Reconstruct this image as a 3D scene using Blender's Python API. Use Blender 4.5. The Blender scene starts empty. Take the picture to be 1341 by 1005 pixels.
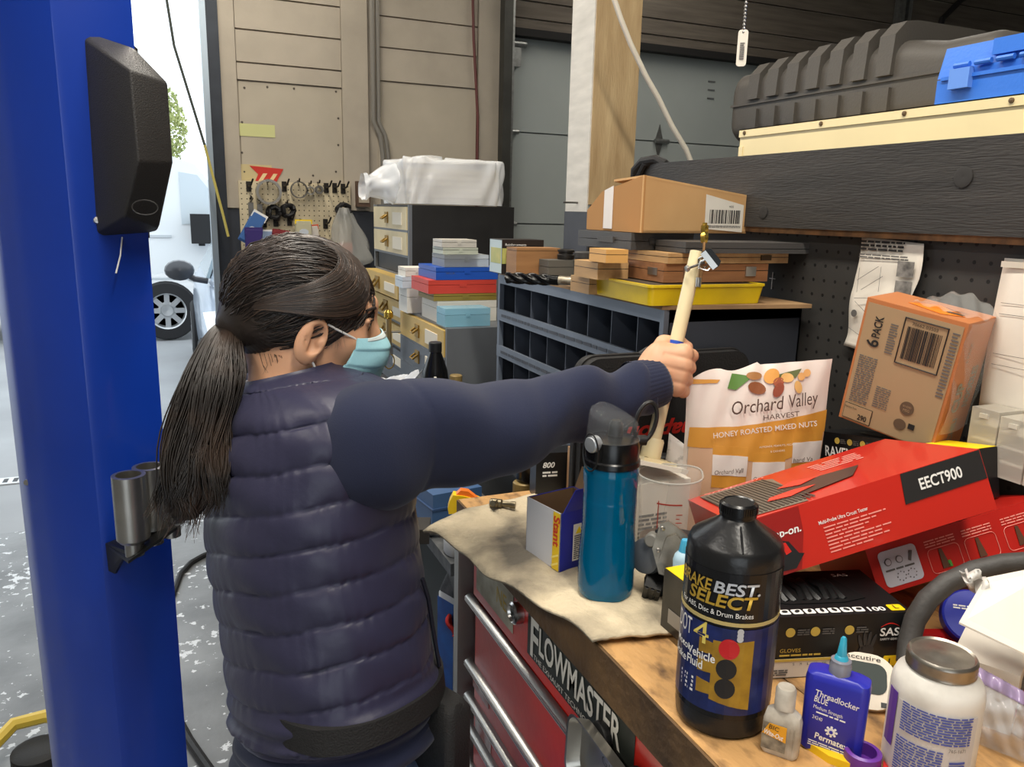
import bpy, bmesh, math, random
import numpy as np
from mathutils import Vector, Matrix, Euler
random.seed(7)
PI = math.pi
scene = bpy.context.scene
COL = scene.collection

# ------------------------------------------------------------------ camera
CAM_H = 1.6
YAW, PITCH, ROLL, FPX = math.radians(23.3), math.radians(12.35), math.radians(1.38), 1030.0
fw = Vector((math.sin(YAW) * math.cos(PITCH), math.cos(YAW) * math.cos(PITCH), -math.sin(PITCH)))
r0 = Vector((math.cos(YAW), -math.sin(YAW), 0)); u0 = r0.cross(fw)
rt = r0 * math.cos(ROLL) + u0 * math.sin(ROLL); up = u0 * math.cos(ROLL) - r0 * math.sin(ROLL)
CAM = Vector((0, 0, CAM_H))
cd = bpy.data.cameras.new('camera'); cam = bpy.data.objects.new('camera', cd); COL.objects.link(cam)
cd.sensor_fit = 'HORIZONTAL'; cd.sensor_width = 36.0; cd.lens = FPX * 36.0 / 1341.0; cd.clip_start = 0.02; cd.clip_end = 200
cam.matrix_world = Matrix(((rt.x, up.x, -fw.x, CAM.x), (rt.y, up.y, -fw.y, CAM.y), (rt.z, up.z, -fw.z, CAM.z), (0, 0, 0, 1)))
scene.camera = cam

# ------------------------------------------------------------------ world, exposure
w = bpy.data.worlds.new('overcast_sky'); scene.world = w; w.use_nodes = True
bg = w.node_tree.nodes['Background']; bg.inputs[0].default_value = (0.86, 0.94, 1.0, 1); bg.inputs[1].default_value = 2.6
vs = scene.view_settings
vs.view_transform = 'Standard'; vs.look = 'None'; vs.gamma = 1; vs.use_curve_mapping = False; vs.exposure = 0.0
LAMPS = [  # ceiling fluorescents: x, y, z, length, direction, power, colour
    (0.35, 0.25, 3.1, 2.4, 'y', 62, (1.0, 0.94, 0.84)),
    (0.2, 3.0, 3.35, 2.4, 'y', 40, (1.0, 0.93, 0.82)),
    (-1.6, 0.3, 3.35, 2.4, 'y', 40, (1.0, 0.95, 0.88)),
    (2.6, 2.9, 3.35, 2.4, 'y', 14, (1.0, 0.95, 0.88)),
]

# ------------------------------------------------------------------ pixel -> world
def ray(x, y): return fw + rt * ((x - 670.5) / FPX) - up * ((y - 502.5) / FPX)
def onz(x, y, z): d = ray(x, y); return CAM + d * ((z - CAM_H) / d.z)
def onx(x, y, X): d = ray(x, y); return CAM + d * (X / d.x)
def ony(x, y, Y): d = ray(x, y); return CAM + d * (Y / d.y)
def dep(x, y, t): return CAM + ray(x, y) * t

# ------------------------------------------------------------------ materials
def lin(c):
    return tuple((v / 255 / 12.92 if v / 255 <= 0.04045 else ((v / 255 + 0.055) / 1.055) ** 2.4) for v in c[:3])
MATS = {}
def mat(name, c, rough=0.55, metal=0.0, var=0.0, vscale=8.0, c2=None, bump=0.0, bscale=60.0, trans=0.0, ior=1.45, alpha=1.0, emit=0.0, coat=0.0, thr=None, stretch=None, sheen=0.0, spec=0.5):
    """procedural material: base colour c (sRGB 0-255), noise-mixed with c2; optional fine relief"""
    if name in MATS: return MATS[name]
    m = bpy.data.materials.new(name); m.use_nodes = True; MATS[name] = m
    nt = m.node_tree; b = nt.nodes['Principled BSDF']
    b.inputs['Roughness'].default_value = rough; b.inputs['Metallic'].default_value = metal
    b.inputs['Transmission Weight'].default_value = trans; b.inputs['IOR'].default_value = ior
    b.inputs['Alpha'].default_value = alpha; b.inputs['Coat Weight'].default_value = coat
    b.inputs['Specular IOR Level'].default_value = spec
    b.inputs['Sheen Weight'].default_value = sheen
    col = (*lin(c), 1); b.inputs['Base Color'].default_value = col
    m.diffuse_color = col
    tc = None
    def coords():
        nonlocal tc
        if tc is None:
            t = nt.nodes.new('ShaderNodeTexCoord'); tc = t.outputs['Object']
            if stretch:
                mp = nt.nodes.new('ShaderNodeMapping'); mp.inputs['Scale'].default_value = stretch
                nt.links.new(tc, mp.inputs[0]); tc = mp.outputs[0]
        return tc
    if var > 0 or c2:
        n = nt.nodes.new('ShaderNodeTexNoise'); n.inputs['Scale'].default_value = vscale; n.inputs['Detail'].default_value = 6
        nt.links.new(coords(), n.inputs['Vector'])
        r = nt.nodes.new('ShaderNodeValToRGB')
        lo, hi = thr if thr else (0.3, 0.7)
        r.color_ramp.elements[0].position = lo; r.color_ramp.elements[1].position = hi
        if c2: ca, cb = lin(c), lin(c2)
        else:
            ca = tuple(min(1, v * (1 + var)) for v in lin(c)); cb = tuple(v * (1 - var) for v in lin(c))
        r.color_ramp.elements[0].color = (*ca, 1); r.color_ramp.elements[1].color = (*cb, 1)
        nt.links.new(n.outputs['Fac'], r.inputs[0]); nt.links.new(r.outputs[0], b.inputs['Base Color'])
    if bump > 0:
        n2 = nt.nodes.new('ShaderNodeTexNoise'); n2.inputs['Scale'].default_value = bscale; n2.inputs['Detail'].default_value = 4
        nt.links.new(coords(), n2.inputs['Vector'])
        bp = nt.nodes.new('ShaderNodeBump'); bp.inputs['Strength'].default_value = bump; bp.inputs['Distance'].default_value = 0.01
        nt.links.new(n2.outputs['Fac'], bp.inputs['Height']); nt.links.new(bp.outputs[0], b.inputs['Normal'])
    if emit > 0:
        b.inputs['Emission Color'].default_value = col; b.inputs['Emission Strength'].default_value = emit
    return m

# ------------------------------------------------------------------ mesh building
def T(x=0, y=0, z=0): return Matrix.Translation((x, y, z))
def RX(a): return Matrix.Rotation(math.radians(a), 4, 'X')
def RY(a): return Matrix.Rotation(math.radians(a), 4, 'Y')
def RZ(a): return Matrix.Rotation(math.radians(a), 4, 'Z')
def frame(o, x, y, z): return Matrix(((x[0], y[0], z[0], o[0]), (x[1], y[1], z[1], o[1]), (x[2], y[2], z[2], o[2]), (0, 0, 0, 1)))
def basis_to(a, b):
    """matrix taking the local z axis from point a towards b"""
    a, b = Vector(a), Vector(b); z = (b - a).normalized()
    x = Vector((1, 0, 0)) if abs(z.x) < 0.9 else Vector((0, 1, 0))
    y = z.cross(x).normalized(); x = y.cross(z)
    return frame(a, x, y, z)

class B:
    def __init__(self): self.bm = bmesh.new()
    def _add(self, vs, fs, M=None):
        if M is not None: vs = [M @ Vector(v) for v in vs]
        bv = [self.bm.verts.new(v) for v in vs]
        for f in fs:
            try: self.bm.faces.new([bv[i] for i in f])
            except ValueError: pass
        return bv
    def box(self, a, b, M=None):
        x0, y0, z0 = a; x1, y1, z1 = b
        vs = [(x0, y0, z0), (x1, y0, z0), (x1, y1, z0), (x0, y1, z0), (x0, y0, z1), (x1, y0, z1), (x1, y1, z1), (x0, y1, z1)]
        self._add(vs, [(3, 2, 1, 0), (4, 5, 6, 7), (0, 1, 5, 4), (1, 2, 6, 5), (2, 3, 7, 6), (3, 0, 4, 7)], M); return self
    def hexa(self, vs, M=None):
        self._add(vs, [(3, 2, 1, 0), (4, 5, 6, 7), (0, 1, 5, 4), (1, 2, 6, 5), (2, 3, 7, 6), (3, 0, 4, 7)], M); return self
    def prism(self, poly, z0, z1, M=None):
        n = len(poly); vs = [(p[0], p[1], z0) for p in poly] + [(p[0], p[1], z1) for p in poly]
        fs = [tuple(range(n - 1, -1, -1)), tuple(range(n, 2 * n))] + [(i, (i + 1) % n, n + (i + 1) % n, n + i) for i in range(n)]
        self._add(vs, fs, M); return self
    def lathe(self, prof, seg=24, M=None, caps=True, sx=1.0, sy=1.0):
        vs = []; fs = []
        for r, z in prof:
            for i in range(seg):
                a = 2 * PI * i / seg; vs.append((r * math.cos(a) * sx, r * math.sin(a) * sy, z))
        for k in range(len(prof) - 1):
            for i in range(seg):
                j = (i + 1) % seg
                fs.append((k * seg + i, k * seg + j, (k + 1) * seg + j, (k + 1) * seg + i))
        if caps:
            if prof[0][0] > 1e-6: fs.append(tuple(range(seg - 1, -1, -1)))
            if prof[-1][0] > 1e-6: fs.append(tuple((len(prof) - 1) * seg + i for i in range(seg)))
        self._add(vs, fs, M); return self
    def cyl(self, a, b, r, r2=None, seg=16, caps=True):
        a, b = Vector(a), Vector(b); L = (b - a).length
        return self.lathe([(r, 0), (r if r2 is None else r2, L)], seg, basis_to(a, b), caps)
    def tube(self, pts, r, seg=8, closed=False, caps=True, flat=1.0):
        pts = [Vector(p) for p in pts]; n = len(pts)
        rs = r if isinstance(r, (list, tuple)) else [r] * n
        tang = []
        for i in range(n):
            if closed: t = pts[(i + 1) % n] - pts[i - 1]
            else: t = pts[min(i + 1, n - 1)] - pts[max(i - 1, 0)]
            tang.append(t.normalized() if t.length > 1e-9 else Vector((0, 0, 1)))
        nx = Vector((0, 0, 1)) if abs(tang[0].z) < 0.9 else Vector((1, 0, 0))
        vs = []
        for i in range(n):
            t = tang[i]; nx = (nx - t * nx.dot(t)); nx = nx.normalized() if nx.length > 1e-6 else t.orthogonal().normalized()
            ny = t.cross(nx)
            for k in range(seg):
                a = 2 * PI * k / seg; vs.append(pts[i] + (nx * math.cos(a) * flat + ny * math.sin(a)) * rs[i])
        fs = []
        for i in range(n if closed else n - 1):
            j = (i + 1) % n
            for k in range(seg):
                l = (k + 1) % seg; fs.append((i * seg + k, i * seg + l, j * seg + l, j * seg + k))
        if caps and not closed:
            fs.append(tuple(range(seg - 1, -1, -1))); fs.append(tuple((n - 1) * seg + k for k in range(seg)))
        self._add(vs, fs); return self
    def loft(self, rings, closed=True, caps=True):
        n = len(rings[0]); vs = [v for r in rings for v in r]; fs = []
        for i in range(len(rings) - 1):
            for k in range(n if closed else n - 1):
                l = (k + 1) % n; fs.append((i * n + k, i * n + l, (i + 1) * n + l, (i + 1) * n + k))
        if caps and closed:
            fs.append(tuple(range(n - 1, -1, -1))); fs.append(tuple((len(rings) - 1) * n + k for k in range(n)))
        self._add(vs, fs); return self
    def grid(self, f, nu, nv, thick=0.0, M=None):
        """sheet f(u,v) with u,v in 0..1, given a thickness along its normals"""
        P = [[Vector(f(i / nu, j / nv)) for j in range(nv + 1)] for i in range(nu + 1)]
        vs = [P[i][j] for i in range(nu + 1) for j in range(nv + 1)]
        q = lambda i, j: i * (nv + 1) + j
        fs = [(q(i, j), q(i + 1, j), q(i + 1, j + 1), q(i, j + 1)) for i in range(nu) for j in range(nv)]
        if thick:
            N = []
            for i in range(nu + 1):
                for j in range(nv + 1):
                    a = P[min(i + 1, nu)][j] - P[max(i - 1, 0)][j]; c = P[i][min(j + 1, nv)] - P[i][max(j - 1, 0)]
                    nn = a.cross(c); N.append(nn.normalized() if nn.length > 1e-12 else Vector((0, 0, 1)))
            o = len(vs); vs = vs + [v - n * thick for v, n in zip(vs, N)]
            fs += [tuple(reversed([o + k for k in f])) for f in fs[:nu * nv]]
            rim = [q(i, 0) for i in range(nu)] + [q(nu, j) for j in range(nv)] + [q(i, nv) for i in range(nu, 0, -1)] + [q(0, j) for j in range(nv, 0, -1)]
            for a, b in zip(rim, rim[1:] + rim[:1]): fs.append((b, a, o + a, o + b))
        self._add(vs, fs, M); return self
    def done(self, name, m=None, parent=None, bevel=0.0, seg=2, smooth=None, M=None, label=None, cat=None, group=None, kind=None):
        bm = self.bm
        if bevel > 0:
            es = [e for e in bm.edges if len(e.link_faces) == 2 and e.calc_face_angle(0) > 0.5]
            bmesh.ops.bevel(bm, geom=es, offset=bevel, segments=seg, profile=0.5, affect='EDGES', clamp_overlap=True)
        bmesh.ops.recalc_face_normals(bm, faces=bm.faces)
        me = bpy.data.meshes.new(name); bm.to_mesh(me); bm.free()
        return link(name, me, m, parent, smooth, M, label, cat, group, kind, bevel > 0)

def link(name, me, m=None, parent=None, smooth=None, M=None, label=None, cat=None, group=None, kind=None, auto=False):
    o = bpy.data.objects.new(name, me); COL.objects.link(o)
    if m is not None: me.materials.append(m)
    if parent is not None: o.parent = parent
    if M is not None: o.matrix_basis = M
    if smooth or (smooth is None):
        ang = 0.6 if smooth is None else (3.2 if smooth is True else smooth)
        me.shade_smooth() if hasattr(me, 'shade_smooth') else None
        try: me.set_sharp_from_angle(angle=ang)
        except Exception: pass
    tag(o, label, cat, group, kind)
    return o
def tag(o, label=None, cat=None, group=None, kind=None):
    if label: o['label'] = label
    if cat: o['category'] = cat
    if group: o['group'] = group
    if kind: o['kind'] = kind
    return o
def thing(name, label, cat, loc=(0, 0, 0), rot=(0, 0, 0), group=None, M=None):
    o = bpy.data.objects.new(name, None); COL.objects.link(o); o.empty_display_size = 0.05
    o.matrix_basis = M if M is not None else (Matrix.Translation(Vector(loc)) @ Euler([math.radians(a) for a in rot]).to_matrix().to_4x4())
    return tag(o, label, cat, group)
def copy_tree(o, parent=None):
    c = o.copy(); COL.objects.link(c); c.parent = parent
    for ch in list(o.children): copy_tree(ch, c)
    return c

# faces of a box local frame (0..w, 0..d, 0..h): matrices whose x,y run along the face and z points out
EPS = 0.0006
def FRONT(w, d, h): return frame((0, -EPS, 0), (1, 0, 0), (0, 0, 1), (0, -1, 0))
def TOP(w, d, h): return frame((0, 0, h + EPS), (1, 0, 0), (0, 1, 0), (0, 0, 1))
def RIGHT(w, d, h): return frame((w + EPS, 0, 0), (0, 1, 0), (0, 0, 1), (1, 0, 0))
def LEFT(w, d, h): return frame((-EPS, d, 0), (0, -1, 0), (0, 0, 1), (-1, 0, 0))

def rect(x0, y0, x1, y1): return [(x0, y0), (x1, y0), (x1, y1), (x0, y1)]
def oval(cx, cy, rx, ry, n=20, a=0):
    ca, sa = math.cos(math.radians(a)), math.sin(math.radians(a)); out = []
    for i in range(n):
        t = 2 * PI * i / n; x, y = rx * math.cos(t), ry * math.sin(t); out.append((cx + x * ca - y * sa, cy + x * sa + y * ca))
    return out
def rrect(x0, y0, x1, y1, r, n=5):
    out = []
    for cx, cy, a0 in ((x1 - r, y1 - r, 0), (x0 + r, y1 - r, 90), (x0 + r, y0 + r, 180), (x1 - r, y0 + r, 270)):
        for i in range(n + 1):
            a = math.radians(a0 + 90 * i / n); out.append((cx + r * math.cos(a), cy + r * math.sin(a)))
    return out
def rel(parent, M):
    """face frames are given in the thing's space: re-express them under a part that has a frame of its own"""
    return parent.matrix_basis.inverted() @ M @ T(0, 0, 0.0006) if parent is not None and parent.parent is not None else M
def decal(name, parent, polys, M, m, t=0.0004, lift=0.0, wrap=None):
    b = B()
    if polys and not isinstance(polys[0], list): polys = [polys]
    for p in polys: b.prism(p, lift, lift + t)
    if wrap:
        bmesh.ops.triangulate(b.bm, faces=b.bm.faces)
        for it in range(6):
            es = [e for e in b.bm.edges if abs(e.verts[0].co.x - e.verts[1].co.x) > wrap * 0.22]
            if not es: break
            bmesh.ops.subdivide_edges(b.bm, edges=es, cuts=1); bmesh.ops.triangulate(b.bm, faces=[f for f in b.bm.faces if len(f.verts) > 3])
        for v in b.bm.verts:
            a = v.co.x / wrap; r = wrap + v.co.z; v.co = Vector((r * math.sin(a), v.co.y, r * math.cos(a) - wrap))
    return b.done(name, m, parent, M=rel(parent, M), smooth=False)
def print_lines(name, parent, x0, y0, x1, y1, n, M, m, fill=0.55, seed=1, wrap=None, ragged=0.0, word=None, lift=0.0):
    """a block of illegible small print: n rows of word-sized bars"""
    rnd = random.Random(seed); ps = []; row = (y1 - y0) / n; wd = word or row * 3
    for k in range(n):
        yb = y1 - (k + 1) * row + row * (1 - fill) / 2; x = x0; end = x1 - (x1 - x0) * ragged * rnd.random()
        while x < end - wd * 0.2:
            l = min(wd * rnd.uniform(0.4, 1.5), end - x); ps.append(rect(x, yb, x + l, yb + row * fill)); x += l + row * 0.45
    return decal(name, parent, ps, M, m, 0.0002, lift, wrap)
def barcode(name, parent, x0, y0, x1, y1, M, m, seed=3, horiz=False, lift=0.0):
    rnd = random.Random(seed); ps = []; L = (x1 - x0) if not horiz else (y1 - y0); u = L / 70; p = 0
    while p < L - u:
        wd = u * rnd.choice((1, 1, 2, 3)); wd = min(wd, L - p)
        ps.append(rect(x0 + p, y0, x0 + p + wd, y1) if not horiz else rect(x0, y0 + p, x1, y0 + p + wd)); p += wd + u * rnd.choice((1, 1, 2))
    return decal(name, parent, ps, M, m, 0.0002, lift)
TEXTS = []
def text(parent, s, M, h, m, w=None, name='lettering', t=0.0003, align='LEFT', shear=0.0, bold=0.0, wrap=None, rot=0, at=(0, 0)):
    """flat lettering of cap height h, optionally fitted to width w; M: frame of the face"""
    cu = bpy.data.curves.new(name, 'FONT'); cu.body = s; cu.size = 1.0; cu.extrude = 0.0; cu.offset = bold; cu.shear = shear; cu.resolution_u = 3
    o = bpy.data.objects.new(name + '_src', cu); COL.objects.link(o)
    TEXTS.append((o, cu, parent, M if wrap else M @ T(at[0], at[1], 0) @ RZ(rot), h, w, m, name, t, align, wrap, at))
def flush_texts():
    dg = bpy.context.evaluated_depsgraph_get(); dg.update()
    for o, cu, parent, M, h, w, m, name, t, align, wrap, at in TEXTS:
        me = bpy.data.meshes.new_from_object(o.evaluated_get(dg)); me.name = name
        n = len(me.vertices)
        if n:
            co = np.empty(n * 3, np.float32); me.vertices.foreach_get('co', co); co = co.reshape(-1, 3)
            k = h / 0.7; co[:, :2] *= k; mn, mx = co[:, 0].min(), co[:, 0].max()
            sx = (w / (mx - mn)) if w and mx > mn else 1.0
            co[:, 0] = (co[:, 0] - mn) * sx
            if align == 'CENTER': co[:, 0] -= (mx - mn) * sx / 2
            co[:, 2] = t
            if wrap:
                co[:, 0] += at[0]; co[:, 1] += at[1]; a = co[:, 0] / wrap; r = wrap + t
                co[:, 2] = r * np.cos(a) - wrap; co[:, 0] = r * np.sin(a)
            me.vertices.foreach_set('co', co.ravel()); me.update()
        me.materials.clear()
        link(name, me, m, parent, False, rel(parent, M))
        bpy.data.objects.remove(o); bpy.data.curves.remove(cu)

# ------------------------------------------------------------------ common materials
M_BLACK = mat('black_plastic', (26, 26, 27), 0.45)
M_BLACKG = mat('black_gloss', (14, 14, 15), 0.25)
M_STEEL = mat('bright_steel', (190, 188, 184), 0.28, 1.0)
M_DSTEEL = mat('dull_steel', (120, 118, 114), 0.45, 1.0, var=0.2, vscale=30)
M_BRASS = mat('brass', (200, 160, 70), 0.3, 1.0)
M_WHITE = mat('white_paint', (225, 224, 220), 0.6)
M_PAPER = mat('white_paper', (225, 218, 205), 0.8, var=0.06, vscale=12)
M_INK = mat('black_ink', (30, 28, 27), 0.7)
M_GREYINK = mat('grey_ink', (95, 92, 90), 0.7)
M_WINK = mat('white_ink', (235, 233, 228), 0.5)
M_YELLOW = mat('yellow_print', (240, 205, 20), 0.45)
M_RED = mat('red_print', (205, 35, 25), 0.4)
M_RUBBER = mat('black_rubber', (28, 27, 27), 0.6, bump=0.15, bscale=200)
M_CLEAR = mat('clear_plastic', (235, 238, 238), 0.08, trans=1.0, ior=1.15)
M_HAZE = mat('frosted_plastic', (225, 228, 228), 0.35, trans=0.75, ior=1.3)
def dh(px, py, d):
    """point on the ray through the pixel, at the same horizontal distance that depth d means at image row 560"""
    a = ray(px, 560); c = ray(px, py); return CAM + c * (d * math.hypot(a.x, a.y) / math.hypot(c.x, c.y))
# ================================================================== SETTING
YB = 4.3                                    # back wall plane
def wx(px, py=100): return ony(px, py, YB).x
def wz(py, px=400): return ony(px, py, YB).z
ZB = 1.10                                   # workbench top
XP = 1.05                                   # black pegboard plane
m_floor = mat('stained_concrete', (128, 130, 131), 0.42, c2=(92, 93, 94), vscale=3.0, thr=(0.35, 0.68), bump=0.12, bscale=40)
def fleck_floor():
    nt = m_floor.node_tree; b = nt.nodes['Principled BSDF']; src = b.inputs['Base Color'].links[0].from_socket
    tc = nt.nodes.new('ShaderNodeTexCoord')
    n = nt.nodes.new('ShaderNodeTexNoise'); n.inputs['Scale'].default_value = 26; n.inputs['Detail'].default_value = 5; n.inputs['Roughness'].default_value = 0.6
    n2 = nt.nodes.new('ShaderNodeTexNoise'); n2.inputs['Scale'].default_value = 2.2
    nt.links.new(tc.outputs['Object'], n.inputs['Vector']); nt.links.new(tc.outputs['Object'], n2.inputs['Vector'])
    add = nt.nodes.new('ShaderNodeMath'); add.operation = 'MULTIPLY_ADD'; add.inputs[1].default_value = 0.45
    nt.links.new(n2.outputs['Fac'], add.inputs[0]); nt.links.new(n.outputs['Fac'], add.inputs[2])
    r = nt.nodes.new('ShaderNodeValToRGB'); r.color_ramp.elements[0].position = 0.835; r.color_ramp.elements[1].position = 0.855
    nt.links.new(add.outputs[0], r.inputs[0])
    mx = nt.nodes.new('ShaderNodeMix'); mx.data_type = 'RGBA'
    nt.links.new(r.outputs[0], mx.inputs['Factor']); nt.links.new(src, mx.inputs['A']); mx.inputs['B'].default_value = (0.62, 0.64, 0.66, 1)
    nt.links.new(mx.outputs['Result'], b.inputs['Base Color'])
fleck_floor()
m_beige = mat('beige_wall_paint', (172, 162, 146), 0.7, var=0.10, vscale=5, bump=0.05, bscale=30)
m_beige2 = mat('beige_panel_paint', (178, 168, 150), 0.7, var=0.08, vscale=4)
m_wains = mat('dark_wainscot', (44, 48, 56), 0.6, var=0.15)
m_dwood = mat('dark_weathered_boards', (98, 90, 80), 0.75, var=0.25, vscale=3, stretch=(1, 6, 14), bump=0.2)
m_door = mat('grey_garage_door', (168, 175, 172), 0.45, var=0.04, vscale=3)
m_jamb = mat('dark_steel_jamb', (52, 56, 62), 0.4, 0.6, var=0.2)
m_ground = mat('pale_yard_concrete', (150, 152, 154), 0.8, var=0.12, vscale=1.2)
m_ceil = mat('ceiling_boards', (150, 145, 136), 0.8, var=0.1)
m_gwall = mat('plain_wall', (150, 145, 136), 0.8, var=0.06)

B().box((-4.5, -4, -0.1), (6.2, YB - 0.02, 0)).done('floor', m_floor, kind='structure')
B().box((-30, YB - 0.02, -0.12), (30, 60, -0.01)).done('ground', m_ground, kind='structure')
B().box((-4.7, -4.2, 3.7), (6.4, YB + 0.2, 3.8)).done('ceiling', m_ceil, kind='structure')
B().box((-4.7, -4.2, 0), (-4.5, YB + 0.2, 3.7)).done('wall_left', m_gwall, kind='structure')
B().box((6.2, -4.2, 0), (6.4, YB + 0.2, 3.7)).done('wall_right', m_gwall, kind='structure')
b = B(); b.box((-4.5, -4.2, 2.9), (6.2, -4, 3.7)); b.box((-4.5, -4.2, 0), (-3.6, -4, 2.9)); b.box((-0.6, -4.2, 0), (6.2, -4, 2.9))
b.done('wall_front', m_gwall, kind='structure')
# back wall with the open bay on the left and the closed sectional door on the right
xj0, xj1 = wx(264), wx(288)
xt = wx(655)                                 # door track
XD0, XD1 = xt + 0.05, 5.0
zdoor = wz(40, 665)
b = B()
b.box((-4.5, YB, 0), (-3.4, YB + 0.18, 3.7)); b.box((-3.4, YB, 3.0), (xj0, YB + 0.18, 3.7))
b.box((xj1, YB, 0), (XD0, YB + 0.18, 3.7)); b.box((XD0, YB, zdoor), (XD1, YB + 0.18, 3.7)); b.box((XD1, YB, 0), (6.2, YB + 0.18, 3.7))
wall = b.done('wall_back', m_beige, kind='structure')
def wbox(name, px0, px1, z0, z1, t, m, bevel=0.003, X=False, parent=wall):
    x0, x1 = (px0, px1) if X else (wx(px0), wx(px1))
    return B().box((x0, YB - t, z0), (x1, YB + 0.004, z1)).done(name, m, parent, bevel=bevel)
# uprights
wbox('upright_board', 288, 309, 1.585, 3.69, 0.03, m_beige)
wbox('upright_board', 446.5, 480, 1.585, 3.69, 0.03, m_beige)
wbox('upright_board', 624, 653, 0, 3.69, 0.03, m_beige)
# horizontal planks, first bay, above the painted sheet
zs = [wz(y, 378) for y in (110.8, 87.6, 45.5, 2.5, -40, -84, -128)] + [3.69]
for z0, z1 in zip(zs, zs[1:]): wbox('plank', 310, 446, z0 + 0.004, z1 - 0.004, 0.018, m_beige)
wbox('wall_sheet', 311, 446, 1.585, zs[0] - 0.004, 0.012, m_beige2)
zs2 = [wz(y, 560) for y in (112, 69, 29, -12, -54, -96, -140)] + [3.69]
for z0, z1 in zip(zs2, zs2[1:]): wbox('plank', 494, 623, z0 + 0.004, z1 - 0.004, 0.018, m_beige)
wbox('wall_sheet', 494, 623, 1.585, zs2[0] - 0.004, 0.012, m_beige2)
for a, c in ((288, 494), (494, 623)): wbox('wainscot_panel', a, c, 0.0, 1.58, 0.02, m_wains)
# nail heads on the sheet
b = B()
for (px, py) in ((320, 115), (350, 114), (385, 116), (440, 120), (317, 160), (317, 200), (443, 155), (443, 190), (320, 225), (440, 225), (360, 230), (410, 230)):
    p = ony(px, py, YB - 0.012); b.lathe([(0.006, 0), (0.004, 0.003)], 8, frame(p, (1, 0, 0), (0, 0, 1), (0, -1, 0)))
b.done('nail_heads', mat('nail', (90, 84, 76), 0.5, 0.5), wall, kind='stuff')
# dark boards above the door
zd = [zdoor, wz(27, 700), wz(4, 700), wz(-40, 700), wz(-90, 700), 3.69]
for z0, z1 in zip(zd, zd[1:]): wbox('plank', XD0, 6.19, z0 + 0.005, z1 - 0.005, 0.02, m_dwood, X=True)
wbox('door_header', XD0, XD1, zdoor - 0.03, zdoor + 0.01, 0.06, mat('black_weatherstrip', (24, 23, 22), 0.8), X=True)
b = B().box((xj0 + 0.03, YB - 0.06, 0), (xj1, YB + 0.19, 3.0)); b.done('trim_1', m_jamb, kind='structure', bevel=0.004)
b = B().box((xj0, YB - 0.1, 0), (xj0 + 0.028, YB - 0.02, 3.0)); b.done('trim_2', mat('track_steel', (150, 162, 172), 0.35, 0.7), kind='structure', bevel=0.003)
# closed sectional garage door
b = B().box((XD0, YB + 0.06, 0), (XD1, YB + 0.1, zdoor)); door = b.done('door_1', m_door, kind='structure')
zsec = [0.0, wz(293, 665) - 1.04, wz(293, 665) - 0.52, wz(293, 665), wz(171.5, 665), zdoor - 0.005]
for z0, z1 in zip(zsec, zsec[1:]):
    B().box((XD0 + 0.005, YB + 0.03, z0 + 0.004), (XD1 - 0.005, YB + 0.07, z1 - 0.004)).done('door_section', m_door, door, bevel=0.006)
m_galv = mat('galvanised_steel', (150, 152, 150), 0.4, 0.85, var=0.2, vscale=40)
def hinge(x, z):
    h = B().prism([(-0.03, 0), (0, 0.10), (0.03, 0), (0, -0.10)], 0, 0.006, frame((x, YB + 0.03, z), (1, 0, 0), (0, 0, 1), (0, -1, 0)))
    h.cyl((x - 0.04, YB + 0.01, z), (x + 0.06, YB + 0.01, z), 0.014, seg=10)
    h.done('hinge', m_galv, door, bevel=0.001)
for z in zsec[1:-1]:
    hinge(wx(667, 175), z); hinge(ony(866, 183, YB).x, z); hinge(XD1 - 0.1, z)
p = ony(669, 70, YB)
b = B().box((p.x - 0.05, YB - 0.03, p.z - 0.07), (p.x + 0.05, YB + 0.03, p.z + 0.03)); b.cyl((p.x - 0.06, YB - 0.02, p.z + 0.05), (p.x + 0.08, YB - 0.02, p.z + 0.05), 0.02)
b.box((p.x - 0.05, YB, p.z - 0.10), (p.x + 0.02, YB + 0.02, p.z + 0.1)); b.done('roller_bracket', m_galv, door, bevel=0.004)
p = ony(931, 118, YB + 0.03)
b = B()
for dz in (-0.05, 0, 0.05): b.box((p.x - 0.025, YB + 0.024, p.z + dz - 0.004), (p.x + 0.025, YB + 0.032, p.z + dz + 0.004))
b.done('door_mark', mat('door_mark', (105, 108, 108)), door)
b = B().box((xt - 0.02, YB - 0.10, 0), (xt + 0.03, YB - 0.035, 3.0)); b.done('trim_3', mat('dark_track', (70, 70, 66), 0.5, 0.6, var=0.2), kind='structure', bevel=0.004)
b = B().box((xt + 0.03, YB - 0.08, 0), (xt + 0.05, YB - 0.04, 2.95)); b.done('trim_4', m_galv, kind='structure', bevel=0.003)
# electrical conduit with a bend
cx = wx(485)
pts = [(cx + 0.0, YB - 0.05, 3.69), (cx, YB - 0.05, wz(160, 485)), (cx + 0.035, YB - 0.05, wz(178, 490)), (cx + 0.05, YB - 0.05, wz(205, 494)), (cx + 0.05, YB - 0.05, 1.2)]
b = B().tube(pts, 0.013, 10); b.tube([(q[0] + 0.03, q[1] + 0.006, q[2]) for q in pts], 0.011, 10)
tag(b.done('conduit', mat('conduit_grey', (150, 146, 138), 0.4, 0.5)), 'pair of thin grey metal conduits running down the beige wall', 'conduit')
p0 = wx(612); p1 = wx(622, 180)
b = B().tube([(p0, YB - 0.04, 3.69), (p0, YB - 0.04, 3.0), (p0 + 0.02, YB - 0.04, 2.5), (p1, YB - 0.04, 2.1), (p1, YB - 0.04, 1.3)], 0.008, 8)
tag(b.done('cable', mat('maroon_cable', (92, 44, 40), 0.5)), 'thin maroon cable hanging down the beige boards beside the garage door', 'cable')
for i, (x0, x1, y0, y1) in enumerate([(0, 0, 0, 0)]): pass

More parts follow.
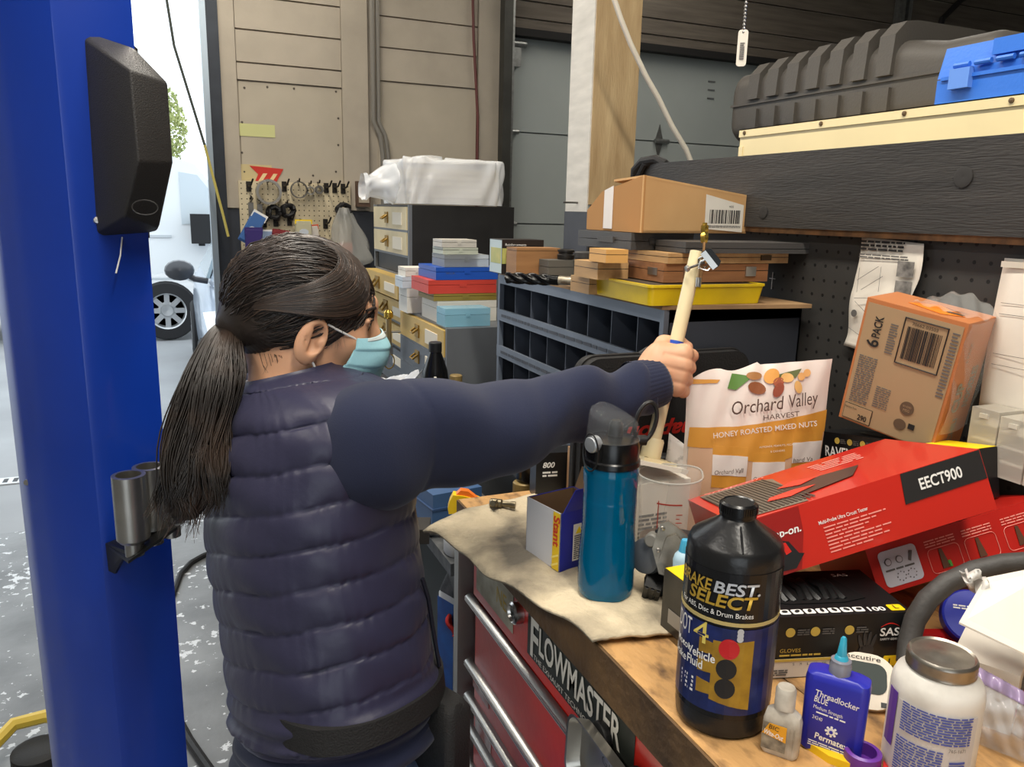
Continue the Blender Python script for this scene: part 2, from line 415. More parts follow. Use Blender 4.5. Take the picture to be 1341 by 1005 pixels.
# square timber post behind the bench
py_ = 2.0; px_ = ony(770, 290, py_).x
zc = ony(770, 268, py_).z
post = thing('support_post', 'square timber post, pale above and dark painted at the foot, behind the bin rack', 'post', (px_, py_, 0))
m_post = mat('tan_timber', (196, 170, 128), 0.75, c2=(168, 140, 100), vscale=5, stretch=(6, 6, 1), bump=0.2, bscale=30)
B().box((0, 0, zc), (0.14, 0.14, 3.69)).done('timber', m_post, post, bevel=0.004)
B().box((-0.004, 0.004, zc - 0.02), (0, 0.136, 3.68)).done('whitewashed_face', mat('whitewash', (205, 200, 190), 0.7, var=0.12, vscale=8, stretch=(1, 1, 5)), post, bevel=0.001)
B().box((-0.003, -0.003, 0), (0.143, 0.143, zc - 0.02)).done('painted_foot', mat('dark_grey_paint', (70, 72, 78), 0.6, var=0.15), post, bevel=0.004)
B().box((0.002, -0.008, 0), (0.141, -0.003, zc)).done('black_band', mat('black_foot', (34, 32, 30), 0.7, var=0.2), post)
B().cyl((-0.05, 0.06, zc + 0.005), (0.0, 0.06, zc + 0.005), 0.003, seg=6).done('nail', M_DSTEEL, post)

# black pegboard partition, beam and shelf
def pegmat(name, base, hole, scale=0.0254):
    m = mat(name, base, 0.6, var=0.18, vscale=9); nt = m.node_tree; b = nt.nodes['Principled BSDF']; src = b.inputs['Base Color'].links[0].from_socket
    tc = nt.nodes.new('ShaderNodeTexCoord'); sp = nt.nodes.new('ShaderNodeSeparateXYZ'); nt.links.new(tc.outputs['Object'], sp.inputs[0])
    def cell(sock):
        a = nt.nodes.new('ShaderNodeMath'); a.operation = 'MULTIPLY'; a.inputs[1].default_value = 1 / scale; nt.links.new(sock, a.inputs[0])
        f = nt.nodes.new('ShaderNodeMath'); f.operation = 'FRACT'; nt.links.new(a.outputs[0], f.inputs[0])
        s = nt.nodes.new('ShaderNodeMath'); s.operation = 'SUBTRACT'; s.inputs[1].default_value = 0.5; nt.links.new(f.outputs[0], s.inputs[0])
        q = nt.nodes.new('ShaderNodeMath'); q.operation = 'POWER'; q.inputs[1].default_value = 2; nt.links.new(s.outputs[0], q.inputs[0]); return q.outputs[0]
    ad = nt.nodes.new('ShaderNodeMath'); ad.operation = 'ADD'; nt.links.new(cell(sp.outputs[0]), ad.inputs[0]); nt.links.new(cell(sp.outputs[2]), ad.inputs[1])
    lt = nt.nodes.new('ShaderNodeMath'); lt.operation = 'LESS_THAN'; lt.inputs[1].default_value = 0.0145; nt.links.new(ad.outputs[0], lt.inputs[0])
    mx = nt.nodes.new('ShaderNodeMix'); mx.data_type = 'RGBA'; nt.links.new(lt.outputs[0], mx.inputs['Factor']); nt.links.new(src, mx.inputs['A']); mx.inputs['B'].default_value = (*lin(hole), 1)
    nt.links.new(mx.outputs['Result'], b.inputs['Base Color'])
    bp = nt.nodes.new('ShaderNodeBump'); bp.invert = True; bp.inputs['Strength'].default_value = 0.6; bp.inputs['Distance'].default_value = 0.002
    nt.links.new(lt.outputs[0], bp.inputs['Height']); nt.links.new(bp.outputs[0], b.inputs['Normal'])
    return m
m_peg = pegmat('black_pegboard', (50, 49, 47), (10, 10, 10))
L = 1.66 + 0.9
o = B().box((0, 0, -0.6), (L, 0.012, 0.48)).done('pegboard', m_peg, M=frame((XP, 1.66, 1.10), (0, -1, 0), (1, 0, 0), (0, 0, 1)), bevel=0.001)
tag(o, 'black perforated pegboard standing behind the workbench', 'pegboard')
m_beam = mat('black_stained_board', (54, 51, 48), 0.6, c2=(40, 38, 36), vscale=5, stretch=(3, 1, 10), bump=0.25, bscale=40)
bt = thing('shelf_beam', 'wide black stained board running above the pegboard with knots', 'board', (XP, 1.66, 1.578))
B().box((-0.025, -L, 0.004), (0.02, 0, 0.137)).done('board', m_beam, bt, bevel=0.004)
B().box((-0.02, -L, -0.006), (0.02, 0, 0.004)).done('raw_edge', mat('raw_brown_edge', (140, 100, 62), 0.8, c2=(80, 60, 42), vscale=40), bt, bevel=0.001)
for (kx, ky, r) in ((1262, 232, 0.014), (1000, 278, 0.011)):
    p = onx(kx, ky, XP - 0.025) - Vector((XP, 1.66, 1.578))
    B().lathe([(r, 0), (r * 1.05, 0.0015), (r * 0.8, 0.0022), (0, 0.0012)], 16, frame(p, (0, -1, 0), (0, 0, 1), (-1, 0, 0))).done('knot', mat('knot', (44, 42, 40), 0.7), bt)
o = B().box((XP + 0.0, -0.9, 1.69), (XP + 0.55, 1.66, 1.714)).done('top_shelf', m_beam, bevel=0.003)
tag(o, 'black plank shelf on top of the pegboard partition carrying the cases', 'shelf')
o = B().box((XP + 0.02, -0.9, 0), (XP + 0.06, 1.66, 1.69)).done('partition_panel', m_beam); tag(o, 'dark board panel backing the pegboard', 'panel')

# ceiling fluorescents
m_tube = mat('lit_tube', (255, 244, 225), 0.5, emit=6.0)
for i, (x, y, z, l, ax, pw, c) in enumerate(LAMPS):
    f = thing('ceiling_lamp', ('long white twin tube fluorescent lamp hanging over the workbench', 'long white twin tube fluorescent lamp above the drawer cabinets', 'long white twin tube fluorescent lamp above the lift bay', 'long white twin tube fluorescent lamp near the closed garage door')[i], 'lamp', (x, y, z), group='ceiling fluorescents')
    B().box((-0.08, -l / 2, 0.03), (0.08, l / 2, 0.09)).done('housing', M_WHITE, f, bevel=0.01)
    for s in (-0.04, 0.04): B().cyl((s, -l / 2 + 0.03, 0.01), (s, l / 2 - 0.03, 0.01), 0.013, seg=8).done('tube', m_tube, f)
    for s in (-l / 3, l / 3): B().cyl((0, s, 0.09), (0, s, 3.7 - z), 0.004, seg=6).done('hanger', M_DSTEEL, f)
    ld = bpy.data.lights.new('fluorescent_light', 'AREA'); ld.shape = 'RECTANGLE'; ld.size = 0.16; ld.size_y = l; ld.energy = pw; ld.color = c
    lo = bpy.data.objects.new('fluorescent_light', ld); COL.objects.link(lo); lo.parent = f; lo.location = (0, 0, -0.012)
# ================================================================== LIFT COLUMN AND THE YARD OUTSIDE
def plan(px, d): p = dep(px, 560, d); return (p.x, p.y)
m_lift = mat('blue_powder_coat', (10, 52, 150), 0.32, var=0.12, vscale=3, coat=0.3)
m_cover = mat('black_textured_cover', (40, 38, 37), 0.55, bump=0.25, bscale=500)
lift = thing('lift_column', 'tall blue steel vehicle lift column with black cover', 'lift', (-0.17, 1.55, 0))
LO = Vector((-0.17, 1.55, 0))
poly = [plan(17, 1.43), plan(30, 1.385), plan(46, 1.372), plan(58, 1.345), plan(118, 1.325), plan(129, 1.33), plan(213, 1.40)]
back = [(p[0] * 1.0 - 0.03, p[1] + 0.22) for p in (poly[-1], poly[0])]
B().prism([(x - LO.x, y - LO.y) for x, y in poly + back], 0.0, 3.69).done('column', m_lift, lift, bevel=0.006)
B().box((-0.3, -0.22, 0.0), (0.3, 0.3, 0.018)).done('base_plate', m_lift, lift, bevel=0.003)
b = B()
for (px, py, d) in ((10, 413, 1.425), (15, 464, 1.425), (36, 632, 1.40)):
    p = dh(px, py, d) - LO; b.lathe([(0.006, 0), (0.005, 0.004)], 10, basis_to(p, p - fw))
b.done('rivets', M_STEEL, lift)
# black cover
pts = [(99, 43, 1.345), (124, 306, 1.34), (132, 310, 1.345), (107, 40, 1.35), (172, 62, 1.385), (190, 306, 1.40), (170, 92, 1.24), (181, 212, 1.24), (163, 284, 1.27), (176, 64, 1.33), (219, 108, 1.30), (226, 213, 1.30), (208, 298, 1.34), (219, 110, 1.42), (226, 213, 1.42), (206, 302, 1.42)]
b = B()
vs_ = [b.bm.verts.new(dh(*q) - LO) for q in pts]
r_ = bmesh.ops.convex_hull(b.bm, input=vs_)
bmesh.ops.delete(b.bm, geom=[v for v in b.bm.verts if not v.link_faces], context='VERTS')
cov = b.done('cover', m_cover, lift, bevel=0.009, seg=3)
b = B()
q = [dh(*k) - LO for k in ((95, 38, 1.338), (176, 60, 1.395), (192, 310, 1.41), (122, 311, 1.335))]
back_ = [v + fw * 0.012 for v in q]
b.hexa(q + back_); b.done('cover_flange', m_cover, lift, bevel=0.005)
for (px, py) in ((107, 82), (128, 289)):
    p = dh(px, py, 1.335) - LO; b = B(); b.lathe([(0.007, -0.004), (0.007, 0.002), (0.005, 0.005), (0.0, 0.0055)], 12, basis_to(p, p - fw + Vector((0.3, 0, 0)))); b.done('screw', M_STEEL, lift)
p = dh(190, 272, 1.262) - LO
b = B().tube([p + Vector((0.018 * math.cos(t / 16 * 2 * PI), 0, 0.011 * math.sin(t / 16 * 2 * PI))) for t in range(16)], 0.0012, 5, closed=True); b.done('embossed_mark', m_cover, lift)
a0 = dh(160, 311, 1.36) - LO; a1 = dh(152, 358, 1.32) - LO
B().tube([a0, (a0 + a1) / 2 + Vector((0.002, 0, 0)), a1], 0.0013, 6).done('wire', M_WINK, lift)
# bracket that carries the lift pad extensions
sh = dep(190, 712, 1.26) - LO
q = [dh(*k) - LO for k in ((138, 712, 1.335), (168, 735, 1.21), (232, 690, 1.25), (216, 680, 1.40))]
B().hexa([v + Vector((0, 0, -0.005)) for v in q] + q).done('bracket_shelf', mat('bracket_black', (22, 22, 22), 0.5, 0.4), lift, bevel=0.001)
q = [dh(*k) - LO for k in ((138, 712, 1.33), (166, 722, 1.235), (150, 752, 1.325), (142, 748, 1.33))]
B().hexa(q + [v + Vector((0.004, 0.003, 0)) for v in q]).done('bracket_gusset', mat('bracket_black', (0, 0, 0)), lift)
for (px, py, d, h) in ((172, 668, 1.235, 0.118), (198, 655, 1.29, 0.118), (222, 650, 1.35, 0.112)):
    c = dh(px, py, d)
    e = thing('lift_pad_extension', ('turned steel tube extension standing outermost in the blue lift bracket', 'turned steel tube extension between two others in the blue lift bracket', 'turned steel tube extension mostly hidden behind the ponytail')[(px > 180) + (px > 210)], 'steel tube', (c.x, c.y, c.z - h / 2), group='lift pad extensions')
    B().lathe([(0.0145, -0.018), (0.0145, 0.004), (0.021, 0.006), (0.0255, 0.012), (0.0255, h), (0.019, h + 0.0005), (0.019, h - 0.05), (0, h - 0.05)], 28).done('tube_body', mat('turned_steel', (175, 172, 166), 0.3, 0.95, var=0.12, vscale=20), e)

# yellow pad on the floor, hoses
p = onz(35, 992, 0.0)
yl = thing('lift_arm_foot', 'yellow rounded steel foot beside the blue column', 'lift arm', (p.x, p.y, 0))
B().tube([(-0.09 , -0.10, 0.02), (-0.085, -0.02, 0.06), (-0.03, 0.04, 0.09), (0.05, 0.05, 0.09), (0.16, 0.02, 0.08)], 0.02, 8).done('guard_rail', mat('yellow_paint', (222, 190, 70), 0.45, var=0.1), yl)
B().lathe([(0.07, 0), (0.07, 0.05), (0.05, 0.06), (0, 0.06)], 20, T(0.04, -0.05, 0)).done('pad', M_RUBBER, yl)
def ground_hose(pxs, r, lab):
    pts = [onz(x, y, r) for x, y in pxs]
    o = B().tube(pts, r, 8).done('hose', M_RUBBER); tag(o, lab, 'hose')
ground_hose([(226, 780), (236, 752), (250, 737), (266, 728), (300, 715), (340, 705)], 0.012, 'black rubber hose curving over the flecked floor behind the ponytail')
ground_hose([(232, 940), (247, 968), (262, 990), (276, 1010), (290, 1040)], 0.014, 'black rubber hose at the foot of the blue column')
# hanging cord in the doorway
q0, q1, q2, q3 = ony(203, -95, 4.0), ony(228, 60, 4.0), ony(268, 190, 4.0), ony(293, 285, 4.0)
c = thing('hanging_rope', 'thin dark and yellow rope hanging across the open doorway', 'rope', q3)
B().tube([q0 - q3, q1 - q3, q2 - q3], 0.006, 6).done('dark_length', mat('dark_cord', (60, 66, 60), 0.7), c)
q4 = ony(299, 310, 4.0)
B().tube([q2 - q3, Vector((0, 0, 0)), q4 - q3], 0.006, 6).done('yellow_length', mat('yellow_cord', (190, 175, 90), 0.7), c)

# white van
m_van = mat('white_van_paint', (226, 230, 232), 0.25, coat=0.5)
m_glass = mat('dark_auto_glass', (40, 46, 52), 0.08)
m_tyre = mat('tyre', (34, 34, 36), 0.8)
m_rim = mat('silver_rim', (185, 188, 190), 0.35, 0.7)
def wheel(parent, x, y, r, wd, side=-1):
    w_ = B().lathe([(r * 0.62, 0), (r * 0.95, 0), (r, wd * 0.15), (r, wd * 0.85), (r * 0.95, wd), (r * 0.62, wd)], 32, frame((x, y, r), (1, 0, 0), (0, 0, 1), (0, -1, 0)), caps=False).done('wheel', m_tyre, parent)
    b = B(); F = frame((x, y, r), (1, 0, 0), (0, 0, 1), (0, -1, 0))
    b.lathe([(0.0, wd * 0.72), (r * 0.18, wd * 0.75), (r * 0.22, wd * 0.66), (r * 0.3, wd * 0.6), (r * 0.3, wd * 0.5), (0, wd * 0.5)], 20, F)
    b.lathe([(r * 0.54, wd * 0.5), (r * 0.58, wd * 0.9), (r * 0.64, wd * 0.95), (r * 0.64, wd * 0.4)], 32, F, caps=False)
    for k in range(8):
        a = 2 * PI * k / 8; b.box((r * 0.22, -r * 0.085, wd * 0.5), (r * 0.6, r * 0.085, wd * 0.68), F @ RZ(math.degrees(a)))
    b.done('rim', m_rim, w_)
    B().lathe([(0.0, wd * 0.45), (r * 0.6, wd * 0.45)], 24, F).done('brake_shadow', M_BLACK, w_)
wc = onz(222, 446, 0)
van = thing('van', 'white cargo van parked broadside in the yard beyond the doorway', 'van', (wc.x, wc.y + 0.12, 0))
prof = [(-4.3, 0.35), (-3.1, 0.35)] + [(-2.85 + 0.42 * math.cos(a), 0.36 + 0.42 * math.sin(a)) for a in [PI - k * PI / 8 for k in range(9)]] + [(-0.42, 0.35)] + [(0.43 * math.cos(a), 0.36 + 0.43 * math.sin(a)) for a in [PI - k * PI / 8 for k in range(1, 8)]] + [(0.43, 0.35), (1.4, 0.38), (1.48, 0.6), (1.42, 1.0), (1.25, 1.2), (0.95, 1.35), (0.4, 2.05), (-0.1, 2.22), (-4.0, 2.26), (-4.25, 2.1), (-4.32, 1.4)]
FV = frame((0, 0, 0), (1, 0, 0), (0, 0, 1), (0, -1, 0))
B().prism(prof, -1.85, 0.0, FV).done('body', m_van, van, bevel=0.04)
B().prism([(0.84, 1.38), (0.42, 1.93), (0.22, 1.96), (0.22, 1.36)], 0.0, 0.012, FV).done('cab_window', mat('pale_van_glass', (196, 206, 212), 0.1), van, bevel=0.004)
for (x0, x1, z) in ((-4.2, 0.7, 0.72), (-4.2, 0.1, 1.22)): B().box((x0, -0.016, z - 0.015), (x1, 0, z + 0.015)).done('side_moulding', mat('van_trim', (190, 196, 200), 0.5), van, bevel=0.005)
for x in (-0.72, -1.85): B().box((x - 0.006, -0.006, 0.5), (x + 0.006, 0, 2.05)).done('door_gap', mat('van_gap', (110, 116, 120)), van)
for x in (-0.6, -0.98): B().box((x - 0.1, -0.03, 1.06), (x + 0.1, -0.004, 1.10)).done('door_handle', mat('van_handle', (120, 128, 134), 0.4), van, bevel=0.008)
wheel(van, 0, 0.1, 0.345, 0.2); wheel(van, -2.85, 0.1, 0.345, 0.2)
p = ony(262, 300, wc.y - 0.1) - Vector((wc.x, wc.y + 0.12, 0))
mr = B().box((p.x - 0.10, -0.22, p.z - 0.17), (p.x + 0.16, -0.10, p.z + 0.17)).done('side_mirror', M_BLACK, van, bevel=0.03)
B().box((p.x - 0.02, -0.12, p.z - 0.2), (p.x + 0.05, 0.02, p.z - 0.14)).done('mirror_arm', M_BLACK, mr)

# silver car nose-on, mostly behind the jamb
car = thing('car', 'silver blue car facing the doorway, partly hidden by the door jamb', 'car', (1.07, 5.4, 0))
m_car = mat('silver_blue_paint', (168, 182, 200), 0.3, 0.35, coat=0.6)
secs = [(-0.02, 0.30, 0.62, 0.62, 0.55), (0.08, 0.22, 0.72, 0.80, 0.66), (0.35, 0.20, 0.80, 0.88, 0.74), (0.75, 0.20, 0.88, 0.90, 0.78), (1.2, 0.20, 0.95, 0.91, 0.80), (1.7, 0.20, 0.98, 0.91, 0.82), (3.2, 0.20, 1.0, 0.91, 0.82), (3.9, 0.25, 1.0, 0.88, 0.78), (4.25, 0.35, 0.9, 0.8, 0.7)]
rings = []
for y, z0, z1, w0, w1 in secs:
    half = [(0, z0), (w0 * 0.8, z0), (w0 * 0.98, z0 + 0.1), (w0, z0 + (z1 - z0) * 0.55), (w0 * 0.985, z0 + (z1 - z0) * 0.8), (w1, z1 - 0.02), (w1 * 0.6, z1 + 0.02), (0, z1 + 0.035)]
    rings.append([Vector((x, y, z)) for x, z in half] + [Vector((-x, y, z)) for x, z in half[-2:0:-1]])
B().loft(rings).done('body', m_car, car, smooth=0.9)
cab = [(1.15, 0.97, 0.99, 0.80, 0.78), (1.75, 0.97, 1.32, 0.82, 0.66), (2.2, 0.97, 1.44, 0.82, 0.62), (3.0, 0.97, 1.42, 0.82, 0.60), (3.9, 0.97, 1.02, 0.80, 0.72)]
rings = []
for y, z0, z1, w0, w1 in cab:
    rings.append([Vector(v) for v in ((w0, y, z0), (w1, y, z1 - 0.03), (w1 * 0.7, y, z1), (-w1 * 0.7, y, z1), (-w1, y, z1 - 0.03), (-w0, y, z0))])
B().loft(rings).done('cabin', m_car, car, smooth=0.5)
m_cg = mat('pale_auto_glass', (120, 140, 150), 0.06)
for s in (-1, 1):
    B().hexa([(s * 0.806, 1.55, 1.0), (s * 0.822, 2.9, 1.0), (s * 0.63, 2.9, 1.37), (s * 0.66, 1.95, 1.34), (s * 0.83, 1.55, 1.01), (s * 0.84, 2.9, 1.01), (s * 0.65, 2.9, 1.38), (s * 0.69, 1.95, 1.35)]).done('side_window', m_cg, car)
    hl = B().hexa([(s * 0.50, -0.02, 0.56), (s * 0.86, 0.28, 0.60), (s * 0.90, 0.62, 0.84), (s * 0.60, 0.30, 0.76), (s * 0.50, 0.15, 0.56), (s * 0.7, 0.4, 0.60), (s * 0.78, 0.7, 0.84), (s * 0.55, 0.45, 0.76)]).done('headlight', mat('lamp_lens', (235, 238, 240), 0.1), car, bevel=0.02)
    B().box((s * 0.78 - 0.03, 0.22, 0.60), (s * 0.78 + 0.03, 0.3, 0.66)).done('indicator', mat('amber', (230, 130, 60), 0.3), hl)
    mi = B().lathe([(0, -0.07), (0.06, -0.06), (0.085, -0.01), (0.075, 0.05), (0, 0.07)], 16, frame((s * 1.03, 1.55, 1.07), (1, 0, 0), (0, 0, 1), (0, -1, 0)), sx=1.35).done('side_mirror', mat('dark_mirror', (60, 62, 68), 0.3), car, smooth=1.2)
    B().tube([(s * 0.82, 1.56, 0.98), (s * 0.92, 1.55, 1.0), (s * 0.98, 1.55, 1.04)], 0.025, 8).done('mirror_arm', mat('dark_mirror', (0, 0, 0)), mi)
B().hexa([(-0.72, 1.18, 0.99), (0.72, 1.18, 0.99), (0.58, 1.78, 1.33), (-0.58, 1.78, 1.33), (-0.72, 1.16, 1.01), (0.72, 1.16, 1.01), (0.58, 1.76, 1.35), (-0.58, 1.76, 1.35)]).done('windscreen', m_cg, car)
B().box((-0.4, -0.05, 0.35), (0.4, 0.02, 0.55)).done('grille', M_BLACK, car, bevel=0.02)
def carwheel(x, y, s):
    F = frame((x, y, 0.31), (0, 1, 0), (0, 0, 1), (s, 0, 0))
    w_ = B().lathe([(0.0, -0.1), (0.3, -0.1), (0.31, -0.07), (0.31, 0.08), (0.28, 0.1), (0.2, 0.1), (0.19, 0.07), (0, 0.09)], 28, F).done('wheel', m_tyre, car)
    b = B()
    for k in range(5): b.box((0, -0.025, 0.08), (0.2, 0.025, 0.1), F @ RZ(72 * k))
    b.done('rim', m_rim, w_)
for s in (-1, 1): carwheel(s * 0.84, 0.85, s); carwheel(s * 0.84, 3.4, s)

# tree far behind, trench drain grille
tp = ony(231, 205, 24)
tree = thing('tree', 'green leafy tree standing far beyond the van', 'tree', (tp.x - 0.3, 24, -0.01))
B().tube([(0, 0, 0), (0.05, 0, 1.5), (0, 0.1, 3.0)], [0.2, 0.16, 0.1], 8).done('trunk', mat('bark', (90, 80, 66), 0.9), tree)
b = B(); rnd = random.Random(5)
for k in range(1400):
    a, u_, rr = rnd.uniform(0, 2 * PI), rnd.uniform(-1, 1), rnd.uniform(0.4, 1) ** 0.5
    c_ = Vector((0.62 * rr * math.sqrt(1 - u_ * u_) * math.cos(a), 0.62 * rr * math.sqrt(1 - u_ * u_) * math.sin(a), 3.6 + 1.1 * rr * u_))
    Mx = Matrix.Translation(c_) @ Euler((rnd.uniform(0, 6), rnd.uniform(0, 6), rnd.uniform(0, 6))).to_matrix().to_4x4()
    b._add([(-0.07, 0, 0), (0, -0.04, 0.01), (0.07, 0, 0), (0, 0.04, 0.01)], [(0, 1, 2, 3)], Mx)
b.done('foliage', mat('leaves', (140, 152, 96), 0.7, c2=(176, 182, 120), vscale=1.5), tree, smooth=False, kind='stuff')
p = onz(12, 629, 0)
g = thing('drain_grate', 'pale slotted trench drain grate set in the ground outside', 'drain', (p.x, p.y, -0.008))
B().box((-0.6, -0.06, 0), (0.25, 0.06, 0.006)).done('grate_frame', mat('pale_grate', (205, 208, 210), 0.6), g)
for k in range(16): B().box((-0.58 + k * 0.05, -0.035, 0.004), (-0.555 + k * 0.05, 0.035, 0.0068)).done('slot', M_BLACK, g)
# ================================================================== WORKBENCH
wb = thing('workbench', 'red steel drawer workbench with a worn wooden top', 'workbench', (0.435, 0, 0))
YE = 1.245                                  # far end of the bench
m_wood = mat('worn_bench_wood', (192, 148, 94), 0.6, c2=(98, 72, 48), vscale=34, thr=(0.47, 0.72), stretch=(1.4, 0.7, 1), bump=0.25, bscale=60)
m_wedge = mat('dirty_wood_edge', (112, 84, 52), 0.75, c2=(66, 50, 36), vscale=9, bump=0.3)
m_redc = mat('red_cabinet_enamel', (206, 38, 26), 0.35, c2=(160, 30, 22), vscale=6, bump=0.05)
m_rail = mat('ribbed_alu', (185, 184, 182), 0.3, 0.9)
B().box((0, -0.55, 1.04), (XP - 0.435 - 0.006, YE, 1.0985)).done('worktop', m_wedge, wb, bevel=0.006)
# top boards
xs = [0.002, 0.16, 0.31, 0.46, XP - 0.435 - 0.008]
for a, c in zip(xs, xs[1:]): B().box((a + 0.0008, -0.548, 1.085), (c - 0.0008, YE - 0.002, ZB)).done('top_board', m_wood, wb, bevel=0.002)
# carcass
cb = B(); cb.box((0.05, -0.53, 0.12), (XP - 0.46, YE - 0.02, 1.04)); carc = cb.done('carcass', mat('cabinet_dark_red', (110, 22, 18), 0.5), wb)
B().box((0.0, YE - 0.012, 0.06), (0.045, YE + 0.01, 1.045)).done('corner_post', mat('grey_post', (150, 148, 142), 0.4, 0.4), wb, bevel=0.003)
B().box((0.045, YE - 0.015, 0.06), (XP - 0.46, YE + 0.006, 1.04)).done('end_panel', mat('dark_brown_panel', (60, 40, 36), 0.6), wb)
# fascia with the sticker
B().box((0.012, -0.53, 0.945), (0.05, YE - 0.06, 1.04)).done('fascia', m_redc, wb, bevel=0.002)
zr = [0.929, 0.802, 0.735, 0.677, 0.60, 0.50, 0.36, 0.16]
for z0, z1 in zip(zr[1:], zr):
    dr = B().box((0.016, -0.52, z0 + 0.006), (0.05, YE - 0.06, z1 + 0.004)).done('drawer', m_redc, wb, bevel=0.002)
    b = B().prism([(0.004, 0.002), (0.016, 0.002), (0.016, 0.013), (0.009, 0.013), (0.004, 0.010)], -0.52, YE - 0.04 , frame((0, 0, z1 - 0.006), (1, 0, 0), (0, 0, 1), (0, -1, 0)) @ Matrix.Scale(-1, 4, (0, 0, 1)))
    for k in range(2): b.box((0.0022, -0.52, z1 - 0.0035 + 0.0045 * k), (0.006, YE - 0.04, z1 - 0.0015 + 0.0045 * k))
    b.done('drawer_pull', m_rail, dr)
for (y, z) in ((1.16, 0.80 - 0.018), (1.145, 0.735 - 0.03)):
    B().box((0.0145, y - 0.045, z - 0.02), (0.0157, y + 0.03, z + 0.012)).done('torn_label', mat('torn_label', (200, 196, 188), 0.8, c2=(150, 60, 50), vscale=30), wb)
for y in (-0.5, YE - 0.09):
    for x in (0.07, 0.5): B().lathe([(0.03, 0), (0.03, 0.1), (0.02, 0.12)], 12, T(x, y, 0)).done('foot', M_BLACK, wb)
FB = frame((0.0116, 0, 0), (0, -1, 0), (0, 0, 1), (-1, 0, 0))     # fascia face: x runs towards the camera (-Y)
st = decal('sticker', wb, rect(-0.955, 0.962, -0.66, 1.036), FB, mat('sticker_black', (40, 44, 38), 0.5), 0.0006)
text(st, 'F', FB @ T(-0.942, 0.968, 0.0008), 0.060, mat('sticker_white', (220, 216, 204), 0.5), w=0.026, bold=0.02)
text(st, 'LOWMASTER', FB @ T(-0.913, 0.984, 0.0008), 0.040, mat('sticker_white', (0, 0, 0)), w=0.225, bold=0.02)
text(st, 'THE EXHAUST TECHNOLOGY', FB @ T(-0.93, 0.9665, 0.0008), 0.008, mat('sticker_white', (0, 0, 0)), w=0.2)
decal('sticker_band', st, rect(-0.955, 1.030, -0.66, 1.036), FB @ T(0, 0, 0.0006), M_RED)
ol = decal('old_sticker', wb, rect(-1.17, 0.962, -1.01, 1.034), FB, mat('old_sticker', (190, 182, 160), 0.7, c2=(130, 120, 95), vscale=18), 0.0006)
text(ol, 'NE', FB @ T(-1.075, 0.985, 0.0007), 0.028, mat('mustard_ink', (170, 140, 40)), w=0.04)
lk = B().lathe([(0.017, 0), (0.017, 0.012), (0.014, 0.015), (0.012, 0.011), (0, 0.011)], 20, FB @ T(-0.985, 1.012, 0)).done('lock', M_STEEL, wb)
b = B()
for k in range(4): b.box((-0.009, -0.0016, 0.011), (0.009, 0.0016, 0.0125), FB @ T(-0.985, 1.012, 0) @ RZ(45 * k))
b.done('lock_slot', M_DSTEEL, lk)
decal('latch_plate', wb, rrect(-0.60, 0.975, -0.52, 1.03, 0.004), FB, M_BLACK, 0.004)

# magnetic steel tray on the drawer front
tr = thing('magnetic_tray', 'rounded stainless steel parts tray stuck to the red drawer front', 'tray', M=Matrix.Translation((0.435, 0, 0)) @ FB @ T(-0.685, 0.955, 0.0125) @ RZ(-3) @ Matrix.Scale(0.86, 4))
def tray_ring(w, h, r, z): return [Vector((x, y, z)) for x, y in rrect(-w, -h, w, h, r, 6)]
B().loft([tray_ring(0.072, 0.042, 0.02, 0.0), tray_ring(0.078, 0.048, 0.022, 0.004), tray_ring(0.084, 0.054, 0.026, 0.024), tray_ring(0.088, 0.058, 0.028, 0.026), tray_ring(0.084, 0.054, 0.026, 0.0255), tray_ring(0.078, 0.048, 0.022, 0.006), tray_ring(0.07, 0.04, 0.02, 0.0045)], caps=True).done('bowl', mat('brushed_tray', (176, 172, 164), 0.28, 0.95, var=0.1, vscale=10), tr)
for x in (-0.045, 0.05): B().lathe([(0.022, -0.011), (0.022, -0.001), (0.018, 0.0)], 20, T(x, 0.03, 0)).done('magnet', M_BLACK, tr)
text(tr, 'GRIP', T(-0.02, 0.012, 0.0052), 0.013, M_DSTEEL, w=0.05, name='stamped_lettering')

# padded shop cloth over the bench corner
m_cloth = mat('stained_felt', (208, 192, 162), 0.95, c2=(104, 97, 86), vscale=8, thr=(0.42, 0.66), bump=0.35, bscale=120)
c00, c10, c11, c01 = Vector((0.345, 1.146, ZB)), Vector((0.424, 0.732, ZB)), Vector((0.60, 0.70, ZB)), Vector((0.66, 1.225, ZB))
def cloth(u, v):
    p = (c00 * (1 - u) + c10 * u) * (1 - v) + (c01 * (1 - u) + c11 * u) * v
    wob = 0.006 * math.sin(u * 9) * (1 - v) ** 2
    p.x += wob; ov = max(0, 0.435 - p.x)
    z = ZB + 0.0055 + 0.0016 * (math.sin(u * 14 + v * 6) + 1)
    z -= 2.2 * ov * ov
    if v < 0.12: z += 0.003 * math.sin(u * 23)
    return (p.x, p.y, z + 0.001 * math.sin(v * 31 + u * 12))
o = B().grid(cloth, 40, 30, -0.004).done('shop_mat', m_cloth, smooth=True); tag(o, 'oil stained cream felt mat spread over the bench corner', 'mat')

